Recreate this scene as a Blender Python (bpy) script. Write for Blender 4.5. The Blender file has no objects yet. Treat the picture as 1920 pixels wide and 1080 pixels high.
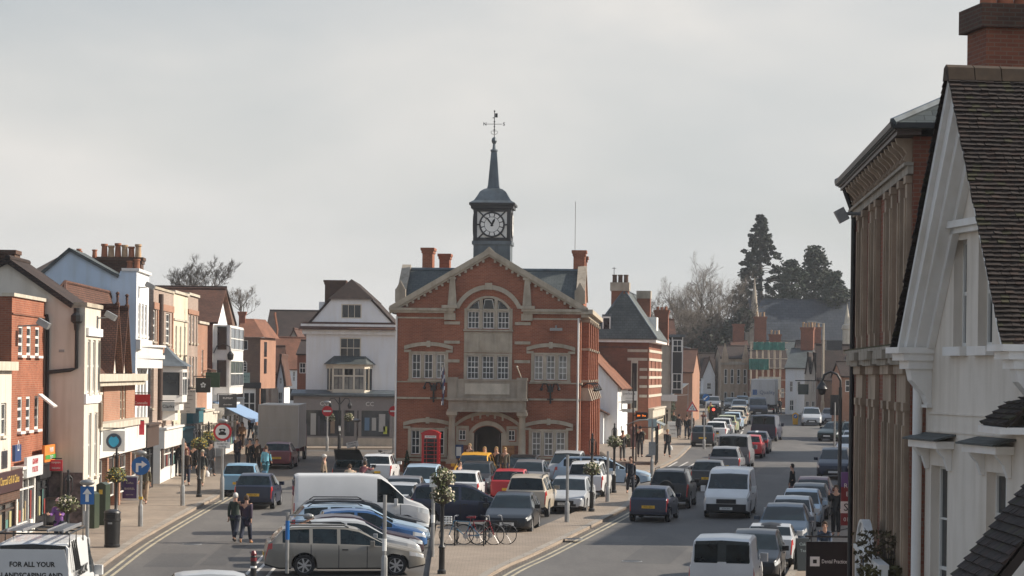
import bpy, bmesh, math, random
from mathutils import Vector, Matrix
R = math.radians
rnd = random.Random(7)
S = bpy.context.scene
COL = S.collection
# ------------------------------------------------------------------ camera
F, CX, HOR, ROLL, EYE, SLOPE = 4700.0, 960.0, 700.0, 0.0115, 7.0, 55/4700.0     # the street climbs a little away from the camera
cd = bpy.data.cameras.new('camera'); cam = bpy.data.objects.new('camera', cd); COL.objects.link(cam)
cd.sensor_width = 36.0; cd.lens = F/1920*36; cd.shift_y = (HOR-540)/1920
cd.clip_start = 1; cd.clip_end = 6000
cam.location = (0, 0, EYE); cam.rotation_euler = (R(90), -ROLL, 0)
S.camera = cam
# ------------------------------------------------------------------ sun, sky, exposure
SUN_EL, SUN_AZ = 30.0, 80.0      # azimuth: degrees clockwise from the view axis (+Y); the sun stands to the right, a little ahead
sx, sy, sz = math.cos(R(SUN_EL))*math.sin(R(SUN_AZ)), math.cos(R(SUN_EL))*math.cos(R(SUN_AZ)), math.sin(R(SUN_EL))
sl = bpy.data.lights.new('sun', 'SUN'); sl.energy = 5.0; sl.angle = R(0.6); sl.color = (1.0, 0.91, 0.78)
so = bpy.data.objects.new('sun', sl); COL.objects.link(so)
so.rotation_euler = Vector((sx, sy, sz)).to_track_quat('Z', 'Y').to_euler()
so.location = (60, 80, 60)
W = bpy.data.worlds.new('World'); S.world = W; W.use_nodes = True
wn, wl = W.node_tree.nodes, W.node_tree.links
bg = wn['Background']; bg.inputs[1].default_value = 0.075
sky = wn.new('ShaderNodeTexSky'); sky.sky_type = 'NISHITA'; sky.sun_disc = False
sky.sun_elevation = R(SUN_EL); sky.sun_rotation = R(SUN_AZ); sky.air_density = 1.0; sky.dust_density = 2.0; sky.ozone_density = 1.5
tc = wn.new('ShaderNodeTexCoord'); mp = wn.new('ShaderNodeMapping'); mp.inputs['Scale'].default_value = (3.0, 3.0, 8.0)
wl.new(tc.outputs['Generated'], mp.inputs['Vector'])
nz = wn.new('ShaderNodeTexNoise'); nz.inputs['Scale'].default_value = 2.2; nz.inputs['Detail'].default_value = 6; nz.inputs['Roughness'].default_value = .52
nz.inputs['Distortion'].default_value = .6
wl.new(mp.outputs[0], nz.inputs['Vector'])
cr = wn.new('ShaderNodeValToRGB'); cr.color_ramp.elements[0].position = .36; cr.color_ramp.elements[0].color = (.80, .80, .80, 1)
cr.color_ramp.elements[1].position = .62; cr.color_ramp.elements[1].color = (.97, .97, .97, 1)
wl.new(nz.outputs['Fac'], cr.inputs[0])
sp = wn.new('ShaderNodeSeparateXYZ'); wl.new(tc.outputs['Generated'], sp.inputs[0])
el = wn.new('ShaderNodeMapRange'); el.inputs[1].default_value = .10; el.inputs[2].default_value = .55; el.inputs[3].default_value = 1.0; el.inputs[4].default_value = .72
wl.new(sp.outputs['Z'], el.inputs[0]); cl = wn.new('ShaderNodeMath'); cl.operation = 'MULTIPLY'; wl.new(cr.outputs[0], cl.inputs[0]); wl.new(el.outputs[0], cl.inputs[1])
mx = wn.new('ShaderNodeMixRGB'); gx_ = wn.new('ShaderNodeMapRange'); gx_.inputs[1].default_value = .0; gx_.inputs[2].default_value = -.20; gx_.inputs[3].default_value = 0.0; gx_.inputs[4].default_value = 1.0; wl.new(sp.outputs['X'], gx_.inputs[0])
gz_ = wn.new('ShaderNodeMapRange'); gz_.inputs[1].default_value = .095; gz_.inputs[2].default_value = .15; gz_.inputs[3].default_value = 0.0; gz_.inputs[4].default_value = .42; wl.new(sp.outputs['Z'], gz_.inputs[0])
gp = wn.new('ShaderNodeMath'); gp.operation = 'MULTIPLY'; wl.new(gx_.outputs[0], gp.inputs[0]); wl.new(gz_.outputs[0], gp.inputs[1])       # a gap in the cloud, upper left
gs = wn.new('ShaderNodeMath'); gs.operation = 'SUBTRACT'; gs.inputs[0].default_value = 1.0; wl.new(gp.outputs[0], gs.inputs[1])
cm = wn.new('ShaderNodeMath'); cm.operation = 'MULTIPLY'; wl.new(cl.outputs[0], cm.inputs[0]); wl.new(gs.outputs[0], cm.inputs[1])
wl.new(cm.outputs[0], mx.inputs[0]); wl.new(sky.outputs[0], mx.inputs[1])
nz2 = wn.new('ShaderNodeTexNoise'); nz2.inputs['Scale'].default_value = 1.3; nz2.inputs['Detail'].default_value = 4
wl.new(mp.outputs[0], nz2.inputs['Vector'])
cc = wn.new('ShaderNodeValToRGB'); cc.color_ramp.elements[0].position = .35; cc.color_ramp.elements[0].color = (6.0, 6.15, 6.15, 1)
cc.color_ramp.elements[1].position = .65; cc.color_ramp.elements[1].color = (7.7, 7.45, 7.1, 1)
wl.new(nz2.outputs['Fac'], cc.inputs[0])
bt = wn.new('ShaderNodeMapRange'); bt.inputs[1].default_value = .16; bt.inputs[2].default_value = .45; wl.new(sp.outputs['Z'], bt.inputs[0])       # thinner, bluer cloud overhead
bm_ = wn.new('ShaderNodeMixRGB'); bm_.blend_type = 'MULTIPLY'; bm_.inputs[2].default_value = (.80, .97, 1.22, 1); wl.new(bt.outputs[0], bm_.inputs[0]); wl.new(cc.outputs[0], bm_.inputs[1]); wl.new(bm_.outputs[0], mx.inputs[2]); wl.new(mx.outputs[0], bg.inputs[0])
S.view_settings.view_transform = 'Standard'; S.view_settings.look = 'None'; S.view_settings.exposure = 0.5; S.view_settings.gamma = 1
S.render.engine = 'CYCLES'
S.cycles.max_bounces = 6; S.cycles.volume_bounces = 1; S.cycles.use_denoising = True
# ------------------------------------------------------------------ pixel <-> world (only to look up real positions while laying things out)
def ray(px, py):
 a, b = px-CX, py-HOR
 c, s = math.cos(ROLL), math.sin(ROLL)
 return (a*c+b*s)/F, -(-a*s+b*c)/F          # X/Y, (Z-EYE)/Y
def gz(Y): return SLOPE*min(Y, 430.0)
def G(px, py, dz=0.0):                         # point on the (sloping) ground
 kx, kz = ray(px, py)
 Y = (dz-EYE)/(kz-SLOPE)
 return Vector((kx*Y, Y, gz(Y)+dz))
def AT(px, py, Y):
 kx, kz = ray(px, py)
 return Vector((kx*Y, Y, EYE+kz*Y))
VPX = lambda vx: math.atan((vx-CX)/F)          # heading (to the right of the view axis) of lines that meet at vx
ROADA = VPX(1722)
# ------------------------------------------------------------------ materials
MATS = {}
def _new(name):
 m = bpy.data.materials.new(name); m.use_nodes = True
 nt = m.node_tree; b = nt.nodes['Principled BSDF']
 return m, nt.nodes, nt.links, b
def _rgb(c): return (c[0], c[1], c[2], 1)
def mul(c, k): return (c[0]*k, c[1]*k, c[2]*k)
def pmat(name, col, rough=.7, var=.18, scale=1.5, bump=0.0, metal=0.0, spec=.4, coat=0.0, stain=0.0, fine=0.0):
 if name in MATS: return MATS[name]
 m, N, L, b = _new(name)
 b.inputs['Roughness'].default_value = rough; b.inputs['Metallic'].default_value = metal
 b.inputs['Specular IOR Level'].default_value = spec; b.inputs['Coat Weight'].default_value = coat; b.inputs['Coat Roughness'].default_value = .04
 if var > 0:
  t = N.new('ShaderNodeTexCoord')
  n = N.new('ShaderNodeTexNoise'); n.inputs['Scale'].default_value = scale; n.inputs['Detail'].default_value = 5; n.inputs['Roughness'].default_value = .6
  L.new(t.outputs['Object'], n.inputs['Vector'])
  r = N.new('ShaderNodeValToRGB'); r.color_ramp.elements[0].position = .3; r.color_ramp.elements[1].position = .72
  r.color_ramp.elements[0].color = _rgb(mul(col, 1-var)); r.color_ramp.elements[1].color = _rgb(mul(col, 1+var*.7))
  L.new(n.outputs['Fac'], r.inputs[0]); out = r.outputs[0]
  if stain > 0:
   mp_ = N.new('ShaderNodeMapping'); mp_.inputs['Scale'].default_value = (2.5, 2.5, .35); L.new(t.outputs['Object'], mp_.inputs['Vector'])
   n2 = N.new('ShaderNodeTexNoise'); n2.inputs['Scale'].default_value = 1.2; n2.inputs['Detail'].default_value = 8; L.new(mp_.outputs[0], n2.inputs['Vector'])
   r2 = N.new('ShaderNodeValToRGB'); r2.color_ramp.elements[0].position = .45; r2.color_ramp.elements[1].position = .75
   r2.color_ramp.elements[0].color = (1, 1, 1, 1); k = 1-stain; r2.color_ramp.elements[1].color = (k, k*.97, k*.92, 1)
   L.new(n2.outputs['Fac'], r2.inputs[0])
   x = N.new('ShaderNodeMixRGB'); x.blend_type = 'MULTIPLY'; x.inputs[0].default_value = 1; L.new(out, x.inputs[1]); L.new(r2.outputs[0], x.inputs[2]); out = x.outputs[0]
  L.new(out, b.inputs['Base Color'])
  if bump > 0:
   nb = N.new('ShaderNodeTexNoise'); nb.inputs['Scale'].default_value = scale*(fine or 12); nb.inputs['Detail'].default_value = 4; L.new(t.outputs['Object'], nb.inputs['Vector'])
   bp = N.new('ShaderNodeBump'); bp.inputs['Strength'].default_value = bump; bp.inputs['Distance'].default_value = .03
   L.new(nb.outputs['Fac'], bp.inputs['Height']); L.new(bp.outputs[0], b.inputs['Normal'])
 else:
  b.inputs['Base Color'].default_value = _rgb(col)
 MATS[name] = m; return m
def brickmat(name, c1, c2, mortar, bw=.225, bh=.075, ms=.01, rough=.85, big=.3, bump=.4, offset=.5, bigscale=.5):
 """courses of bricks, tiles or slates laid out in metres on the faces' own u/v"""
 if name in MATS: return MATS[name]
 m, N, L, b = _new(name); b.inputs['Roughness'].default_value = rough; b.inputs['Specular IOR Level'].default_value = .25
 t = N.new('ShaderNodeTexCoord')
 k = N.new('ShaderNodeTexBrick'); k.offset = offset
 for i, v in (('Scale', 1.0), ('Mortar Size', ms), ('Mortar Smooth', .2), ('Bias', 0.0), ('Brick Width', bw), ('Row Height', bh)): k.inputs[i].default_value = v
 k.inputs['Color1'].default_value = _rgb(c1); k.inputs['Color2'].default_value = _rgb(c2); k.inputs['Mortar'].default_value = _rgb(mortar)
 L.new(t.outputs['UV'], k.inputs['Vector'])
 n = N.new('ShaderNodeTexNoise'); n.inputs['Scale'].default_value = bigscale; n.inputs['Detail'].default_value = 9; n.inputs['Roughness'].default_value = .68
 L.new(t.outputs['UV'], n.inputs['Vector'])
 r = N.new('ShaderNodeValToRGB'); r.color_ramp.elements[0].position = .3; r.color_ramp.elements[1].position = .7
 r.color_ramp.elements[0].color = (1-big, 1-big, 1-big, 1); r.color_ramp.elements[1].color = (1+big*.5, 1+big*.45, 1+big*.4, 1)
 L.new(n.outputs['Fac'], r.inputs[0])
 x = N.new('ShaderNodeMixRGB'); x.blend_type = 'MULTIPLY'; x.inputs[0].default_value = 1; L.new(k.outputs['Color'], x.inputs[1]); L.new(r.outputs[0], x.inputs[2])
 L.new(x.outputs[0], b.inputs['Base Color'])
 if bump:
  bp = N.new('ShaderNodeBump'); bp.inputs['Strength'].default_value = bump; bp.inputs['Distance'].default_value = .02; bp.invert = True
  L.new(k.outputs['Fac'], bp.inputs['Height']); L.new(bp.outputs[0], b.inputs['Normal'])
 MATS[name] = m; return m
def glassmat(name, col=(.02, .024, .028), rough=.06, spec=.8, var=.6, scale=.9):
 """window glass seen from outside by day: a dark room behind, the sky on top"""
 if name in MATS: return MATS[name]
 m = pmat(name, col, rough, var, scale, spec=spec); return m
def emit(name, col, k):
 if name in MATS: return MATS[name]
 m, N, L, b = _new(name); b.inputs['Base Color'].default_value = _rgb(col); b.inputs['Emission Color'].default_value = _rgb(col); b.inputs['Emission Strength'].default_value = k
 MATS[name] = m; return m
# ------------------------------------------------------------------ mesh builder
class MB:
 def __init__(s): s.v = []; s.f = []; s.mi = []; s.m = 0; s.T = None
 def pt(s, p):
  p = Vector(p)
  if s.T is not None: p = s.T @ p
  s.v.append(p); return len(s.v)-1
 def face(s, pts):
  s.f.append([s.pt(p) for p in pts]); s.mi.append(s.m); return s
 def idx(s, ids): s.f.append(list(ids)); s.mi.append(s.m)
 def box(s, x0, x1, y0, y1, z0, z1):
  i = [s.pt((x, y, z)) for z in (z0, z1) for y in (y0, y1) for x in (x0, x1)]
  for q in ((0, 2, 3, 1), (4, 5, 7, 6), (0, 1, 5, 4), (1, 3, 7, 5), (3, 2, 6, 7), (2, 0, 4, 6)): s.idx([i[k] for k in q])
  return s
 def cbox(s, c, sx, sy, sz, rz=0, ry=0, rx=0):
  M = Matrix.Translation(c) @ Matrix.Rotation(rz, 4, 'Z') @ Matrix.Rotation(ry, 4, 'Y') @ Matrix.Rotation(rx, 4, 'X')
  o = s.T; s.T = M if o is None else o @ M
  s.box(-sx/2, sx/2, -sy/2, sy/2, -sz/2, sz/2); s.T = o; return s
 def prism(s, poly, a0, a1, axis='y'):
  """outline extruded along an axis; outline given in the two other axes (x,z | y,z | x,y)"""
  def P(p, a): return {'y': (p[0], a, p[1]), 'x': (a, p[0], p[1]), 'z': (p[0], p[1], a)}[axis]
  A = [s.pt(P(p, a0)) for p in poly]; B = [s.pt(P(p, a1)) for p in poly]
  n = len(poly); s.idx(A[::-1] if axis != 'y' else A); s.idx(B if axis != 'y' else B[::-1])
  for i in range(n):
   j = (i+1) % n
   s.idx([A[i], A[j], B[j], B[i]] if axis != 'y' else [A[j], A[i], B[i], B[j]])
  return s
 def tube(s, path, r, n=8, cap=True):
  path = [Vector(p) for p in path]; rr = r if isinstance(r, (list, tuple)) else [r]*len(path); rings = []
  up = None
  for i, p in enumerate(path):
   d = (path[min(i+1, len(path)-1)]-path[max(i-1, 0)])
   if d.length < 1e-9: d = Vector((0, 0, 1))
   d.normalize()
   if up is None or abs(up.dot(d)) > .98: up = Vector((0, 0, 1)) if abs(d.z) < .9 else Vector((1, 0, 0))
   a = d.cross(up).normalized(); b = d.cross(a).normalized(); up = -b if False else up
   rings.append([s.pt(p+a*math.cos(2*math.pi*k/n)*rr[i]+b*math.sin(2*math.pi*k/n)*rr[i]) for k in range(n)])
  for i in range(len(rings)-1):
   for k in range(n): s.idx([rings[i][k], rings[i][(k+1) % n], rings[i+1][(k+1) % n], rings[i+1][k]])
  if cap: s.idx(rings[0]); s.idx(rings[-1][::-1])
  return s
 def lathe(s, prof, c=(0, 0, 0), n=12, axis='z', a0=0.0):
  rings = []
  for r, h in prof:
   ring = []
   for k in range(n):
    t = a0+2*math.pi*k/n; q = (r*math.cos(t), r*math.sin(t), h)
    if axis == 'y': q = (q[0], q[2], q[1])
    elif axis == 'x': q = (q[2], q[0], q[1])
    ring.append(s.pt((c[0]+q[0], c[1]+q[1], c[2]+q[2])))
   rings.append(ring)
  for i in range(len(rings)-1):
   for k in range(n): s.idx([rings[i][k], rings[i][(k+1) % n], rings[i+1][(k+1) % n], rings[i+1][k]])
  s.idx(rings[0][::-1]); s.idx(rings[-1]); return s
 def ball(s, c, rx, ry=None, rz=None, n=10, m=6):
  ry = ry or rx; rz = rz or rx; rings = []
  for j in range(1, m):
   p = math.pi*j/m
   rings.append([s.pt((c[0]+rx*math.sin(p)*math.cos(2*math.pi*k/n), c[1]+ry*math.sin(p)*math.sin(2*math.pi*k/n), c[2]-rz*math.cos(p))) for k in range(n)])
  lo = s.pt((c[0], c[1], c[2]-rz)); hi = s.pt((c[0], c[1], c[2]+rz))
  for j in range(m-2):
   for k in range(n): s.idx([rings[j][k], rings[j][(k+1) % n], rings[j+1][(k+1) % n], rings[j+1][k]])
  for k in range(n): s.idx([lo, rings[0][(k+1) % n], rings[0][k]]); s.idx([hi, rings[-1][k], rings[-1][(k+1) % n]])
  return s
 def mesh(s, name, mats, smooth=None, uv=True, fix=False):
  me = bpy.data.meshes.new(name); me.from_pydata(s.v, [], s.f)
  if fix:
   b = bmesh.new(); b.from_mesh(me); bmesh.ops.remove_doubles(b, verts=b.verts, dist=1e-4)
   bmesh.ops.dissolve_degenerate(b, edges=b.edges, dist=1e-5); bmesh.ops.recalc_face_normals(b, faces=b.faces); b.to_mesh(me); b.free()
  mats = mats if isinstance(mats, (list, tuple)) else [mats]
  for m in mats: me.materials.append(m)
  if not fix: me.polygons.foreach_set('material_index', s.mi)
  if uv:
   ul = me.uv_layers.new(name='uv').data
   for p in me.polygons:
    n = p.normal
    if abs(n.z) > .97: t, b_ = Vector((1, 0, 0)), Vector((0, 1, 0))
    else:
     t = Vector((-n.y, n.x, 0)).normalized(); b_ = n.cross(t)
    for li, vi in zip(p.loop_indices, p.vertices):
     co = me.vertices[vi].co; ul[li].uv = (co.dot(t), co.dot(b_))
  if smooth is not None:
   me.shade_smooth(); me.set_sharp_from_angle(angle=R(smooth))
  me.update(); return me
 def build(s, name, mats, parent=None, smooth=None, fix=False):
  if not s.f: return None
  return put(name, s.mesh(name, mats, smooth, fix=fix), parent)
def put(name, me, parent=None, loc=None, rz=None):
 o = bpy.data.objects.new(name, me); COL.objects.link(o)
 if parent is not None: o.parent = parent
 if loc is not None: o.location = loc
 if rz is not None: o.rotation_euler = (0, 0, rz)
 return o
def tag(o, label=None, cat=None, group=None, kind=None):
 if label: o['label'] = label
 if cat: o['category'] = cat
 if group: o['group'] = group
 if kind: o['kind'] = kind
 return o
def empty(name, loc, rz=0, label=None, cat=None, group=None):
 o = bpy.data.objects.new(name, None); COL.objects.link(o); o.empty_display_size = .3
 o.location = loc; o.rotation_euler = (0, 0, rz)
 return tag(o, label, cat, group)
KIDS = {}
def copy_tree(o, parent=None):
 c = o.copy(); COL.objects.link(c)
 if parent is not None: c.parent = parent
 for ch in list(o.children): copy_tree(ch, c)
 return c
TXT = {}
def text(s, size, mat, parent, loc, rot=(R(90), 0, 0), name='lettering', align='CENTER', ext=.004, sx=1.0, bold=0.0):
 k = (s, size, mat.name, align, sx, bold)
 if k not in TXT:
  c = bpy.data.curves.new(name, 'FONT'); c.body = s; c.size = size; c.align_x = align; c.align_y = 'CENTER'; c.extrude = ext; c.offset = bold; c.resolution_u = 2
  t = bpy.data.objects.new('tmp', c); COL.objects.link(t)
  me = bpy.data.meshes.new_from_object(t.evaluated_get(bpy.context.evaluated_depsgraph_get()))
  bpy.data.objects.remove(t); me.materials.clear(); me.materials.append(mat); me.name = name; TXT[k] = me
 o = bpy.data.objects.new(name, TXT[k]); COL.objects.link(o); o.parent = parent; o.location = loc; o.rotation_euler = rot; o.scale = (sx, 1, 1)
 return o
# ------------------------------------------------------------------ shared materials
M = {}
def asphaltmat(name, col):
 m, N, L, b = _new(name); b.inputs['Roughness'].default_value = .78; b.inputs['Specular IOR Level'].default_value = .3
 t = N.new('ShaderNodeTexCoord'); out = None
 for sc, st, lo, hi, a0, a1 in ((.10, (1, .22, 1), .38, .66, .74, 1.12), (.7, (1.6, .35, 1), .35, .7, .86, 1.08), (9, (1, 1, 1), .3, .7, .84, 1.12), (60, (1, 1, 1), .3, .75, .80, 1.2)):
  mp_ = N.new('ShaderNodeMapping'); mp_.inputs['Scale'].default_value = st; mp_.inputs['Rotation'].default_value = (0, 0, R(9)); L.new(t.outputs['Object'], mp_.inputs['Vector'])
  n = N.new('ShaderNodeTexNoise'); n.inputs['Scale'].default_value = sc; n.inputs['Detail'].default_value = 6; n.inputs['Roughness'].default_value = .6; L.new(mp_.outputs[0], n.inputs['Vector'])
  r = N.new('ShaderNodeValToRGB'); r.color_ramp.elements[0].position = lo; r.color_ramp.elements[1].position = hi; r.color_ramp.elements[0].color = (a0, a0, a0*1.01, 1); r.color_ramp.elements[1].color = (a1, a1, a1*.99, 1); L.new(n.outputs['Fac'], r.inputs[0])
  x = N.new('ShaderNodeMixRGB'); x.blend_type = 'MULTIPLY'; x.inputs[0].default_value = 1
  if out is None: x.inputs[1].default_value = _rgb(col)
  else: L.new(out, x.inputs[1])
  L.new(r.outputs[0], x.inputs[2]); out = x.outputs[0]
 L.new(out, b.inputs['Base Color']); MATS[name] = m; return m
M['asphalt'] = asphaltmat('asphalt', (.140, .130, .121)); M['asphalt_new'] = asphaltmat('asphalt_patch', (.112, .106, .101)); M['asphalt_old'] = asphaltmat('asphalt_worn', (.165, .153, .140))
M['cobble'] = brickmat('setts', (.20, .165, .135), (.15, .128, .108), (.09, .08, .07), .20, .12, .018, .8, .35, .5, bigscale=.25)
M['paving'] = brickmat('paving', (.33, .27, .215), (.285, .23, .18), (.20, .16, .125), .215, .105, .008, .8, .28, .3, bigscale=.35)
M['kerb'] = brickmat('kerb_stone', (.34, .30, .255), (.29, .255, .215), (.17, .15, .13), .9, .4, .012, .8, .25, .15)
M['yellow_line'] = pmat('yellow_paint', (.42, .36, .25), .7, .4, 3)
M['white_line'] = pmat('white_paint', (.55, .52, .48), .7, .35, 3)
M['brick'] = brickmat('red_brick', (.34, .112, .060), (.255, .078, .042), (.33, .185, .125), .225, .075, .010, .85, .34)
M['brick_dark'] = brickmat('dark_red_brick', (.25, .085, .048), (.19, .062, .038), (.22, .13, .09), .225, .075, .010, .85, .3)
M['brick_brown'] = brickmat('brown_brick', (.20, .12, .085), (.15, .088, .065), (.20, .15, .115), .225, .075, .010, .85, .3)
M['brick_pink'] = brickmat('pink_grey_brick', (.37, .265, .215), (.30, .225, .19), (.38, .32, .27), .225, .075, .012, .85, .25)
M['brick_orange'] = brickmat('orange_brick', (.37, .18, .115), (.31, .145, .095), (.36, .26, .19), .225, .075, .010, .85, .22)
M['stack_brick'] = brickmat('sooty_brick', (.12, .058, .040), (.085, .045, .033), (.11, .085, .065), .225, .075, .012, .9, .4)
M['stone'] = pmat('dressed_stone', (.42, .36, .28), .8, .2, 1.5, bump=.15, stain=.28)
M['stone_dark'] = pmat('weathered_stone', (.35, .30, .24), .85, .24, 1.2, bump=.2, stain=.35)
M['stone_pale'] = pmat('pale_stone', (.50, .45, .37), .8, .15, 2, bump=.1, stain=.2)
M['cream'] = pmat('cream_render', (.60, .54, .465), .8, .08, .6, bump=.06, stain=.2)
M['cream_yellow'] = pmat('yellow_cream_render', (.62, .55, .42), .8, .08, .6, bump=.06, stain=.10)
M['white_wall'] = pmat('white_render', (.74, .74, .74), .75, .05, .6, bump=.05, stain=.07)
M['gable_wall'] = pmat('magnolia_render', (.74, .665, .58), .8, .08, .9, bump=.12, stain=.2, fine=30)
M['white_trim'] = pmat('white_gloss', (.74, .72, .69), .4, .06, 2, stain=.1)
M['white_frame'] = pmat('white_frame_paint', (.70, .68, .64), .45, .05, 3)
M['cream_frame'] = pmat('cream_frame_paint', (.60, .53, .42), .5, .06, 3)
M['grey_frame'] = pmat('grey_frame_paint', (.23, .21, .20), .5, .08, 3)
M['dark_frame'] = pmat('dark_frame_paint', (.025, .024, .026), .45, .2, 3)
M['brown_frame'] = pmat('brown_frame_paint', (.07, .045, .035), .5, .2, 3)
M['tile'] = brickmat('clay_tile', (.155, .070, .045), (.105, .052, .037), (.045, .028, .022), .17, .10, .014, .85, .45, .6)
M['tile_dark'] = brickmat('old_dark_tile', (.072, .047, .038), (.048, .034, .030), (.020, .016, .015), .17, .10, .014, .85, .5, .7)
M['tile_orange'] = brickmat('orange_tile', (.29, .125, .075), (.21, .092, .058), (.10, .055, .035), .17, .10, .014, .85, .4, .5)
M['slate'] = brickmat('blue_slate', (.105, .118, .116), (.080, .092, .092), (.05, .055, .055), .30, .20, .012, .6, .4, .4)
M['lead'] = pmat('lead_sheet', (.115, .135, .15), .45, .3, 1.5, metal=.3, stain=.3)
M['iron'] = pmat('black_iron', (.014, .013, .013), .45, .3, 4, spec=.5)
M['steel'] = pmat('galvanised_steel', (.30, .30, .295), .5, .2, 4, metal=.5)
M['glass'] = glassmat('window_glass', spec=.5)
M['glass_curtain'] = glassmat('curtained_glass', (.20, .19, .17), .12, .6, .75, 1.4)
M['shopglass'] = glassmat('shop_glass', (.055, .058, .06), .08, .7, .8, .7)
M['pot'] = pmat('chimney_clay', (.30, .12, .065), .85, .3, 3)
M['pot_buff'] = pmat('buff_chimney_clay', (.42, .28, .17), .85, .3, 3)
M['bark'] = pmat('bark', (.085, .070, .058), .9, .3, 2)
M['black'] = pmat('black_plastic', (.012, .012, .013), .55, .2, 5)
M['rubber'] = pmat('tyre_rubber', (.016, .016, .017), .85, .2, 6)
M['alloy'] = pmat('alloy', (.42, .42, .43), .35, .1, 6, metal=.6)
M['carglass'] = pmat('car_glass', (.008, .015, .018), .06, .7, 2.5, spec=.34)
M['headlamp'] = pmat('headlamp_glass', (.55, .57, .58), .08, .15, 9, spec=.9, metal=.3)
M['taillamp'] = pmat('tail_lamp_red', (.38, .018, .014), .15, .2, 9, spec=.7)
M['amber'] = pmat('amber_lens', (.75, .28, .03), .2, .1, 9)
M['plate_w'] = pmat('white_plate', (.62, .62, .60), .4, 0)
M['plate_y'] = pmat('yellow_plate', (.72, .42, .03), .4, 0)
M['ink'] = pmat('black_ink', (.01, .01, .01), .5, 0)
M['ink_white'] = pmat('white_ink', (.72, .72, .70), .5, 0)
M['leaf'] = pmat('basket_leaf', (.10, .115, .035), .6, .4, 6)
M['petal'] = pmat('pale_petal', (.60, .52, .40), .6, .2, 6)
M['petal_y'] = pmat('yellow_petal', (.62, .42, .06), .6, .2, 6)
M['wicker'] = pmat('basket_moss', (.06, .05, .03), .9, .3, 6)
M['sky_shade_wall'] = pmat('white_render_sky_shade', (.52, .63, .75), .75, .05, .6, bump=.05, stain=.10); M['teal_frame'] = pmat('teal_frame_paint', (.03, .12, .15), .5, .1, 3)  # first material: white render with the blue sky shade put into its colour
def paint(name, c): return pmat(name, c, .35, .08, 2)
# ------------------------------------------------------------------ walls, windows, roofs (local frame: x along the front, y into the building, z up; front at y = 0)
def wall(mb, x0, x1, z0, z1, ops=(), y=0.0, t=.14):
 """a front wall with real openings; an opening is (x0, x1, z0, z1[, rise]); with a rise its head is a segmental arch"""
 xs = sorted({x0, x1, *[min(max(v, x0), x1) for o in ops for v in o[:2]]}); zs = sorted({z0, z1, *[min(max(v, z0), z1) for o in ops for v in o[2:4]]})
 for i in range(len(xs)-1):
  for j in range(len(zs)-1):
   cx, cz = (xs[i]+xs[i+1])/2, (zs[j]+zs[j+1])/2
   if any(o[0] < cx < o[1] and o[2] < cz < o[3] for o in ops): continue
   mb.face([(xs[i], y, zs[j]), (xs[i+1], y, zs[j]), (xs[i+1], y, zs[j+1]), (xs[i], y, zs[j+1])])
 for o in ops:
  a, b, c, d = o[:4]; r = o[4] if len(o) > 4 else 0
  mb.face([(a, y, c), (a, y, d-r), (a, y+t, d-r), (a, y+t, c)]); mb.face([(b, y, d-r), (b, y, c), (b, y+t, c), (b, y+t, d-r)])
  mb.face([(b, y, c), (a, y, c), (a, y+t, c), (b, y+t, c)])
  if r <= 0: mb.face([(a, y, d), (b, y, d), (b, y+t, d), (a, y+t, d)])
  else:
   A = arc(a, b, d-r, r, 10)
   for k in range(len(A)-1):
    p, q = A[k], A[k+1]
    mb.face([(p[0], y, p[1]), (q[0], y, q[1]), (q[0], y, d), (p[0], y, d)])
    mb.face([(q[0], y, q[1]), (p[0], y, p[1]), (p[0], y+t, p[1]), (q[0], y+t, q[1])])
def arc(a, b, zs, r, n=10):
 h = (b-a)/2; rad = (h*h+r*r)/(2*r); cx, cz = (a+b)/2, zs+r-rad; t0 = math.asin(min(1, h/rad))
 if r > h: t0 = math.pi-t0
 return [(cx+rad*math.sin(-t0+2*t0*k/n), cz+rad*math.cos(-t0+2*t0*k/n)) for k in range(n+1)]
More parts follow.
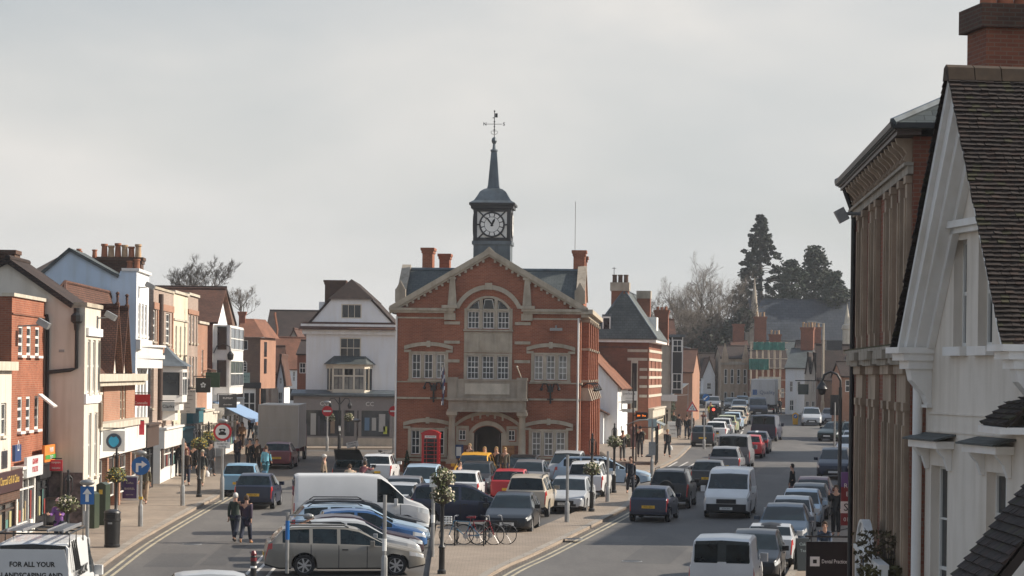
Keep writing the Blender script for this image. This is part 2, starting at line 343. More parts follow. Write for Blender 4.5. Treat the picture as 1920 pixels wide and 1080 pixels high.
def window(root, x0, x1, z0, z1, y=.09, cols=2, rows=2, frame='white_frame', glass='glass', bar=.035, edge=.06, rise=0.0, sill=None, mull=0, sash=True, name='window', tilt=0):
 """window > pane, sill: frame with its glazing bars, panes behind, a sill that stands proud"""
 w, h = x1-x0, z1-z0
 f = MB()
 f.box(x0, x0+edge, y-.03, y+.03, z0, z1-rise); f.box(x1-edge, x1, y-.03, y+.03, z0, z1-rise); f.box(x0+edge, x1-edge, y-.028, y+.03, z0, z0+edge)
 if rise <= 0: f.box(x0+edge, x1-edge, y-.028, y+.03, z1-edge, z1)
 else:
  A = arc(x0, x1, z1-rise, rise, 10); B = [(x0+(p[0]-x0)*(w-2*edge)/w+edge, p[1]-edge) for p in A]
  for k in range(10): f.prism([A[k], B[k], B[k+1], A[k+1]], y-.03, y+.03)
 inx = w-2*edge
 def top(x):
  if rise <= 0: return z1-edge
  A = arc(x0, x1, z1-rise, rise, 20); return min((abs(p[0]-x), p[1]) for p in A)[1]-edge*.5
 for k in range(1, cols):
  x = x0+edge+inx*k/cols
  b = bar*(2.2 if mull and k % mull == 0 else 1)
  f.box(x-b/2, x+b/2, y-.022, y+.02, z0+edge, top(x))
 for k in range(1, rows):
  z = z0+edge+(h-2*edge)*k/rows
  b = bar*(1.7 if sash and rows % 2 == 0 and k == rows//2 else 1)
  f.box(x0+edge, x1-edge, y-.018, y+.016, z-b/2, z+b/2)
 o = f.build(name, M[frame], root)
 g = MB();
 if rise <= 0: g.box(x0+edge*.5, x1-edge*.5, y+.005, y+.012, z0+edge*.5, z1-edge*.5)
 else:
  A = arc(x0+edge*.5, x1-edge*.5, z1-rise, rise-edge*.5, 10); g.prism([(x0+edge*.5, z0+edge*.5)]+A+[(x1-edge*.5, z0+edge*.5)], y+.005, y+.012)
 gl = M[glass] if glass != 'mix' else (M['glass'] if rnd.random() < .6 else M['glass_curtain'])
 g.build('pane', gl, o)
 if sill: MB().box(x0-.06, x1+.06, y-.19, y-.03, z0-.09, z0-.004).build('sill', M[sill], o)
 return o
def slab(mb, a, b, c, d, t):
 """roof plane through four corners (a,b at the eaves, c,d at the ridge) with a thickness below it"""
 a, b, c, d = map(Vector, (a, b, c, d)); n = (b-a).cross(c-a).normalized()
 if n.z < 0: n = -n
 lo = [p-n*t for p in (a, b, c, d)]; hi = [a, b, c, d]
 I = [mb.pt(p) for p in hi]; J = [mb.pt(p) for p in lo]
 flip = (b-a).cross(c-a).z < 0
 mb.idx(I[::-1] if flip else I); mb.idx(J if flip else J[::-1])
 for k in range(4):
  l = (k+1) % 4; mb.idx([I[k], J[k], J[l], I[l]] if not flip else [I[l], J[l], J[k], I[k]])
def gable_roof(root, x0, x1, y0, y1, ze, zr, axis='x', mat='tile', over=.2, ends=.1, t=.12, ridge=True, name='roof', ridgemat=None, yr=None):
 mb = MB()
 if axis == 'x':
  ym = (y0+y1)/2 if yr is None else yr; s1 = (zr-ze)/(ym-y0); s2 = (zr-ze)/(y1-ym)
  A = x0-ends; B = x1+ends
  slab(mb, (A, y0-over, ze-s1*over+t), (B, y0-over, ze-s1*over+t), (B, ym, zr+t), (A, ym, zr+t), t)
  slab(mb, (B, y1+over, ze-s2*over+t), (A, y1+over, ze-s2*over+t), (A, ym, zr+t), (B, ym, zr+t), t)
  rp = [(A, ym, zr+t), (B, ym, zr+t)]
 else:
  xm = (x0+x1)/2; s1 = (zr-ze)/(xm-x0); A = y0-ends; B = y1+ends
  slab(mb, (x0-over, B, ze-s1*over+t), (x0-over, A, ze-s1*over+t), (xm, A, zr+t), (xm, B, zr+t), t)
  slab(mb, (x1+over, A, ze-s1*over+t), (x1+over, B, ze-s1*over+t), (xm, B, zr+t), (xm, A, zr+t), t)
  rp = [(xm, A, zr+t), (xm, B, zr+t)]
 o = mb.build(name, M[mat], root)
 if ridge: MB().tube(rp, .11, 8).build('ridge', M[ridgemat or mat], o)
 return o
def hip_roof(root, x0, x1, y0, y1, ze, zr, mat='slate', over=.3, hl=None, hr=None, name='roof', t=.1):
 """hipped roof, ridge along x; hl/hr: how far the ridge ends stand in from the ends (0 = gable)"""
 A, B, C, D = x0-over, x1+over, y0-over, y1+over; ym = (C+D)/2; d = (D-C)/2
 hl = d if hl is None else hl; hr = d if hr is None else hr
 p = [(A, C, ze), (B, C, ze), (B, D, ze), (A, D, ze), (A+hl, ym, zr), (B-hr, ym, zr)]
 mb = MB(); I = [mb.pt(q) for q in p]; J = [mb.pt((q[0], q[1], q[2]-t)) for q in p[:4]]
 for q in ((0, 1, 5, 4), (1, 2, 5), (2, 3, 4, 5), (3, 0, 4)): mb.idx([I[k] for k in q])
 for k in range(4): l = (k+1) % 4; mb.idx([J[k], J[l], I[l], I[k]])
 mb.idx(J[::-1])
 o = mb.build(name, M[mat], root)
 r = MB()
 for a, b in ((0, 4), (1, 5), (2, 5), (3, 4), (4, 5)): r.tube([p[a], p[b]], .08, 6)
 r.build('ridge', M['lead' if mat == 'slate' else mat], o)
 return o
def chimney(root, x, y, w, d, z0, z1, pots=2, mat='brick_dark', pot='pot', poth=.55, cap=True, potr=.12, name='chimney', along='x'):
 b = MB().box(x-w/2, x+w/2, y-d/2, y+d/2, z0, z1-.3)
 if cap: b.box(x-w/2-.05, x+w/2+.05, y-d/2-.05, y+d/2+.05, z1-.3, z1-.15); b.box(x-w/2-.1, x+w/2+.1, y-d/2-.1, y+d/2+.1, z1-.15, z1)
 else: b.box(x-w/2+.001, x+w/2-.001, y-d/2+.001, y+d/2-.001, z1-.3, z1)
 o = b.build(name, M[mat], root)
 for k in range(pots):
  u = (k+.5)/pots-.5
  px, py = (x+u*(w-.1), y) if along == 'x' else (x, y+u*(d-.1))
  h = poth*(.85+.3*((k*7+3) % 5)/5)
  MB().lathe([(potr*1.1, 0), (potr, h*.15), (potr*.85, h*.8), (potr*1.1, h*.86), (potr*1.05, h), (potr*.7, h), (potr*.7, h*.8)], (px, py, z1-.01), 10).build('pot', M[pot if isinstance(pot, str) else pot[k % len(pot)]], o, smooth=40)
 return o
def pipe(root, pts, r=.05, mat='iron', name='drainpipe'):
 return MB().tube(pts, r, 8).build(name, M[mat], root, smooth=50)
def shell(root, W_, D_, prof_side, ops, wallmat, z_front, name='wall', front_poly=None, endmat=None, zb=-.15):
 """front wall with openings (to z_front) + both end walls of outline prof_side [(y,z)...] + back"""
 mb = MB(); wall(mb, 0, W_, zb, z_front, ops)
 if front_poly: mb.face([(p[0], 0, p[1]) for p in front_poly])
 mb.m = 1
 mb.face([(0, p[0], p[1]) for p in prof_side][::-1] if prof_side[1][1] > prof_side[0][1] else [(0, p[0], p[1]) for p in prof_side])
 mb.face([(W_, p[0], p[1]) for p in prof_side])
 mb.face([(W_, D_, zb), (0, D_, zb), (0, D_, prof_side[-2][1]), (W_, D_, prof_side[-2][1])])
 return mb.build(name, [M[wallmat], M[endmat or wallmat]], root)
def house(loc, rz, label, W_, D_, ze, zr, ops=(), wallmat='brick', roofmat='tile', axis='x', wins=(), group=None, endmat=None, over=.2, cat='building', name='house', parapet=0, flat=False, yr=None, ends=.1):
 """simple pitched building; ops: openings (each gets a window described by the matching entry of wins, None for a plain hole)"""
 root = empty(name, loc, rz, label, cat, group)
 zb = -.2
 if flat: prof = [(0, zb), (0, ze), (D_, ze), (D_, zb)]; fp = None
 elif axis == 'x': prof = [(0, zb), (0, ze), (D_/2 if yr is None else yr, zr), (D_, ze), (D_, zb)]; fp = None
 else: prof = [(0, zb), (0, ze), (D_, ze), (D_, zb)]; fp = [(0, ze), (W_, ze), (W_/2, zr)]
 shell(root, W_, D_, prof, ops, wallmat, ze, front_poly=fp, endmat=endmat)
 if flat: MB().box(0, W_, .005, D_, ze-.4, ze-.3).build('roof', M['lead'], root)
 else: gable_roof(root, 0, W_, 0, D_, ze, zr, axis, roofmat, over, ends=ends, yr=yr)
 for o, w in zip(ops, wins):
  if w is None: continue
  kw = dict(w); window(root, o[0]+.002, o[1]-.002, o[2]+.002, o[3]-.002, rise=(o[4] if len(o) > 4 else 0), **kw)
 return root
# ------------------------------------------------------------------ the town hall
def town_hall():
 base = G(740, 889); k = 35.15
 HA = R(-3.5)
 root = empty('town_hall', base, HA, 'red brick town hall with stone dressings, front gable and clock tower', 'town hall')
 zz = lambda y, x=740: (889+.0115*(x-740)-y)/k
 xx = lambda px, y=889: (px-.0115*(889-y)-740)/k
 W_, L_ = 9.84, 21.0
 # windows in the front
 ops = []
 def tri(xa, xb, za, zb, arch=0):
  w = (xb-xa-.36)/3.0
  return [(xa+i*(w+.18), xa+i*(w+.18)+w, za, zb) for i in range(3)]
 left_up = tri(.86, 2.62, 5.12, 6.42); right_up = tri(7.38, 9.12, 5.12, 6.42)
 left_lo = tri(.86, 2.62, 1.08, 2.36); right_lo = tri(7.30, 9.05, 1.08, 2.36)
 mid_lo = tri(3.80, 6.02, 5.12, 6.36); mid_up = tri(3.80, 6.02, 7.80, 8.72)
 side_l = (3.40, 3.78, 1.86, 2.42); side_r = (6.02, 6.40, 1.86, 2.42)
 door = (4.22, 5.66, 0.05, 2.62, .36)
 ops = left_up+right_up+left_lo+right_lo+mid_lo+mid_up+[side_l, side_r, door]
 mid_top = (3.80, 6.02, 8.73, 9.42, .66)
 mb = MB(); wall(mb, 0, W_, -.15, 8.72, ops); wall(mb, 0, W_, 8.72, 9.0, [])
 # gable triangle with the arched head of the middle window cut in a band of its own
 mb = MB(); wall(mb, 0, W_, -.15, 8.72, ops)
 gx = W_/2; slope = (11.72-8.62)/(gx+.2)
 zt = lambda x: 11.72-abs(x-gx)*slope
 A = arc(3.80, 6.02, 8.72, .70, 12)
 mb.face([(0, 0, 8.72), (3.80, 0, 8.72), (3.80, 0, zt(3.80)), (0, 0, zt(0))]); mb.face([(6.02, 0, 8.72), (W_, 0, 8.72), (W_, 0, zt(W_)), (6.02, 0, zt(6.02))])
 for i in range(12):
  p, q = A[i], A[i+1]
  mb.face([(p[0], 0, p[1]), (q[0], 0, q[1]), (q[0], 0, zt(q[0])), (p[0], 0, zt(p[0]))]); mb.face([(q[0], 0, q[1]), (p[0], 0, p[1]), (p[0], .14, p[1]), (q[0], .14, q[1])])
 # sides, back
 mb.face([(0, 0, -.15), (0, 0, zt(0)), (0, L_, zt(0)), (0, L_, -.15)]); mb.face([(W_, 0, zt(0)), (W_, 0, -.15), (W_, L_, -.15), (W_, L_, zt(0))])
 mb.face([(W_, L_, -.15), (0, L_, -.15), (0, L_, zt(0)), (gx, L_, 11.7), (W_, L_, zt(0))])
 mb.build('wall', M['brick'], root)
 MB().box(3.6, 6.3, 2.2, 2.4, 0, 3.2).box(3.6, 3.7, .15, 2.2, 0, 3.2).box(6.2, 6.3, .15, 2.2, 0, 3.2).box(3.6, 6.3, .15, 2.4, 3.2, 3.3).box(4.0, 5.9, .15, 2.2, 0.0, .06).build('porch', M['brown_frame'], root)
 for x in (4.34, 5.54): MB().cbox((x, .55, 1.15), .06, .75, 2.1).build('door', M['brown_frame'], root)
 for (a, b, c, e) in left_up+left_lo: window(root, a, b, c, e, cols=2, rows=3, glass='mix', sash=False, edge=.05)
 for (a, b, c, e) in right_up+right_lo: window(root, a, b, c, e, cols=2, rows=4, glass='glass_curtain', edge=.05)
 for (a, b, c, e) in mid_lo: window(root, a, b, c, e, cols=3, rows=4, glass='mix', edge=.05)
 for (a, b, c, e) in mid_up: window(root, a, b, c, e, cols=3, rows=3, glass='mix', edge=.05)
 for (a, b, c, e) in (side_l, side_r): window(root, a, b, c, e, cols=2, rows=2, sash=False, edge=.05)
 # arched top lights, three pieces between stone mullions
 w3 = 2.22; xs = [3.80, 3.80+.62, 3.80+.80, 5.22, 5.40, 6.02]
 for i in range(3):
  a, b = xs[2*i], xs[2*i+1]
  pts = [(p[0], p[1]-.04) for p in arc(3.82, 6.0, 8.80, .62, 24) if a-.001 <= p[0] <= b+.001]
  o = MB().prism([(a, 8.80)]+pts+[(b, 8.80)], .09, .13).build('window', M['white_frame'], root)
  c_ = ((a+b)/2, 8.80+.2)
  MB().prism([((p[0]-c_[0])*.86+c_[0], (p[1]-c_[1])*.84+c_[1]) for p in [(a, 8.80)]+pts+[(b, 8.80)]], .075, .0895).build('pane', M['glass'], o)
 # stone: mullions, surrounds, sills, hoods, strings
 s = MB()
 def frame(tr, z0, z1, head=True):
  xa, xb = tr[0][0], tr[-1][1]
  s.box(xa-.17, xa-.004, -.05, .12, z0-.05, z1+.14); s.box(xb+.004, xb+.17, -.05, .12, z0-.05, z1+.14)
  for i in range(2): s.box(tr[i][1]+.004, tr[i+1][0]-.004, -.045, .12, z0-.03, z1+.1)
  s.box(xa-.166, xb+.166, -.047, .0, z1+.004, z1+.13)
  s.box(xa-.22, xb+.22, -.12, 0, z0-.15, z0-.05)
  if head:
   P = arc(xa-.42, xb+.42, z1+.22, .22, 10); Q = [(p[0], p[1]+.2) for p in P]
   for i in range(10): s.prism([P[i], P[i+1], Q[i+1], Q[i]], -.14, 0)
   s.box(xa-.42, xa-.05, -.12, 0, z1+.08, z1+.21); s.box(xb+.05, xb+.42, -.12, 0, z1+.08, z1+.21)
   s.box((xa+xb)/2-.1, (xa+xb)/2+.1, -.18, -.142, z1+.36, z1+.7)
 frame(left_up, 5.12, 6.42); frame(right_up, 5.12, 6.42); frame(left_lo, 1.08, 2.36); frame(right_lo, 1.08, 2.36)
 frame(mid_lo, 5.12, 6.36, False); frame(mid_up, 7.80, 8.72, False)
 for i in range(2): s.box(xs[2*i+1], xs[2*i+2], -.04, .12, 8.86, 9.38)
 # panels between the two middle windows
 s.box(3.63, 6.19, -.03, 0, 6.52, 7.62)
 for i in range(3): s.box(3.80+i*.8, 3.80+i*.8+.62, -.06, -.032, 6.62, 7.52)
 # round arch over the middle window, reaching down to the cornice
 P = arc(3.36, 6.46, 8.86, 1.02, 18); Q = arc(3.12, 6.70, 8.86, 1.26, 18)
 for i in range(18): s.prism([P[i], P[i+1], Q[i+1], Q[i]], -.16, 0)
 s.box(4.72, 5.10, -.24, -.162, 9.86, 10.22)
 P2 = arc(3.66, 6.16, 8.74, .80, 14); Q2 = arc(3.80, 6.02, 8.74, .68, 14)
 for i in range(14): s.prism([Q2[i], Q2[i+1], P2[i+1], P2[i]], -.05, 0)
 # cornice left and right of the arch, dentils, thin string
 for a, b in ((-.38, 3.14), (6.68, W_+.38)):
  s.box(a, b, -.36, 0, 8.72, 8.86); s.box(a+.08, b-.08, -.26, 0, 8.60, 8.72)
  s.box(max(a, 0), min(b, W_), -.04, 0, 8.30, 8.38)
 for xm in (2.86, 6.96): s.box(xm-.42, xm+.42, -.42, -.0, 8.862, 9.02); s.box(xm-.3, xm+.3, -.2, 0, 8.24, 8.60)
 # raking copings with dentils
 def rake(x0, z0, x1, z1):
  s.prism([(x0, z0), (x1, z1), (x1, z1+.30), (x0, z0+.30)], -.30, .25)
  s.prism([(x0, z0-.12), (x1, z1-.12), (x1, z1), (x0, z0)], -.2, .0)
  n = 17
  for i in range(1, n):
   x = x0+(x1-x0)*i/n; z = z0+(z1-z0)*i/n
   s.box(x-.06, x+.06, -.19, 0, z-.26, z-.13)
 rake(-.36, zt(0)-.1, gx, 11.74); rake(W_+.36, zt(0)-.1, gx, 11.74)
 s.prism([(gx-.3, 11.86), (gx+.3, 11.86), (gx, 12.14)], -.32, .26)
 # obelisk pilasters
 for xm in (2.98, 6.96):
  q = [(xm-.24, 9.03), (xm+.24, 9.03), (xm+.13, 10.4), (xm-.13, 10.4)]
  s.prism(q, -.22, 0); s.box(xm-.19, xm+.19, -.26, 0, 10.4, 10.5); s.ball((xm, -.1, 10.57), .14, .14, .12)
 # banded pilaster strips
 for xm in (2.98, 6.74):
  for z in (5.98, 6.98, 8.0): s.box(xm-.42, xm+.42, -.07, 0, z, z+.16)
 # strings across the front
 def string(z, h, d):
  for a, b in ((-.02, 2.78), (7.10, W_+.02)): s.box(a, b, -d, 0, z, z+h)
 string(4.02, .1, .1); string(4.90, .07, .08); s.box(-.06, 3.2, -.1, 0, .72, .86); s.box(6.6, W_+.06, -.1, 0, .72, .86)
 s.build('dressing', M['stone'], root)
 # balcony over the door with its inscribed panel, columns below
 b = MB()
 b.box(2.80, 7.08, -1.0, -.002, 3.98, 4.12); b.box(2.90, 6.98, -.86, -.002, 3.5, 3.98); b.box(2.84, 7.04, -.94, -.002, 3.38, 3.5)
 b.box(3.34, 6.54, -.82, -.68, 4.12, 5.02); b.box(2.84, 3.34, -.92, -.5, 4.12, 5.06); b.box(6.54, 7.04, -.92, -.5, 4.12, 5.06)
 b.box(2.84, 3.0, -.5, -.002, 4.12, 5.0); b.box(6.88, 7.04, -.5, -.002, 4.12, 5.0)
 b.box(3.34, 6.54, -.86, -.64, 5.02, 5.12); b.box(2.80, 3.38, -.96, -.46, 5.06, 5.2); b.box(6.50, 7.08, -.96, -.46, 5.06, 5.2)
 b.box(3.66, 6.22, -.84, -.822, 4.26, 4.94)
 o = b.build('balcony', M['stone_dark'], root)
 MB().box(3.76, 6.12, -.852, -.842, 4.32, 4.88).build('panel', M['stone_pale'], o)
 for i, tx in enumerate(('THIS BUILDING WAS ERECTED BY SUBSCRIPTION', 'IN THE YEAR OF THE JUBILEE', 'OF HER MAJESTY THE QUEEN')):
  pass
 for xm in (3.08, 6.80):
  c = MB().lathe([(.24, .86), (.24, 1.0), (.20, 1.06), (.19, 2.0), (.165, 3.05), (.2, 3.1), (.25, 3.16), (.25, 3.36)], (xm, -.62, 0), 14)
  c.box(xm-.3, xm+.3, -.9, -.3, .72, .86); c.box(xm-.26, xm+.26, -.86, -.002, -.15, .72) if False else c.box(xm-.27, xm+.27, -.88, -.002, .62, .72)
  c.box(xm-.28, xm+.28, -.9, -.3, 3.2, 3.378)
  c.build('column', M['stone'], root, smooth=40)
  MB().box(xm-.3, xm+.3, -.92, -.002, -.15, .618).build('pedestal', M['brick'], root)
 e = MB()   # door surround, hood
 P = arc(3.26, 6.62, 2.60, .62, 16); Q = arc(3.06, 6.82, 2.60, .82, 16)
 for i in range(16): e.prism([P[i], P[i+1], Q[i+1], Q[i]], -.22, -.002)
 P = arc(4.10, 5.78, 2.24, .42, 12); Q = arc(3.94, 5.94, 2.28, .62, 12)
 for i in range(12): e.prism([P[i], P[i+1], Q[i+1], Q[i]], -.12, .1)
 e.box(3.94, 4.215, -.1, .12, -.1, 2.26); e.box(5.665, 5.94, -.1, .12, -.1, 2.26)
 for a, b_ in ((3.26, 3.94), (5.94, 6.62)):
  e.box(a, b_, -.06, -.002, 2.46, 2.62); e.box(a, b_, -.06, -.002, 1.6, 1.8)
  e.box(a, a+.13, -.05, -.002, 1.8, 2.46); e.box(b_-.15, b_, -.05, -.002, 1.8, 2.46)
 e.box(4.86, 5.02, -.26, -.222, 3.14, 3.44)
 for t in (-.62, -.3, .3, .62): e.cbox((4.94+t*1.3, -.24, 3.25-abs(t)*.34), .1, .06, .26)
 e.build('door_surround', M['stone'], root)
 # right side: buttresses, windows between, cornice, downpipes
 st = MB()
 n = 6
 for i in range(n):
  y = .9+i*3.7; sd = MB()
  sd.box(W_+.002, W_+.52, y, y+.75, -.15, 4.0); sd.box(W_+.002, W_+.4, y+.03, y+.72, 4.0, 8.2)
  sd.prism([(W_+.002, 4.0), (W_+.52, 4.0), (W_+.34, 4.6), (W_+.002, 4.6)], y+.002, y+.748); sd.build('buttress', M['brick'], root)
  st.prism([(W_+.002, 4.02), (W_+.60, 4.02), (W_+.38, 4.7), (W_+.002, 4.7)], y-.04, y+.79)
  st.box(W_+.002, W_+.46, y-.02, y+.77, 6.7, 6.82); st.box(W_+.002, W_+.48, y-.03, y+.78, 8.2, 8.36)
  st.prism([(W_+.002, 5.0), (W_+.44, 5.0), (W_+.44, 5.12), (W_+.002, 5.12)], y-.03, y+.78)
 st.box(W_+.002, W_+.62, -.36, L_, 8.62, 8.86); st.box(W_+.002, W_+.4, -.2, L_, 8.44, 8.62); st.box(W_+.002, W_+.08, 0, L_, 4.86, 4.98)
 for i in range(n-1):
  y = .9+i*3.7+1.0
  for j in range(3): st.box(W_+.002, W_+.1, y+j*.8, y+j*.8+.16, 5.2, 8.2)
 st.build('side_dressing', M['stone'], root)
 for i in range(n-1):
  y = .9+i*3.7+1.0
  o = MB().box(W_+.002, W_+.03, y+.16, y+2.2, 5.3, 8.0).build('window', M['white_frame'], root)
  g = MB()
  for j in range(3): g.box(W_+.031, W_+.04, y+.2+j*.8*.82, y+.2+j*.8*.82+.5, 5.36, 7.94)
  g.build('pane', M['glass'], o)
  MB().box(W_+.002, W_+.035, y+.2, y+1.9, 1.2, 2.9).build('window', M['glass_curtain'], root)
 pipe(root, [(W_-.14, -.09, 0), (W_-.14, -.09, 8.4)], .055, 'white_trim'); pipe(root, [(.02, -.09, 0), (.02, -.09, 8.4)], .05, 'white_trim')
 # slate roofs: the main one behind the front gable and the cross wing
 gable_roof(root, 0, W_, .26, L_, 8.7, 11.6, 'y', 'slate', .3, ends=0, ridge=True)
 gable_roof(root, -.0, W_, 1.6, 6.4, 9.35, 10.95, 'x', 'slate', .25, ends=-.12, ridgemat='lead')
 w2 = MB()
 for x0 in (-.06, W_-.26):
  w2.prism([(1.3, 8.9), (1.3, 9.5), (4.0, 11.15), (6.7, 9.5), (6.7, 8.9)], x0, x0+.32, 'x')
 w2.box(.26, W_-.26, 1.45, 1.6, 8.9, 9.42); w2.box(.26, W_-.26, 6.5, 6.6, 8.9, 9.42)
 w2.build('cross_wing', M['brick'], root)
 c2 = MB()
 for x0 in (-.14, W_-.34):
  c2.prism([(1.15, 9.42), (4.0, 11.16), (4.0, 11.34), (1.15, 9.62)], x0, x0+.48, 'x'); c2.prism([(4.0, 11.16), (6.85, 9.42), (6.85, 9.62), (4.0, 11.34)], x0, x0+.48, 'x')
  c2.box(x0-.06, x0+.5, 1.0, 1.5, 9.2, 9.9); c2.prism([(x0-.02, 9.9), (x0+.46, 9.9), (x0+.22, 10.35)], 1.05, 1.45)
 c2.build('coping', M['stone_dark'], root)
 chimney(root, 1.18, 5.2, .56, 1.3, 9.0, 12.3, 0, 'brick'); chimney(root, 1.98, 6.6, .56, 1.0, 9.0, 12.05, 0, 'brick')
 chimney(root, 9.55, 4.6, .62, 1.2, 8.9, 12.2, 0, 'brick'); chimney(root, 9.55, 9.4, .5, 1.0, 8.9, 12.1, 0, 'brick_dark')
 pipe(root, [(9.3, 4.6, 12.2), (9.3, 4.6, 14.9)], .018, 'steel', 'aerial')
 # clock tower
 cx, cy = 4.86, 3.6
 t = empty('clock_tower', (cx, cy, -.2)); t.parent = root
 q = MB().box(-1.0, 1.0, -1.0, 1.0, 10.9, 12.66);
 q.box(-1.08, 1.08, -1.08, 1.08, 12.60, 12.80)
 for sgn in (-1, 1):
  for k in range(3):
   q.box(-.82+k*.57, -.82+k*.57+.5, -1.03, -1.0, 11.7, 12.5) if sgn < 0 else None
 q.build('louvre_stage', M['lead'], t)
 f = MB(); h = .98
 f.box(-h, h, -h, h, 12.8, 14.56); f.build('clock_stage', M['white_frame'], t)
 f = MB()
 for ax in (-1, 1):
  for ay in (-1, 1): f.cbox((ax*(h-.07), ay*(h-.07), 13.68), .2, .2, 1.78)
 for side in range(4):
  f.T = Matrix.Rotation(side*math.pi/2, 4, 'Z')
  f.box(-h, h, -h-.045, -h+.0, 12.8, 12.98); f.box(-h, h, -h-.045, -h, 14.38, 14.56)
  for ang in (45, 135, 225, 315):
   f.cbox((math.cos(R(ang))*.92, -h-.02, 13.68+math.sin(R(ang))*.92), .62, .05, .075, 0, -R(ang))
  for ang in (0, 90, 180, 270): f.cbox((math.cos(R(ang))*.76, -h-.02, 13.68+math.sin(R(ang))*.76), .25, .05, .075, 0, -R(ang))
 f.T = None
 f.build('tower_frame', M['dark_frame'], t)
 for side in range(4):
  d = MB(); d.T = Matrix.Rotation(side*math.pi/2, 4, 'Z')
  d.lathe([(.70, -.09), (.70, 0)], (0, -h-.0, 13.68), 32, 'y')
  o = d.build('clock_face', M['dark_frame'], t)
  d = MB(); d.T = Matrix.Rotation(side*math.pi/2, 4, 'Z')
  for k in range(12):   # white segments of the chapter ring
   a0, a1 = R(30*k-12), R(30*k+12)
   d.face([(math.sin(a)*r, -h-.095, 13.68+math.cos(a)*r) for a, r in ((a0, .43), (a1, .43), ((a1), .60), ((a0+a1)/2, .61), (a0, .60))][::-1])
  d.lathe([(.40, -.10), (.40, -.09)], (0, -h, 13.68), 28, 'y')
  d.build('dial', M['white_trim'], o)
  d = MB(); d.T = Matrix.Rotation(side*math.pi/2, 4, 'Z')
  for ang, ln, w in ((-38, .56, .07), (26, .40, .10)):
   a = R(ang); n_ = Vector((math.cos(a), 0, -math.sin(a))); dr = Vector((math.sin(a), 0, math.cos(a))); c0 = Vector((0, -h-.115, 13.68))
   d.face([c0-n_*w/2-dr*.1, c0+n_*w/2-dr*.1, c0+n_*w*.6+dr*ln*.6, c0+dr*ln, c0-n_*w*.6+dr*ln*.6][::-1])
  d.build('hand', M['ink'], o)
 f = MB()   # eaves and bell-cast roof
 f.box(-1.15, 1.15, -1.15, 1.15, 14.56, 14.74); f.box(-1.24, 1.24, -1.24, 1.24, 14.74, 14.86)
 f.build('eaves', M['dark_frame'], t)
 f = MB()
 prof = [(1.24, 14.86), (1.0, 15.0), (.84, 15.25), (.7, 15.5), (.5, 15.66), (.34, 15.72), (.30, 15.9), (.155, 17.9), (.20, 17.98), (.20, 18.06), (.1, 18.1), (.07, 18.4), (.12, 18.48), (.15, 18.6), (.12, 18.74), (.04, 18.82)]
 f.lathe([(r*1.414, z) for r, z in prof[:8]], n=4, a0=math.pi/4); f.lathe(prof[7:], n=12)
 sq = lambda z: z if z < 15.5 else 15.5+(z-15.5)*.908
 for q in f.v: q.z = sq(q.z)
 f.build('spire', M['lead'], t, smooth=25)
 v = MB().tube([(0, 0, 18.7), (0, 0, 20.35)], .022, 6)
 v.tube([(-.42, 0, 19.6), (.42, 0, 19.6)], .016, 6).tube([(0, -.42, 19.6), (0, .42, 19.6)], .016, 6)
 for a in (0, 90, 180, 270):
  v.tube([(math.cos(R(a))*r, math.sin(R(a))*r, z) for r, z in ((.03, 18.98), (.14, 19.02), (.19, 19.12), (.12, 19.2), (.05, 19.16), (.03, 19.3))], .014, 5)
 v.ball((0, 0, 19.75), .05); v.ball((0, 0, 19.45), .05); v.ball((0, 0, 20.38), .05)
 v.box(.03, .17, -.008, .008, 20.0, 20.25); v.box(-.1, -.02, -.008, .008, 19.95, 20.0)
 for q in v.v: q.z = sq(q.z)
 vo = v.build('weather_vane', M['iron'], t)
 text('N', .24, M['iron'], vo, (-.52, 0, 19.22), ext=.012, bold=.006); text('S', .24, M['iron'], vo, (.52, 0, 19.22), ext=.012, bold=.006)
 # iron lamp brackets on the front, floodlight
 for xm in (2.03, 8.25):
  f = MB().tube([(xm, -.08, 3.85), (xm, -.08, 4.85)], .05, 6)
  for sg in (-1, 1): f.tube([(xm+sg*.05, -.1, 4.5), (xm+sg*.2, -.25, 4.9), (xm+sg*.38, -.35, 4.9), (xm+sg*.46, -.38, 4.7)], .04, 6); f.ball((xm+sg*.46, -.38, 4.62), .09)
  f.box(xm-.17, xm+.17, -.14, -.05, 4.05, 4.12); f.cbox((xm, -.12, 4.62), .3, .12, .3)
  f.build('lamp_bracket', M['iron'], root)
 MB().box(8.2, 8.86, -.5, -.2, 7.72, 7.86).box(8.48, 8.56, -.3, 0, 7.8, 8.0).build('floodlight', M['steel'], root)
 # arms on the right corner
 for j in range(4):
  y = .6+j*3.7
  MB().tube([(W_+.05, y, 4.75), (W_+.35, y, 4.95), (W_+.62, y, 4.9), (W_+.75, y, 4.7)], .035, 6).ball((W_+.75, y, 4.6), .1).build('lamp_bracket', M['iron'], root)
 return root
HALL = town_hall()
def hall_pt(x, y, z=0): return HALL.matrix_world @ Vector((x, y, z)) if False else Matrix.LocRotScale(HALL.location, HALL.rotation_euler, None) @ Vector((x, y, z))
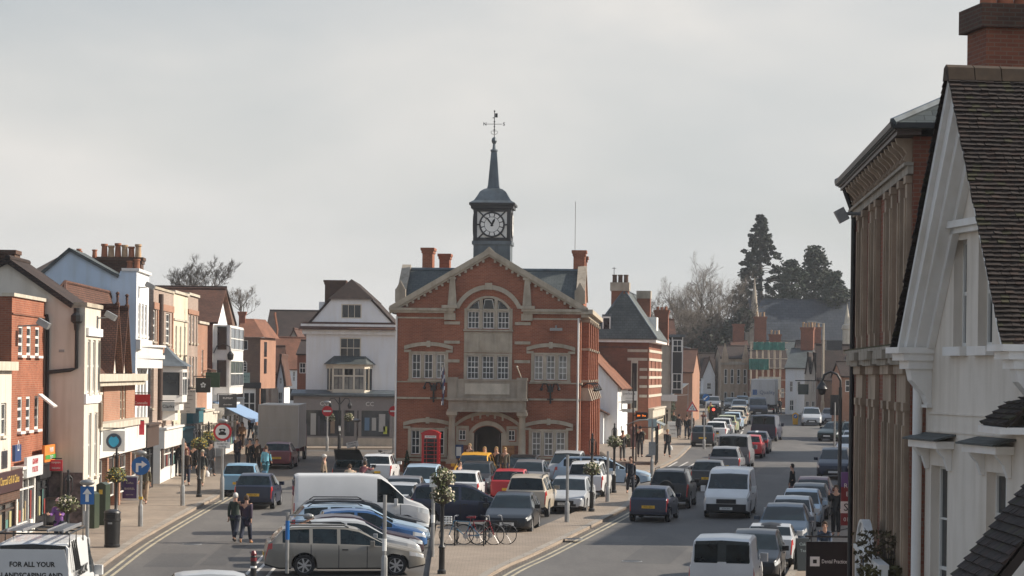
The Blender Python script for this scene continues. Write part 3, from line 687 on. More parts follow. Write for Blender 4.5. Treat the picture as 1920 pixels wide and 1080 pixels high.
# things fixed to or standing against the hall
def on_hall(name, x, y, z, label, cat, rz=0): return empty(name, hall_pt(x, y, z), HALL.rotation_euler.z+rz, label, cat)
def hall_extras():
 for xm, label in ((2.62, 'flagpole with a drooping union flag, leaning out at the left end of the balcony'), (6.56, 'short flagpole without a flag, leaning out at the right end of the balcony')):
  r = on_hall('flagpole', xm, -.75, 5.0, label, 'flagpole')
  MB().tube([(.28, .2, -.05), (-.02, -.5, .75)], .03, 8).ball((-.02, -.5, .78), .06).build('pole', M['stone_pale'], r)
  if xm < 3:
   f = MB(); n = 10
   cols = (1, 2, 0, 2, 1)
   for i in range(5):
    for j in range(n):
     z0, z1 = .72-j*.2, .72-(j+1)*.2
     w = lambda i_, z: (-.05+.03*i_-.03*math.sin(z*3+i_), -.5+.06*math.sin(i_*1.6+z*2.2))
     a, b, c, d = w(i, z0), w(i+1, z0), w(i+1, z1), w(i, z1)
     f.m = 2 if (j+i) % 4 == 1 else (1 if (i*2+j) % 5 == 2 else 0)
     f.face([(a[0], a[1], z0), (d[0], d[1], z1), (c[0], c[1], z1), (b[0], b[1], z0)])
   f.build('flag', [paint('flag_blue', (.05, .06, .13)), paint('flag_red', (.28, .05, .05)), M['white_trim']], r)
 r = on_hall('notice_board', 3.42, -.1, .9, 'blue notice board with a white poster left of the hall door', 'notice board')
 MB().box(-.24, .24, -.06, 0, 0, .72).build('case', paint('board_blue', (.03, .06, .16)), r); MB().box(-.13, .13, -.066, -.0602, .12, .6).build('poster', M['white_trim'], r)
 r = on_hall('name_board', 6.06, -.13, .75, 'brown wooden name board standing right of the hall door', 'sign')
 MB().box(-.32, .32, -.04, 0, 0, .85).build('board', paint('board_oak', (.30, .14, .05)), r)
 for i, s_ in enumerate(('TOWN', 'HALL')): text(s_, .17, paint('board_gilt', (.08, .03, .015)), r, (0, -.045, .66-.22*i))
 r = on_hall('phone_box', 2.15, -2.3, 0, 'red telephone kiosk in front of the town hall', 'phone box')
 red = pmat('kiosk_red', (.42, .016, .018), .35, .1, 2)
 b = MB().box(-.46, .46, -.46, .46, 0, .32)
 for x in (-.40, .40):
  for y in (-.40, .40): b.cbox((x, y, 1.15), .12, .12, 1.7)
 b.box(-.47, .47, -.47, .47, 1.98, 2.22); b.box(-.5, .5, -.5, .5, 2.22, 2.28)
 P = arc(-.46, .46, 2.28, .16, 8)
 b.prism([(-.46, 2.27)]+P+[(.46, 2.27)], -.46, .46)
 for k in range(1, 8):
  z = .32+k*.208; b.box(-.34, .34, -.43, -.41, z-.014, z+.014); b.box(.41, .43, -.34, .34, z-.014, z+.014); b.box(-.43, -.41, -.34, .34, z-.014, z+.014)
 for x in (-.2, .2): b.box(x-.012, x+.012, -.431, -.409, .32, 1.98); b.box(.409, .431, x-.012, x+.012, .32, 1.98); b.box(-.431, -.409, x-.012, x+.012, .32, 1.98)
 b.build('frame', red, r); MB().box(-.40, .40, -.40, .40, .33, 1.97).build('glazing', M['glass'], r)
 MB().box(-.3, .3, -.476, -.471, 2.02, 2.15).build('sign_panel', M['white_trim'], r)
 text('TELEPHONE', .09, M['ink'], r, (0, -.478, 2.085))
 for (x, y, l) in ((.75, -1.0, 'left'), (8.9, -1.0, 'right')):
  r = on_hall('clipped_shrub', x, y, 0, 'small dark clipped conifer in a tub at the %s end of the hall front' % l, 'shrub')
  MB().lathe([(.16, 0), (.2, .35), (.18, .36)], n=10).build('tub', M['black'], r)
  f = MB()
  for k in range(260):
   z = rnd.random(); a = rnd.random()*6.283; q = .22*(1-z)**.8*(.6+.4*rnd.random()); s_ = .045
   c = Vector((q*math.cos(a), q*math.sin(a), .36+z*.95)); u = Vector((rnd.uniform(-1, 1), rnd.uniform(-1, 1), rnd.uniform(-1, 1))).normalized()*s_; w = u.orthogonal().normalized()*s_
   f.face([c-u, c+w, c+u, c-w])
  f.build('foliage', pmat('conifer_green', (.02, .035, .014), .7, .4, 6), r)
hall_extras()
# ------------------------------------------------------------------ ground, roads, pavements
def ccw(pts):
 a = sum(pts[i][0]*pts[(i+1) % len(pts)][1]-pts[(i+1) % len(pts)][0]*pts[i][1] for i in range(len(pts)))
 return pts if a > 0 else pts[::-1]
def sheet(name, pts, off, mat, drop=None):
 """polygon lying on the sloping ground, OFF above it; with DROP it gets sides that go down by that much"""
 pts = ccw([tuple(p[:2]) for p in pts]); mb = MB()
 I = [mb.pt((p[0], p[1], gz(p[1])+off)) for p in pts]; mb.idx(I)
 if drop:
  J = [mb.pt((p[0], p[1], gz(p[1])+off-drop)) for p in pts]
  for k in range(len(pts)): l = (k+1) % len(pts); mb.idx([J[k], J[l], I[l], I[k]])
 return tag(mb.build(name, M[mat]), kind='structure')
def offset_line(pts, d):
 """polyline moved sideways by d (to the left of its direction)"""
 pts = [Vector(p[:2]) for p in pts]; out = []
 for i, p in enumerate(pts):
  a = pts[max(i-1, 0)]; b = pts[min(i+1, len(pts)-1)]; t = (b-a).normalized()
  out.append(p+Vector((-t.y, t.x))*d)
 return out
def strip(mb, pts, d0, d1, off, wall=0):
 A = offset_line(pts, d0); B = offset_line(pts, d1)
 for i in range(len(pts)-1):
  q = [(*A[i], gz(A[i].y)+off), (*A[i+1], gz(A[i+1].y)+off), (*B[i+1], gz(B[i+1].y)+off), (*B[i], gz(B[i].y)+off)]
  n = (Vector(q[1])-Vector(q[0])).cross(Vector(q[2])-Vector(q[0]))
  mb.face(q if n.z > 0 else q[::-1])
  if wall:
   for L in (A, B):
    mb.face([(*L[i], gz(L[i].y)+off), (*L[i+1], gz(L[i+1].y)+off), (*L[i+1], gz(L[i+1].y)+off-wall), (*L[i], gz(L[i].y)+off-wall)])
def smooth_line(pts, n=5):
 pts = [Vector(p[:2]) for p in pts]; out = []
 for i in range(len(pts)-1):
  p0, p1, p2, p3 = pts[max(i-1, 0)], pts[i], pts[i+1], pts[min(i+2, len(pts)-1)]
  for k in range(n):
   t = k/n; out.append(.5*((2*p1)+(-p0+p2)*t+(2*p0-5*p1+4*p2-p3)*t*t+(-p0+3*p1-3*p2+p3)*t**3))
 return out+[pts[-1]]
PX = lambda *a: [G(x, y) for x, y in a]
mb = MB()
for a, b in ((-60, 430), (430, 2500)):
 mb.face([(-1500, a, SLOPE*min(a, 430)), (1500, a, SLOPE*min(a, 430)), (1500, b, SLOPE*min(b, 430)), (-1500, b, SLOPE*min(b, 430))])
tag(mb.build('road', M['asphalt']), kind='structure')
# left pavement
KL = smooth_line(PX((60, 1160), (171, 1081), (261, 1017), (365, 957), (412, 932), (452, 903), (492, 868), (508, 835), (498, 800), (478, 772)))
sheet('pavement', list(KL)+[(-45, 225), (-60, 40)], .11, 'paving', .2)
# island between the parked cars and the through road
KI = smooth_line(PX((820, 1160), (924, 1080), (1010, 1039), (1095, 997), (1163, 962), (1183, 949), (1190, 936), (1184, 918)))
KJ = PX((1120, 907), (1129, 930), (1100, 955), (1061, 972), (1004, 996), (900, 1000), (850, 983), (818, 990), (805, 1080), (800, 1160))
sheet('traffic_island', list(KI)+KJ, .11, 'paving', .2)
# apron round the hall, cobbled yard, pavement by the bus stop
sheet('cobbled_yard', PX((500, 905), (560, 898), (738, 905), (742, 893), (738, 862), (700, 848), (560, 846), (512, 846)), .004, 'cobble')
KH = PX((720, 894), (800, 896), (1000, 897), (1108, 893), (1135, 884))
sheet('hall_apron', KH+PX((1150, 868), (1128, 850), (738, 850), (725, 872)), .11, 'paving', .2)
KM = PX((545, 843), (745, 843))
sheet('pavement', KM+PX((745, 825), (540, 825)), .11, 'paving', .2)
KR = smooth_line(PX((1140, 886), (1190, 888), (1228, 883), (1270, 862), (1292, 842), (1318, 815), (1340, 795), (1352, 778), (1345, 764), (1325, 757)))
sheet('pavement', list(KR)+PX((1260, 755), (1150, 765), (1060, 800), (1100, 850)), .11, 'paving', .2)
KQ = PX((1380, 1240), (1476, 1080), (1565, 927), (1612, 846), (1625, 822), (1560, 790), (1500, 774), (1440, 765), (1400, 759))
sheet('pavement', list(smooth_line(KQ))+PX((1400, 748), (1700, 748), (1900, 800))+[(60, 120), (40, 40)], .11, 'paving', .2)
k = MB()
for L in (KL, KI, KR): strip(k, L, .0, .0, .0)
k = MB()
strip(k, KL, .02, .30, .114); strip(k, KI, .02, .28, .114); strip(k, smooth_line(KQ), -.02, -.28, .114)
strip(k, KR, .02, .28, .114); strip(k, KH, .02, .28, .114); strip(k, KM, .02, .25, .114)
tag(k.build('kerb', M['kerb']), kind='structure')
y = MB()
for L, sg in ((KL[:34], -1), (KI[:28], -1)):
 strip(y, L, sg*.28, sg*.38, .004); strip(y, L, sg*.52, sg*.62, .004)
tag(y.build('yellow_lines', M['yellow_line']), kind='structure')
g = MB()
for L, sg in ((KL, -1), (KI, -1)): strip(g, L, sg*.0, sg*.22, .006)
tag(g.build('gutter', M['cobble']), kind='structure')
w = MB()
def wline(a, b, wd, off=.004):
 strip(w, PX(a, b), -wd/2, wd/2, off)
for i in range(8):
 t = i/8; pts = [(1355+18*math.sin(t*3.1)+34*t, 832-58*t)]
for a, b in (((1362, 836), (1374, 829)), ((1378, 826), (1386, 819)), ((1388, 816), (1392, 809)), ((1393, 806), (1394, 800)), ((1394, 798), (1396, 792)), ((1397, 790), (1402, 784)), ((1405, 782), (1412, 778)), ((1385, 795), (1376, 788)), ((1372, 786), (1362, 780))): wline(a, b, .14)
wline((1452, 777), (1492, 777), .25); wline((1345, 785), (1372, 785), .2)
for a, b in (((1232, 893), (1300, 893)), ((1198, 905), (1230, 905))): wline(a, b, .12)
for x in (1262, 1282, 1300): wline((x-10, 876), (x+8, 866), .12)
for a, b in (((478, 1075), (548, 1008)), ((500, 1082), (560, 1012)), ((450, 1090), (500, 1035))): wline(a, b, .1)
tag(w.build('road_markings', M['white_line']), kind='structure')
pt = MB(); pw = MB()
for x, y, w, l, old in ((1230, 1040, 1.6, 7, 0), (1290, 940, 1.1, 9, 0), (1150, 1010, 2.2, 3, 1), (1450, 880, 1.4, 12, 0), (1420, 840, 2.4, 5, 1), (330, 1050, 1.5, 5, 0), (500, 985, 2.0, 3, 1), (420, 1040, .8, 8, 0), (1010, 985, 1.5, 3, 0), (1380, 920, 1.8, 4, 1), (560, 1000, 1.6, 6, 0), (1350, 1010, 1.2, 6, 0)):
 c = G(x, y); a = ROADA if x > 900 else -.02; d = Vector((math.sin(a), math.cos(a))); n = Vector((d.y, -d.x))
 q = [Vector((c.x, c.y))+d*l*i/2+n*w*j/2 for i, j in ((-1, -1), (-1, 1), (1, 1), (1, -1))]
 (pw if old else pt).face([(v.x, v.y, gz(v.y)+.003) for v in q][::-1])
 for z in (pw if old else pt).f[-1:]: pass
tag(pt.build('road_patches', M['asphalt_new']), kind='structure'); tag(pw.build('worn_patches', M['asphalt_old']), kind='structure')
for i, (x, y, lb) in enumerate(((1185, 1052, 'round iron manhole cover in the sunlit road at the bottom'), (1305, 905, 'round iron manhole cover behind the white van'), (360, 1020, 'round iron manhole cover in the left road near its yellow lines'), (1075, 1010, 'iron manhole cover in the island paving'))):
 P_ = G(x, y, .006 if i < 3 else .116); r_ = empty('manhole_cover', P_, 0, lb, 'manhole', 'iron covers in the ground'); MB().lathe([(.34, -.01), (.34, 0), (.30, .004)], n=20).build('frame', M['steel'], r_); MB().lathe([(.29, -.01), (.29, .006)], n=20).build('lid', M['iron'], r_)
# ------------------------------------------------------------------ the left side of the street
class Front:
 """a front that starts at the ground point P and runs along a heading; gives local x from a pixel column and local z from a pixel row"""
 def __init__(s, P, vx=850, side='L', ang=None):
  s.P = P.copy(); s.a = VPX(vx) if ang is None else ang
  s.d = Vector((math.sin(s.a), math.cos(s.a))); s.rz = math.pi/2-s.a
 def x(s, px, py=760, y=0.0):
  kx, _ = ray(px, py); n = Vector((-s.d.y, s.d.x))      # local +y (into the building)
  X0, Y0 = s.P.x+n.x*y, s.P.y+n.y*y
  return (kx*Y0-X0)/(s.d.x-kx*s.d.y)
 def z(s, py, px=None, x=0.0):
  Y = s.P.y+s.d.y*x; X = s.P.x+s.d.x*x
  px = CX+F*X/Y if px is None else px
  return AT(px, py, Y).z-s.P.z
 def y(s, px, x=0.0):
  k, _ = ray(px, 600); n = Vector((-s.d.y, s.d.x)); X0, Y0 = s.P.x+s.d.x*x, s.P.y+s.d.y*x
  return (k*Y0-X0)/(n.x-k*n.y)
 def at(s, x, y=0.0, z=0.0):
  n = Vector((-s.d.y, s.d.x)); q = Vector((s.P.x, s.P.y))+s.d*x+n*y
  return Vector((q.x, q.y, s.P.z+z))
def shopfront(root, x0, x1, z1, y=-.22, frame='dark_frame', fascia=None, panes=3, riser=.5, fh=.6, glass='shopglass', door=None, fd=.12, name='shopfront', cornice=None):
 f = MB(); y1 = -.004
 f.box(x0, x0+.22, y, y1, -.15, z1-fh); f.box(x1-.22, x1, y, y1, -.15, z1-fh)
 f.box(x0+.22, x1-.22, y+.03, y1, -.15, riser); f.box(x0+.22, x1-.22, y+.02, y1, z1-fh-.1, z1-fh)
 n = panes; w = (x1-x0-.44)/n
 for i in range(1, n): f.box(x0+.22+w*i-.04, x0+.22+w*i+.04, y+.02, y1, riser, z1-fh-.1)
 f.box(x0+.22, x1-.22, y+.03, y1, (z1-fh)*.78, (z1-fh)*.78+.06)
 o = f.build(name, M[frame], root)
 MB().box(x0+.22, x1-.22, y+.08, y+.1, riser, z1-fh-.1).build('pane', M[glass], o)
 m = MB().box(x0-.03, x1+.03, y-fd, y1, z1-fh, z1); m.box(x0-.08, x1+.08, y-fd-.1, y1, z1, z1+.1)
 m.build('fascia', M[fascia or frame], o)
 cols_ = ((.40, .39, .36), (.30, .06, .05), (.08, .12, .20), (.34, .26, .16), (.05, .05, .055), (.45, .40, .20), (.10, .22, .20))
 for i in range(n):
  for k in range(2):
   x = x0+.22+w*i+.08+(w-.2)*(.5*k+.06+.1*rnd.random()); ww = (w-.2)*.3*(.5+.7*rnd.random()); z0_ = riser+.04; hh_ = (z1-fh-riser)*(.25+.45*rnd.random()); c_ = cols_[rnd.randint(0, 6)]
   MB().box(x, x+ww, y+.055, y+.078, z0_, z0_+hh_).build('display', paint('display_%d' % int(c_[0]*100), c_), o)
 if door is not None:
  d = MB().box(door, door+.95, y+.04, y+.079, .0, 2.1); d.build('door', M[frame], o)
  MB().box(door+.1, door+.85, y+.03, y+.039, .5, 1.95).build('door_pane', M[glass], o)
 return o
def bracket_sign(loc, rz, w, h, board, label, lines=(), ink='ink_white', size=.25, drop=.1, reach=None, cat='sign', frame='iron', thick=.06, group=None):
 """projecting sign: local x points out from the wall; readable from both sides"""
 r = empty('projecting_sign', loc, rz, label, cat, group)
 MB().tube([(0, 0, h/2+drop), ((reach or w)+.1, 0, h/2+drop)], .025, 6).tube([(.02, 0, h/2+drop), (.02, 0, -h*.2)], .02, 6).build('bracket', M[frame], r)
 c = .12+w/2
 MB().box(.12, .12+w, -thick/2, thick/2, -h/2, h/2).build('board', board if not isinstance(board, str) else M[board], r)
 for i, s_ in enumerate(lines):
  zc = h*.5-h*(i+.5)/len(lines)
  t = text(s_[0] if isinstance(s_, tuple) else s_, s_[1] if isinstance(s_, tuple) else size, M[ink] if not isinstance(s_, tuple) or len(s_) < 3 else s_[2], r, (c, -thick/2-.006, zc))
  t2 = text(s_[0] if isinstance(s_, tuple) else s_, s_[1] if isinstance(s_, tuple) else size, M[ink] if not isinstance(s_, tuple) or len(s_) < 3 else s_[2], r, (c, thick/2+.006, zc), rot=(R(90), 0, R(180)))
 return r
def floodlight(parent, x, z, out=.55):
 o = MB().cbox((x, -out, z), .5, .42, .22, 0, 0, .5).tube([(x, 0, z-.1), (x, -out+.1, z-.05)], .03, 6).build('floodlight', M['steel'], parent); return o
BG = 'old houses and shops along the left side of the street'
# cream rendered gable house
f2 = Front(G(155, 985, .11), 850)
def cream_house():
 Wd = f2.x(189, 600); z = lambda py: f2.z(py)
 zp = z(567)
 ops = [(c-.36, c+.36, z(737), z(636)) for c in (1.15, 2.5, 3.85)]+[(c-.36, c+.36, z(898), z(776)) for c in (1.6, 3.2)]
 r = empty('house', f2.P, f2.rz, 'cream rendered gable house with tall slit windows and a black downpipe on its end wall', 'building', BG)
 shell(r, Wd, 9.0, [(0, -.2), (0, zp-.15), (.5, zp-.15), (2.85, zp+1.42), (6.6, zp-.7), (6.6, -.2)], ops, 'cream', zp-.15)
 gable_roof(r, 0, Wd, .45, 6.6, zp-.22, zp+1.42, 'x', 'tile_dark', .05, ends=.18, yr=2.85, t=.2)
 MB().box(-.06, Wd+.06, -.08, .45, zp-.15, zp).build('coping', M['stone'], r)
 for o in ops: window(r, *o, cols=1, rows=2, edge=.07, sill='cream')
 MB().box(.3, Wd-.05, -.1, -.003, z(629), z(614)).box(.02, Wd-.02, -.07, -.003, z(757), z(739)).box(.0, Wd, -.05, -.003, -.2, .5).build('band', M['white_wall'], r)
 pipe(r, [(-.12, .28, z(585)), (-.12, .28, z(690)), (-.12, .5, z(694)), (-.12, 1.35, z(699))], .07)
 MB().lathe([(.09, -.55), (.12, -.3), (.22, -.22), (.22, 0), (.12, .1), (.12, .28)], (-.16, .28, z(592)), 8).build('hopper', M['iron'], r)
 MB().box(-.03, -.004, .75, .95, z(661), z(656)).build('vent', M['steel'], r)
 floodlight(r, Wd*.8, z(588), .5)
 MB().prism([(0, 0), (1.35, 0), (1.35, 1.55), (0, 1.95)], -.02, -.006).build('hoarding', M['black'], r) if False else None
 m = MB(); m.box(-.05, -.004, .02, 1.5, -.15, 1.95); m.build('plinth', pmat('marble_plinth', (.14, .10, .095), .5, .9, 3.5), r)
 chimney(r, 1.2, 5.1, 1.3, 1.75, zp-.6, zp+1.9, 0, 'stack_brick'); chimney(r, 1.5, 3.35, 1.1, 1.05, zp-.2, zp+1.95, 0, 'stack_brick')
 chimney(r, 4.2, 6.4, .6, .9, zp-.6, zp+.9, 2, 'stack_brick', poth=.3)
 return Wd
W2 = cream_house()
# red brick three storeys
kx, _ = ray(84.5, 640); Yc = f2.P.y+.05
P1e = Vector((kx*Yc, Yc, gz(Yc)+.11)); f1 = Front(P1e, 850)
x1n = f1.x(22, 620)
f1 = Front(f1.at(x1n), 850); f1.P.z = gz(f1.P.y)+.11; W1 = -x1n
def brick_house():
 z = lambda py: f1.z(py)
 r = empty('house', f1.P, f1.rz, 'red brick three storey shop with narrow white framed windows beside the cream gable house', 'building', BG)
 zt = z(550)
 cs = [f1.x(c, 640) for c in (38.5, 54, 70)]
 ops = [(c-.45, c+.45, z(665), z(608)) for c in cs]+[(c-.45, c+.45, z(811), z(745)) for c in cs]
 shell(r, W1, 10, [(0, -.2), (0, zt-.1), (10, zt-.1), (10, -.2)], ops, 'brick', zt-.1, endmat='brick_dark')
 MB().box(-.06, W1+.06, -.08, .35, zt-.1, zt+.02).build('coping', M['stone_pale'], r)
 MB().box(.0, W1, -.05, -.003, z(589), z(586)).build('string', M['brick_dark'], r)
 MB().box(.05, W1-.05, .36, 9.9, zt-.5, zt-.4).build('roof', M['lead'], r)
 for i, o in enumerate(ops):
  w = window(r, *o, cols=1, rows=3, edge=.09, bar=.09, sash=False, sill='white_trim', y=.05)
 MB().T
 c = cs[2]; m = MB(); m.T = Matrix.Translation((c, -.35, z(752))) @ Matrix.Rotation(R(-52), 4, 'X')
 m.box(-.42, .42, -.03, .03, -.42, .3); m.build('casement', M['white_frame'], r)
 pipe(r, [(W1-.2, -.12, 0), (W1-.2, -.12, z(600)), (W1-.35, -.1, z(582))], .07)
 floodlight(r, f1.x(33, 600), z(605), .9)
 # shop fronts and their boards
 zf = z(870)
 shopfront(r, .1, W1*.56, zf-.2, frame='white_frame', panes=3, fh=.3); shopfront(r, W1*.6, W1-.1, zf-.2, frame='dark_frame', panes=2, fh=.5)
 m = MB(); m.cbox((W1*.60, -.2, z(775)), .06, .1, .05)
 return r
brick_house()
zz1 = lambda py: f1.z(py)
def wall_board(front, x0, x1, z0, z1, mat, label, lines, y=-.45, ink=None, group=None, frame=None, cat='sign', name='shop_sign'):
 r = empty(name, front.at((x0+x1)/2, y, z0), front.rz, label, cat, group)
 MB().box(-(x1-x0)/2, (x1-x0)/2, 0, .1, 0, z1-z0).build('board', mat, r)
 if frame: MB().box(-(x1-x0)/2-.05, (x1-x0)/2+.05, .02, .09, -.05, 0).box(-(x1-x0)/2-.05, (x1-x0)/2+.05, .02, .09, z1-z0, z1-z0+.05).build('frame', frame, r)
 for s_, sz, zz, mt in lines: text(s_, sz, mt, r, (0, -.006, zz))
 return r
ink_red = paint('ink_red', (.50, .04, .05)); ink_green = paint('ink_green', (.05, .28, .07))
xa = f1.x(26, 870); xb = f1.x(57, 870); xc = f1.x(60, 860); xd = f1.x(84, 860)
h_ = lambda a, b: zz1(a)-zz1(b)
wall_board(f1, xa, xb, zz1(898), zz1(859), paint('board_white', (.62, .62, .62)), 'white shop board with red lettering on the red brick shop', [('GRAHAM', .28, .52, ink_red), ('POULTER', .28, .24, ink_red)])
def two_tone():
 r = empty('shop_sign', f1.at((xc+xd)/2, -.45, zz1(876)), f1.rz, 'orange and green shop board right of the white one on the red brick shop', 'sign')
 w = (xd-xc)/2-.03; h = h_(843, 876)
 MB().box(-w, w, 0, .1, 0, h).build('board', paint('board_orange', (.72, .22, .04)), r)
 MB().box(-w+.12, w-.12, -.02, -.002, .1, h*.42).build('green_panel', paint('board_green', (.06, .30, .06)), r)
 text('PANINI', .26, M['ink_white'], r, (0, -.025, h*.70)); text('TO GO', .2, M['ink_white'], r, (0, -.028, h*.24))
two_tone()
bracket_sign(f1.at(W1-1.2, -.3, zz1(884)), f1.rz-R(90), .46, .40, paint('sign_red', (.55, .03, .05)), 'small red projecting sign under the orange and green board', [('RIMJHIM', .09), ('INDIAN', .09)], drop=.05)
# low cream shop at the picture's edge
P0e = f1.at(0, -.02); f0 = Front(P0e, 850); x0n = f0.x(-60, 800); f0 = Front(f0.at(x0n), 850); f0.P.z = gz(f0.P.y)+.11
def cream_shop():
 W_ = -x0n-.02; zt = f1.z(676)+.05
 r = empty('house', f0.P, f0.rz, 'low cream shop with a moulded cornice next to the red brick one', 'building', BG)
 c = f0.x(7, 780); c2 = f0.x(-18, 780)
 ops = [(q-.5, q+.5, f0.z(826), f0.z(760)) for q in (c, c2)]
 shell(r, W_, 9, [(0, -.2), (0, zt-.3), (9, zt-.3), (9, -.2)], ops, 'cream', zt-.3)
 MB().box(-.1, W_+.1, -.22, .3, zt-.3, zt).build('cornice', M['stone_pale'], r); MB().box(.0, W_, .31, 8.9, zt-.4, zt-.3).build('roof', M['lead'], r)
 for o in ops: window(r, *o, cols=2, rows=2, sash=False, sill='cream')
 shopfront(r, .2, W_-.1, f0.z(912), frame='brown_frame', fascia='stack_brick', panes=4, fh=.75)
 d = MB().box(W_-2.6, W_-1.2, 2.0, 3.4, zt-.3, zt+1.25); d.build('dormer', M['white_trim'], r)
 window(r, W_-2.5, W_-1.3, zt-.05, zt+1.1, y=1.93, cols=2, rows=2)
 wall_board(f0, W_-5.2, W_-.2, f0.z(936), f0.z(895), paint('board_brown', (.06, .03, .03)), 'dark brown shop board with pale script lettering on the low cream shop', [('Charcoal Grill & Cakes', .38, .38, paint('gilt', (.62, .42, .12)))])
 wall_board(f0, W_-1.75, W_-.55, f0.z(878), f0.z(845), paint('board_navy', (.03, .06, .16)), 'navy board with a white house outline and red foot on the low cream shop', [('⌂', .5, .5, M['ink_white'])])
cream_shop()
# two steep gables
f3 = Front(f2.at(W2+.03, .55), 850)
f3.P.z = gz(f3.P.y)+.11
f4 = Front(G(251.5, 926, .11), 760)
def twin_gables():
 W_ = (Vector((f4.P.x, f4.P.y))-Vector((f3.P.x, f3.P.y))).dot(f3.d)-.05
 z = lambda py: f3.z(py)
 ze, za = f3.z(700), f3.z(571)
 r = empty('house', f3.P, f3.rz, 'small brick building with two steep brown tiled gables topped by finials', 'building', BG)
 G0 = [f3.x(q, 690) for q in (198, 217, 234)]
 ops = []
 for c in (W_*.27, W_*.73): ops += [(c-.95, c-.1, z(797), z(716)), (c+.1, c+.95, z(797), z(716))]
 shell(r, W_, 8, [(0, -.2), (0, ze), (8, ze), (8, -.2)], ops, 'brick_orange', ze, front_poly=None)
 for o in ops: window(r, *o, cols=2, rows=4, sash=False, frame='cream_frame', edge=.08)
 for k in (0, 1):
  a, b = G0[k], G0[k+1]
  m = MB(); m.prism([(a+.1, ze), (b-.1, ze), ((a+b)/2, za-.2)], -.03, .15); m.build('gable', M['cream'], r)
  rf = gable_roof(r, a, b, -.1, 8, ze, za, 'y', 'tile', .12, ends=.22, ridgemat='tile')
  fn = MB().lathe([(.1, 0), (.1, .15), (.05, .2), (.05, .5), (.09, .55), (.04, .62)], ((a+b)/2, -.25, za+.1), 8).box((a+b)/2-.18, (a+b)/2+.18, -.29, -.21, za+.5, za+.58); fn.build('finial', M['tile'], rf)
 hip_roof(r, .15, W_+.2, 1.0, f3.y(95, .3), z(568), z(525), 'tile', .1, hl=2.4, hr=.3)
 gable_roof(r, 0, G0[0]+.4, .0, 2.6, ze-.1, z(640), 'x', 'tile', .25, ends=.1)
 MB().box(-.12, W_+.05, -.55, -.003, ze-.32, ze-.02).box(-.05, W_, -.42, -.003, ze-.5, ze-.32).build('cornice', M['stone_pale'], r)
 # white shop front with brick piers
 zf = z(800)
 MB().box(-.05, W_-.02, -.5, -.003, zf-1.25, zf-.15).build('fascia', M['white_trim'], r); MB().box(-.12, W_, -.62, -.003, zf-.15, zf+.1).build('cornice', M['stone_pale'], r)
 for q in range(5):
  x = .15+q*(W_-.7)/4; MB().box(x, x+.42, -.35, -.003, -.15, zf-1.26).build('pier', M['brick_orange'], r)
 for q in range(4):
  x = .15+q*(W_-.7)/4+.44; window(r, x, x+(W_-.7)/4-.46, .5, zf-1.4, y=-.1, cols=1, rows=3, glass='shopglass', sash=False)
 return W_, zf
W3, zf3 = twin_gables()
ea = bracket_sign(f3.at(.45, -.5, f3.z(827)), f3.rz-R(90), .85, .8, paint('bank_white', (.66, .66, .64)), 'white projecting board with a round blue bird badge by the twin gables', thick=.08)
def badge():
 m = MB(); m.lathe([(.30, -.02), (.30, 0)], (.545, -.045, 0), 24, 'y'); m.build('ring', paint('badge_navy', (.04, .06, .09)), ea)
 m = MB(); pts = []
 for k in range(25):
  t = 2*math.pi*k/25; x, zc = .20*math.sin(t), .19*math.cos(t)
  if zc > .08 and abs(x) < .13: zc -= .05*math.cos(x*21)
  if zc < 0: zc *= 1+.25*(1-abs(x)/.21)
  pts.append((.545+x, zc))
 m.prism(pts[::-1], -.085, -.066); m.build('bird', paint('badge_cyan', (.03, .32, .52)), ea)
badge()
bracket_sign(f3.at(W3*.8, -.45, f3.z(815)), f3.rz-R(90), .22, .6, paint('sign_red', (.55, .03, .05)), 'narrow red projecting sign beside the white shop wall', drop=.02)
lan = empty('lantern', f3.at(-.2, -.2, f3.z(800)), f3.rz, 'brown box lantern fixed at the corner of the cream house', 'lantern')
MB().lathe([(.3, 0), (.3, .9), (.05, 1.35)], (0, -.25, 0), 4, a0=math.pi/4).box(-.05, .05, -.2, .2, .3, .4).build('case', paint('lantern_brown', (.20, .15, .11)), lan)
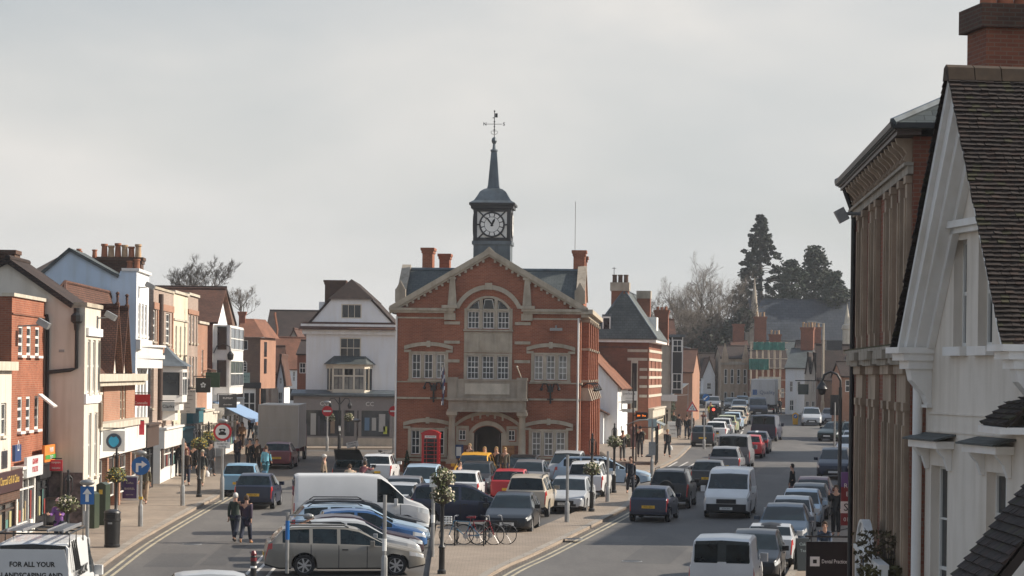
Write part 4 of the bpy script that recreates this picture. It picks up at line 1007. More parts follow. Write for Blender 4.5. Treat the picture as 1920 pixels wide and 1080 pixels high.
# tall white building
def tall_white():
 Wd = f4.x(279, 560); z = lambda py: f4.z(py)
 zp = z(508)
 r = empty('house', f4.P, f4.rz, 'tall white rendered building with a plain end wall coloured as blue shade and stepped parapet', 'building', BG)
 cs = [Wd*q for q in (.26, .52, .78)]
 ops = [(c-.5, c+.5, z(628), z(567)) for c in cs]+[(c-.5, c+.5, z(790), z(692)) for c in cs]
 k = (zp-z(513))
 sc = F/f4.P.y
 yr = lambda px: (250-px)/sc
 shell(r, Wd, 12, [(0, -.2), (0, zp), (yr(220), zp), (yr(216), zp-.25), (yr(124), z(470)), (yr(60), zp-.4), (yr(60), -.2)], ops, 'white_wall', zp, endmat='sky_shade_wall')  # end wall has its blue shade painted in; the front stays white
 MB().box(-.08, Wd+.08, -.12, yr(222), zp, zp+.12).build('coping', M['white_trim'], r)
 m = MB(); slab(m, (-.12, yr(218), zp-.2), (Wd+.1, yr(218), zp-.2), (Wd+.1, yr(124), z(468)+.05), (-.12, yr(124), z(468)+.05), .14)
 slab(m, (Wd+.1, yr(60), zp-.35), (-.12, yr(60), zp-.35), (-.12, yr(124), z(468)+.05), (Wd+.1, yr(124), z(468)+.05), .14)
 m.build('roof', M['slate'], r)
 for o in ops: window(r, *o, cols=2, rows=4, edge=.07, sill='white_trim')
 MB().box(-.04, Wd, -.2, -.003, z(655), z(636)).build('cornice', M['white_trim'], r)
 # bowed oriel with dentils
 m = MB(); n = 8; pl = [(Wd*.08+(Wd*.9)*t/n, -.9*math.sin(math.pi*t/n)**.6-.004) for t in range(n+1)]
 m.prism([(p[0], p[1]) for p in pl][::-1], z(690), z(650), 'z'); m.build('bow', M['white_trim'], r)
 m = MB(); m.prism([(p[0], p[1]*1.12) for p in pl][::-1], z(672), z(665), 'z'); m.prism([(p[0], p[1]*1.18) for p in pl][::-1], z(650), z(646), 'z'); m.build('bow_cornice', M['white_trim'], r)
 floodlight(r, Wd*.2, z(534), .5)
 zf = z(800)
 shopfront(r, .05, Wd-.05, zf, frame='dark_frame', fascia='brown_frame', panes=3, fh=.95, y=-.3, fd=.25)
 # big stack seen over the roof, with its six pots
 ya, yb = f4.y(266, 5.0), f4.y(186, 5.0)
 chimney(r, 5.0, (ya+yb)/2, 1.0, yb-ya, zp-1, f4.z(483, 228, 5.0), 6, 'stack_brick', ['pot_buff', 'pot', 'pot_buff', 'pot'], poth=.62, along='y', potr=.15)
 chimney(r, 3.6, f4.y(253, 3.6)+.1, .5, .75, zp-.5, f4.z(506, 250, 3.6), 2, 'stack_brick', 'pot', poth=.5, along='y', potr=.15)
 chimney(r, 7.0, f4.y(176, 7.0), .5, .5, zp-.5, f4.z(484, 176, 7.0), 1, 'stack_brick', 'pot', poth=.4, along='y')
 return Wd
W4 = tall_white()
bracket_sign(f4.at(-.1, .25, f4.z(750)), f4.rz-R(90), .8, .52, paint('sign_crimson', (.42, .02, .025)), 'red projecting sign reading Connells by the tall white building', [('', .1), ('Connells', .165)], drop=.06)
# pink brick pair with oriel, then the narrower fronts
f5 = Front(G(284, 907, .11), 857)
def pink_pair():
 Wd = f5.x(325.5, 560); z = lambda py: f5.z(py); zt = z(541)
 r = empty('house', f5.P, f5.rz, 'pinkish brick pair with red brick bands, white sashes and a lead roofed oriel', 'building', BG)
 X = lambda px: f5.x(px, 610)
 ops = [(X(288.5)-.75, X(288.5)+.75, z(640), z(580)), (X(305)-.55, X(305)+.55, z(640), z(580)), (X(315)-.9, X(315)+.9, z(642), z(582)), (X(287)-.55, X(287)+.55, z(765), z(690))]
 shell(r, Wd, 9, [(0, -.2), (0, zt), (2, zt), (4.5, zt+1.5), (9, zt-1), (9, -.2)], ops, 'brick_pink', zt)
 for o in ops: window(r, *o, cols=2, rows=4, edge=.07, bar=.05, sill='stone')
 MB().box(-.03, Wd+.03, -.07, .3, zt, zt+.12).build('coping', M['stone'], r)
 for a, b in ((579, 566), (661, 651)): MB().box(-.0, Wd, -.05, -.003, z(a), z(b)).build('band', M['brick_orange'], r)
 for q in (X(295), X(301), X(323)): MB().box(q-.2, q+.2, -.05, -.003, z(650), z(580)).build('quoin', M['brick_orange'], r)
 pipe(r, [(X(297.5), -.1, 3), (X(297.5), -.1, zt-.2)], .13, 'brown_frame')
 m = MB(); slab(m, (-.1, 1.8, zt-.2), (Wd+.1, 1.8, zt-.2), (Wd+.1, 4.5, zt+1.5), (-.1, 4.5, zt+1.5), .15); m.build('roof', M['tile_dark'], r)
 chimney(r, Wd*.5, 4.2, .8, .8, zt, zt+1.5, 2, 'stack_brick'); chimney(r, Wd*.95, 4.4, .9, .7, zt, zt+1.3, 2, 'stack_brick', poth=.6)
 # oriel
 xc, w = X(310), 1.5
 za, zb = z(686), z(752)
 m = MB(); P = [(xc-w, -.004), (xc-w*.72, -1.0), (xc+w*.72, -1.0), (xc+w, -.004)]
 m.prism(P, zb-.1, zb+.25, 'z'); m.prism(P, za-.3, za, 'z')
 for p in P[1:3]: m.cbox((p[0], p[1]+.06, (za+zb)/2), .14, .14, za-zb-.5)
 m.box(xc-.05, xc+.05, -.98, -.9, zb+.25, za-.3); m.box(xc-w*.7, xc+w*.7, -.98, -.9, zb+(za-zb)*.62, zb+(za-zb)*.62+.1)
 m.prism([(xc-w*.9, -.004), (xc-w*.66, -.85), (xc+w*.66, -.85), (xc+w*.9, -.004)], zb-.5, zb-.1, 'z'); m.prism([(xc-w*.6, -.004), (xc-w*.4, -.6), (xc+w*.4, -.6), (xc+w*.6, -.004)], zb-1.0, zb-.5, 'z')
 o = m.build('oriel', M['white_frame'], r)
 m = MB(); q = .94; m.prism([(xc-w*q, -.004), (xc-w*.72*q, -.93), (xc+w*.72*q, -.93), (xc+w*q, -.004)], zb+.25, za-.3, 'z'); m.build('pane', M['glass'], o)
 m = MB(); E = [(xc-w-.2, 0.0, za), (xc-w*.75-.15, -1.25, za), (xc+w*.75+.15, -1.25, za), (xc+w+.2, 0.0, za)]; T = [(xc-.5, -.01, za+1.05), (xc+.5, -.01, za+1.05)]; Mi = [((e[0]-xc)*.62+xc, e[1]*.55, za+.35) for e in E]
 m.face([E[0], E[1], Mi[1], Mi[0]]).face([E[1], E[2], Mi[2], Mi[1]]).face([E[2], E[3], Mi[3], Mi[2]]); m.face([Mi[0], Mi[1], T[0]]).face([Mi[1], Mi[2], T[1], T[0]]).face([Mi[2], Mi[3], T[1]]); m.face(E[::-1])
 m.build('oriel_roof', M['lead'], r)
 shopfront(r, .02, Wd-.6, z(806), frame='white_frame', fascia='white_trim', panes=4, fh=.9, y=-.4, riser=.7, fd=.2)
 MB().box(.3, 1.0, -.46, -.41, .7, 2.9).box(Wd*.55, Wd*.6, -.46, -.41, .7, 2.9).build('post', M['brown_frame'], r)
 return Wd
W5 = pink_pair()
bracket_sign(f5.at(.3, -.3, f5.z(762)), f5.rz-R(90), .62, .44, paint('sign_pale', (.50, .49, .46)), 'pale grey projecting sign reading Clarks in handwriting letters', [('Clarks', .22)], ink='ink', drop=.06)
bracket_sign(f5.at(W5*.98, -.3, f5.z(756)), f5.rz-R(90), .78, 1.2, paint('sign_grey', (.42, .40, .37)), 'tall grey projecting sign covered in small lettering', [('INSTYLE PAVE', .11), ('lettings & homes', .07), ('surveyors, valuers', .07), ('auctions', .07), ('insurance', .07), ('01844', .07)], ink='ink', drop=.05)
def simple_front(name_label, fr, xa, pxb, pyt, wallmat, rows, cols, roof=None, roofz=1.2, extra=None, depth=9, shop=None, endpoly=None, band=None, frame='white_frame'):
 """flat front between local xa and pixel column pxb of front FR; windows in ROWS of (bottom row px, top row px) and COLS as fractions"""
 P = fr.at(xa); P.z = gz(P.y)+.11
 q = Front(P, ang=fr.a); Wd = q.x(pxb, pyt+30); zt = q.z(pyt)
 r = empty('house', P, q.rz, name_label, 'building', BG)
 ops = [(Wd*c-w/2, Wd*c+w/2, q.z(b), q.z(a)) for b, a in rows for c, w in cols]
 prof = [(0, -.2), (0, zt), (depth, zt), (depth, -.2)] if not roof else [(0, -.2), (0, zt), (depth/2, zt+roofz), (depth, zt), (depth, -.2)]
 shell(r, Wd, depth, prof, ops, wallmat, zt)
 for o in ops: window(r, *o, cols=2, rows=4, edge=.07, bar=.05, sill='stone', frame=frame)
 if roof: gable_roof(r, 0, Wd, 0, depth, zt, zt+roofz, 'x', roof, .15)
 else: MB().box(-.05, Wd+.03, -.1, .3, zt, zt+.14).build('coping', M['stone_pale'], r); MB().box(0.02, Wd-.02, .31, depth-.1, zt-.5, zt-.4).build('roof', M['lead'], r)
 for a, b, mt in (band or ()): MB().box(0, Wd, -.06, -.003, q.z(a), q.z(b)).build('band', M[mt], r)
 if shop: shopfront(r, .05, Wd-.05, q.z(shop[0]), frame=shop[1], fascia=shop[2], panes=3, fh=.7, y=-.25)
 return r, q, Wd
r6, f6, W6 = simple_front('narrow cream front with a thin string course and slim windows', f5, W5+.02, 352, 549, 'cream_yellow', [(664, 610), (745, 690)], [(.2, .8), (.5, .8), (.8, .8)], band=[(600, 596, 'stone_pale')], shop=(808, 'teal_frame', 'teal_frame'))
r7, f7, W7 = simple_front('pinkish brick front with an orange band under its parapet', f6, W6+.02, 371.5, 553, 'brick_pink', [(642, 590), (725, 668)], [(.25, .9), (.55, .9), (.85, .7)], band=[(588, 579, 'brick_orange')], shop=(770, 'grey_frame', 'teal_frame'))
r8, f8, W8 = simple_front('low plain orange brick front between the pink brick front and the brown tiled gable', f7, W7+.02, 389, 606, 'brick_orange', [(700, 655)], [(.5, .9)], shop=(772, 'cream_frame', 'cream'))
# brown tiled gable with a white bay
def brown_gable():
 P = f8.at(W8+3.2); P.z = gz(P.y)+.11; q = Front(P, ang=f8.a)
 xb = q.x(427, 650); z = lambda py: q.z(py)
 ze, za = z(606), z(541)
 r = empty('house', P, q.rz, 'dark brown tiled gable house with a tall white timber bay', 'building', BG)
 mb = MB(); wall(mb, 0, xb, -.2, ze, []); mb.face([(0, 0, ze), (xb, 0, ze), (xb/2, 0, za-.1)]); mb.m = 1
 mb.face([(0, 0, -.2), (0, 0, ze), (0, 8, ze), (0, 8, -.2)]); mb.face([(xb, 0, -.2), (xb, 8, -.2), (xb, 8, ze), (xb, 0, ze)]); mb.build('wall', [M['white_wall'], M['brick_dark']], r)
 gable_roof(r, 0, xb, 0, 8, ze, za, 'y', 'tile', .15, ends=.3)
 bx = MB().box(.25, xb-.25, -1.0, -.004, z(740), ze-.1); bx.build('bay', M['white_trim'], r)
 for a, b in ((655, 612), (725, 675)):
  window(r, .4, xb-.4, z(a), z(b), y=-1.02, cols=3, rows=2)
  m = MB().box(.2, .248, -.8, -.25, z(a), z(b)); m.build('pane', M['glass'], r)
 shopfront(r, .05, xb-.05, z(760), frame='white_frame', panes=3, y=-.6)
 # bigger dark roof behind
 return q, xb
f9, W9 = brown_gable()
def dark_roof_behind():
 P = f9.at(W9+1.0, 1.0); P.z = gz(P.y)+.1; q = Front(P, ang=f9.a); z = lambda py: q.z(py)
 xb = q.x(441, 640)
 r = empty('house', P, q.rz, 'brown brick house with a tall dark tiled roof behind the white bay', 'building', BG)
 ze, za = z(601), z(535)
 mb = MB(); wall(mb, 0, xb, -.2, ze, []); mb.face([(0, 0, ze), (xb, 0, ze), (xb/2, 0, za-.1)])
 mb.face([(0, 0, -.2), (0, 0, ze), (0, 12, ze), (0, 12, -.2)]); mb.face([(xb, 0, -.2), (xb, 12, -.2), (xb, 12, ze), (xb, 0, ze)]); mb.build('wall', M['brick_brown'], r)
 gable_roof(r, 0, xb, 0, 12, ze, za, 'y', 'tile_dark', .15, ends=.1)
 chimney(r, xb*.5, 10.0, .9, 1.1, za-1, za+1.2, 2, 'stack_brick', poth=.5)
 shopfront(r, .05, xb-.05, z(752), frame='cream_frame', fascia='white_trim', panes=3, y=-.5)
dark_roof_behind()
# low bit with a lean-to roof between them
def lean_to():
 P = f8.at(W8+.05); P.z = gz(P.y)+.11; q = Front(P, ang=f8.a); z = lambda py: q.z(py)
 r = empty('house', P, q.rz, 'low white shop with a small tiled roof below the brown gable', 'building', BG)
 shell(r, 3.05, 6, [(0, -.2), (0, z(692)), (3, z(668)), (6, z(668)), (6, -.2)], [], 'white_wall', z(692))
 m = MB(); slab(m, (-.05, -.25, z(694)), (3.1, -.25, z(694)), (3.1, 3.2, z(664)), (-.05, 3.2, z(664)), .12); m.build('roof', M['tile'], r)
 shopfront(r, .05, 3.0, z(775), frame='cream_frame', fascia='cream', panes=2)
lean_to()
# brown brick corner house where the street turns
def corner_house():
 Y = 196.0
 pa = AT(440, 800, Y); P = Vector((pa.x, Y, gz(Y)+.1)); sc = F/Y
 rz = R(3); Wd = 43.5/sc+.12
 zq = lambda py: AT(460, py, Y).z-P.z
 r = empty('house', P, rz, 'brown brick corner house with a dark shopfront, white double doors and a hipped orange roof', 'building')
 ze = zq(632)
 X = lambda px: (px-440)/sc
 ops = [(X(444), X(463), zq(656), zq(638)), (X(448), X(462), zq(698), zq(676), .2)]
 mb = MB(); wall(mb, 0, Wd, -.2, ze, ops)
 mb.m = 1; D = 7
 mb.face([(Wd, 0, -.2), (Wd+.9, D, -.2), (Wd+.9, D, ze), (Wd, 0, ze)]); mb.face([(0, 0, ze), (0, D, ze), (0, D, -.2), (0, 0, -.2)])
 mb.build('wall', [M['brick_brown'], M['brick_orange']], r)
 window(r, *ops[0], cols=2, rows=1, sash=False); window(r, *ops[1][:4], rise=.2, cols=2, rows=4)
 m = MB(); m.face([(-.2, -.3, ze), (Wd+.3, -.3, ze), (Wd-.7, 3.0, zq(596)), (.4, 3.0, zq(596))]); m.face([(Wd+.3, -.3, ze), (Wd+1.2, D, ze), (Wd+.1, D-1, zq(596)), (Wd-.7, 3.0, zq(596))]); m.face([(.4, 3, zq(596)), (Wd-.7, 3, zq(596)), (Wd+.1, D-1, zq(596)), (.4, D-1, zq(596))])
 m.m = 1; m.build('roof', [M['tile_orange']], r)
 chimney(r, .35, 2.5, .5, .7, ze, zq(583), 0, 'brick')
 m = MB().box(-.1, Wd+.1, -.5, -.003, zq(728), zq(717)); m.build('fascia', M['dark_frame'], r)
 m = MB().box(0, X(455), -.4, -.003, -.1, zq(728)); m.box(X(479), Wd, -.4, -.003, -.1, zq(728)); m.build('shopfront', M['brown_frame'], r)
 d = MB().box(X(455)+.01, X(479)-.01, -.35, -.003, -.1, zq(728)); o = d.build('door', M['white_trim'], r)
 g = MB()
 for a, b in ((458, 466), (468.5, 476.5)):
  for c, e in ((775, 757), (755, 737)): g.box(X(a), X(b), -.37, -.352, zq(c), zq(e))
 g.build('pane', M['glass'], o)
 for c, e in ((668, 640), (700, 672)):
  MB().cbox((Wd+.3, 2.2, (zq(c)+zq(e))/2), .04, 1.1, zq(e)-zq(c), -R(7)).build('window', M['glass'], r)
 shopz = zq(728)
 m = MB(); m.prism([(Wd+.02, .3), (Wd+.45, .3), (Wd+1.2, 6.2), (Wd+.85, 6.2)], -.1, shopz, 'z'); m.build('side_shopfront', M['shopglass'], r)
 return Y
corner_house()
sg = empty('projecting_sign', AT(438, 708, 186), R(4), 'pale green hanging sign with dark lettering in front of the corner house', 'sign')
MB().box(0, 1.2, -.03, .03, -.38, .38).build('board', paint('board_palegreen', (.30, .42, .38)), sg)
MB().tube([(-1.2, 0, .5), (1.3, 0, .5)], .02, 6).tube([(.15, 0, .5), (.15, 0, .36)], .012, 5).tube([(1.05, 0, .5), (1.05, 0, .36)], .012, 5).build('bracket', M['iron'], sg)
text('Chinnor & Co', .19, M['ink'], sg, (.6, -.037, .1)); text('Estate Agents', .12, M['ink'], sg, (.6, -.037, -.15))
# further down the lane
def far_lane():
 def gh(label, px0, px1, pyb, pye, pyr, Y, wallmat, roofmat, D=8, axis='x', rz=0, wins=(), group='cottages down the lane'):
  pa = AT(px0, pyb, Y); sc = F/Y; P = Vector((pa.x, Y, gz(Y)))
  z = lambda py: AT((px0+px1)/2, py, Y).z-P.z
  Wd = (px1-px0)/sc
  ops = [((a-px0)/sc, (b-px0)/sc, z(c), z(e)) for a, b, c, e in wins]
  return house(P, rz, label, Wd, D, z(pye), z(pyr), ops, wallmat, roofmat, axis, [dict(cols=2, rows=2)]*len(ops), group)
 gh('long white cottage under a bright orange tiled roof', 503, 566, 760, 692, 634, 232, 'white_wall', 'tile_orange', 10, 'x', 0, [(512, 518, 735, 705), (532, 537, 715, 696), (548, 553, 715, 696), (530, 556, 752, 728)])
 gh('small brick cottage with a dark steep gable roof', 496, 527, 770, 700, 651, 219, 'brick_orange', 'tile', 5, 'x', 0, [(500, 505, 722, 706), (510, 515, 722, 706), (500, 515, 760, 735)])
 gh('white gabled cottage behind the small brick cottage', 519, 531, 775, 702, 668, 213, 'white_wall', 'tile', 6, 'y', 0, [(523, 528, 720, 708), (521, 529, 765, 735)])
 h = gh('big house under a large dark tiled roof', 495, 592, 760, 640, 582, 262, 'brick_brown', 'tile_dark', 12, 'x')
 gh('grey gabled house under the large dark roof', 530, 568, 760, 655, 618, 246, 'stone_dark', 'tile', 9, 'y')
 gh('brown house squeezed beside the white gambrel house', 556, 580, 800, 665, 640, 205, 'brick_dark', 'tile_dark', 9, 'x', 0, [(560, 572, 700, 680)])
 p = empty('vent_pipe', AT(517, 635, 258), 0, 'thin orange flue pipe in front of the large dark roof', 'pipe')
 MB().tube([(0, 0, -1.5), (.15, 0, 1), (-.1, 0, 2.4), (-.1, 0, 2.7)], .13, 6).build('pipe', M['pot'], p)
far_lane()
# ------------------------------------------------------------------ white gambrel house with the shop, between lane and hall
def gambrel():
 base = G(572, 834, .1); Y = base.y; sc = F/Y
 r = empty('gambrel_house', base, 0, 'white rendered gambrel gable house above a grey shopfront', 'building')
 X = lambda px, py=700: (px-572-.0115*(834-py))/sc
 z = lambda py, px=650: AT(px, py, Y).z-base.z
 Wd = X(742)
 att = (X(640, 580), X(678, 580), z(597), z(570)); mid = (X(637, 650), X(677, 650), z(672), z(633))
 mb = MB(); wall(mb, 0, Wd, -.2, z(622), [mid])
 mb.build('wall', M['white_wall'], r)
 m = MB(); xa = att
 A = [(X(580, 605), z(605)), (xa[0], z(605)), (xa[0], xa[3]), (X(612, 562), xa[3])]
 wall(m, X(618, 580), X(700, 580), z(606), z(561), [att], y=-.02)
 m.face([(X(580, 605), -.02, z(606)), (X(618, 580), -.02, z(606)), (X(618, 580), -.02, z(561))]); m.face([(X(700, 580), -.02, z(606)), (X(737, 605), -.02, z(606)), (X(700, 580), -.02, z(561))])
 m.build('gable', M['white_wall'], r)
 window(r, *mid, y=.05, cols=3, rows=2, frame='cream_frame', edge=.08, glass='mix'); window(r, *att, y=.03, cols=3, rows=1, frame='cream_frame', edge=.07, sash=False)
 m = MB().box(-.25, Wd+.2, -.25, -.003, z(627), z(613)); m.box(-.35, Wd+.3, -.35, .2, z(613), z(608)); m.build('cornice', M['white_trim'], r)
 m = MB(); slab(m, (-.5, -.55, z(619)+.05), (Wd+.3, -.55, z(619)+.05), (Wd+.1, -.03, z(604)), (-.2, -.03, z(604)), .06); m.build('tile_skirt', M['tile'], r)
 # roof: steep lower slopes, small hipped top
 D = 11
 def rf(a, b, mat_mb):
  slab(mat_mb, (a[0], -.12, a[1]), (a[0], D, a[1]), (b[0], D, b[1]), (b[0], -.12, b[1]), .14) if a[0] < b[0] else slab(mat_mb, (a[0], D, a[1]), (a[0], -.12, a[1]), (b[0], -.12, b[1]), (b[0], D, b[1]), .14)
 m = MB(); e0 = (X(576, 607), z(608)); e1 = (X(618, 561), z(560)); a0 = (X(657, 522), z(522)); e2 = (X(698, 561), z(560)); e3 = (X(741, 607), z(606))
 rf(e0, e1, m); rf(e3, e2, m)
 m.face([(e1[0]-.1, -.25, e1[1]-.05), (e2[0]+.1, -.25, e2[1]-.05), (a0[0], 1.1, a0[1])])
 slab(m, (e1[0]-.05, -.2, e1[1]), (e1[0]-.05, D, e1[1]), (a0[0], D, a0[1]), (a0[0], 1.1, a0[1]), .1); slab(m, (e2[0]+.05, D, e2[1]), (e2[0]+.05, -.2, e2[1]), (a0[0], 1.1, a0[1]), (a0[0], D, a0[1]), .1)
 m.build('roof', M['tile_dark'], r)
 m = MB()
 m.face([(0, 0, -.2), (0, 0, z(608)), (0, D, z(608)), (0, D, -.2)]); m.face([(Wd, 0, -.2), (Wd, D, -.2), (Wd, D, z(608)), (Wd, 0, z(608))]); m.build('side_wall', M['white_wall'], r)
 chimney(r, X(623, 550), 3.0, 38/sc, 1.2, z(600), z(523), 0, 'stack_brick')
 MB().box(X(597, 567), X(606, 567), .5, 1.5, z(600), z(566)).build('dormer', M['white_wall'], r)
 # bay window
 b0, b1 = X(612), X(699); zb, zt = z(738), z(683)
 P = [(b0, -.004), (b0+.5, -.85), (b1-.5, -.85), (b1, -.004)]
 m = MB(); m.prism(P, zb, zb+.25, 'z'); m.prism(P, zt-.3, zt, 'z'); m.box(b0+.5, b1-.5, -.85, -.75, zb+.25, zb+.3)
 n = 5
 xs = [b0+.5+(b1-b0-1.0)*k/3 for k in range(4)]
 for x in xs: m.box(x-.07, x+.07, -.87, -.74, zb+.25, zt-.3)
 m.box(b0+.5, b1-.5, -.86, -.75, zb+(zt-zb)*.58, zb+(zt-zb)*.58+.1)
 for k in (1, 3, 5):
  pass
 m.cbox((b0+.25, -.43, (zb+zt)/2), .1, .1, zt-zb-.5); m.cbox((b1-.25, -.43, (zb+zt)/2), .1, .1, zt-zb-.5)
 o = m.build('bay_window', M['cream_frame'], r)
 g = MB().prism([(b0+.06, -.01), (b0+.52, -.80), (b1-.52, -.80), (b1-.06, -.01)], zb+.25, zt-.3, 'z'); g.build('pane', M['glass'], o)
 g = MB()
 for k in range(3):
  a = xs[k]+.1; b = xs[k+1]-.1
  g.box(a, a+.22, -.812, -.802, zb+.28, zt-.32); g.box(b-.22, b, -.812, -.802, zb+.28, zt-.32)
 g.box(xs[1]+.1, xs[2]-.1, -.812, -.802, zb+(zt-zb)*.6, zt-.32); g.build('curtain', M['glass_curtain'], o)
 m = MB(); E = [(b0-.2, 0, zt), (b0+.35, -1.1, zt), (b1-.35, -1.1, zt), (b1+.2, 0, zt)]; T = [(b0+.5, -.02, zt+.55), (b1-.5, -.02, zt+.55)]
 m.face([E[0], E[1], T[0]]).face([E[1], E[2], T[1], T[0]]).face([E[2], E[3], T[1]]).face(E[::-1]); m.build('bay_roof', M['slate'], r)
 # shopfront standing forward, with displays behind its glass
 x0, x1 = X(553, 790), Wd+.3; zs = z(741); y0 = -1.3
 m = MB().box(x0-.15, x1, y0-.1, -.004, zs-.1, zs+.1); slab(m, (x0-.2, y0-.25, zs+.02), (x1, y0-.25, zs+.02), (x1, -.01, zs+.35), (x0-.2, -.01, zs+.35), .1)
 m.build('shop_roof', M['lead'], r)
 m = MB(); m.box(x0, x1, y0, y0+.2, z(769), zs-.1); m.box(x0, x1, y0, y0+.2, -.2, z(817)); m.box(x0, x0+.2, y0+.2, -.004, -.2, zs-.1); m.box(x1-.2, x1, y0+.2, -.004, -.2, zs-.1)
 for px in (556, 572, 645, 669, 677, 735): m.box(X(px, 800)-.1, X(px, 800)+.1, y0-.02, y0+.18, -.1, z(768))
 m.box(X(648, 800), X(667, 800), y0+.01, y0+.15, -.1, .3)
 o = m.build('shopfront', M['grey_frame'], r)
 m = MB().box(x0+.1, X(646, 800), y0-.022, y0-.003, -.15, z(820)).box(X(670, 800), x1-.1, y0-.022, y0-.003, -.15, z(820)); m.build('stall_riser', M['stone_pale'], o)
 MB().box(x0+.2, X(646, 800), y0+.1, y0+.11, z(817), z(769)).box(X(669, 800), x1-.2, y0+.1, y0+.11, z(817), z(769)).box(X(649, 800), X(666, 800), y0+.1, y0+.11, 0, z(769)).build('pane', M['shopglass'], o)
 dm = [paint('display_pale', (.40, .40, .38)), paint('display_black', (.05, .05, .06)), paint('display_tan', (.25, .19, .14)), paint('display_blue', (.12, .20, .30)), paint('display_lime', (.50, .55, .08))]
 for px, w, a, b, k in ((590, 10, 815, 775, 0), (600, 4, 815, 780, 1), (615, 9, 812, 790, 1), (626, 8, 812, 783, 2), (690, 9, 806, 782, 3), (703, 8, 806, 782, 0), (718, 12, 808, 775, 0), (560, 4, 800, 775, 1), (724, 7, 812, 798, 4), (655, 6, 810, 785, 1)):
  MB().box(X(px-w/2, 800), X(px+w/2, 800), y0+.07, y0+.098, z(a), z(b)).build('display', dm[k], o)
 for px in (610, 695): text('CC', .4, M['white_trim'], r, (X(px, 785), y0-.01, z(757)))
 return r
gambrel()
# ------------------------------------------------------------------ right of the hall: pub, striped brick bank, oriel house
def right_block():
 # white inn: end wall towards us, front towards the road on its right
 P = G(1157, 832, .11); fr = Front(P, 1560); Y = P.y
 L_ = fr.x(1203, 780)
 z = lambda py: AT(1150, py, Y).z-P.z
 ze, zr = z(722), z(630); D = 5.6
 ops = [(L_*q-.5, L_*q+.5, z(772), z(742)) for q in (.15, .4, .62, .85)]+[(L_*q-.6, L_*q+.6, .7, z(800)) for q in (.15, .4, .85)]+[(L_*.62-.5, L_*.62+.5, .0, 2.1)]
 r = house(P, fr.rz, 'white rendered inn with a mossy orange tiled roof right of the hall', L_, D, ze, zr, ops, 'white_wall', 'tile_orange', 'x', [dict(cols=2, rows=2)]*len(ops), cat='building', over=.35, ends=.25, yr=3.2)
 MB().box(0, L_, -.04, -.003, -.1, .5).build('plinth', M['stone_dark'], r)
 MB().box(-.9, -.003, .9, 4.2, -.15, z(772)).build('porch', M['white_wall'], r)
 m = MB(); slab(m, (-1.2, .5, z(776)), (-.003, .5, z(776)), (-.003, 3.4, z(737)), (-1.2, 3.4, z(737)), .1); slab(m, (-.003, 6.0, z(776)), (-1.2, 6.0, z(776)), (-1.2, 3.4, z(737)), (-.003, 3.4, z(737)), .1); m.build('porch_roof', M['tile'], r)
 o = MB().box(-.93, -.905, 1.7, 2.9, .9, z(787)).build('window', M['white_frame'], r); MB().box(-.945, -.931, 1.8, 2.8, 1.0, z(789)).build('pane', M['glass'], o)
 bracket_sign(fr.at(1.2, -.05, z(742)), fr.rz-R(90), 1.1, .65, paint('sign_white', (.60, .59, .57)), 'white hanging sign reading parkers on the inn', [('parkers', .28, paint('ink_grey', (.06, .06, .07))), ('estate agents', .1, paint('ink_grey', (.06, .06, .07)))], drop=.08)
 for i, (x, zz) in enumerate(((1.2, 754), (4.2, 754), (1.6, 770), (5.5, 772))):
  o = MB().cbox((0, 0, 0), .6, .15, .22).tube([(-.5, 0, 0), (.0, 0, 0)], .03, 5).build('lamp', M['steel'], None); o.location = fr.at(x, -.5, z(zz)); o.rotation_euler = (0, 0, fr.rz-R(90))
  tag(o, ['grey box lamp under the parkers sign', 'grey box lamp right of the parkers sign', 'lower grey box lamp on the inn front near its corner', 'lower grey box lamp further along the inn front'][i], 'lamp', 'box lamps on the inn front')
 return fr, L_
frP, LP = right_block()
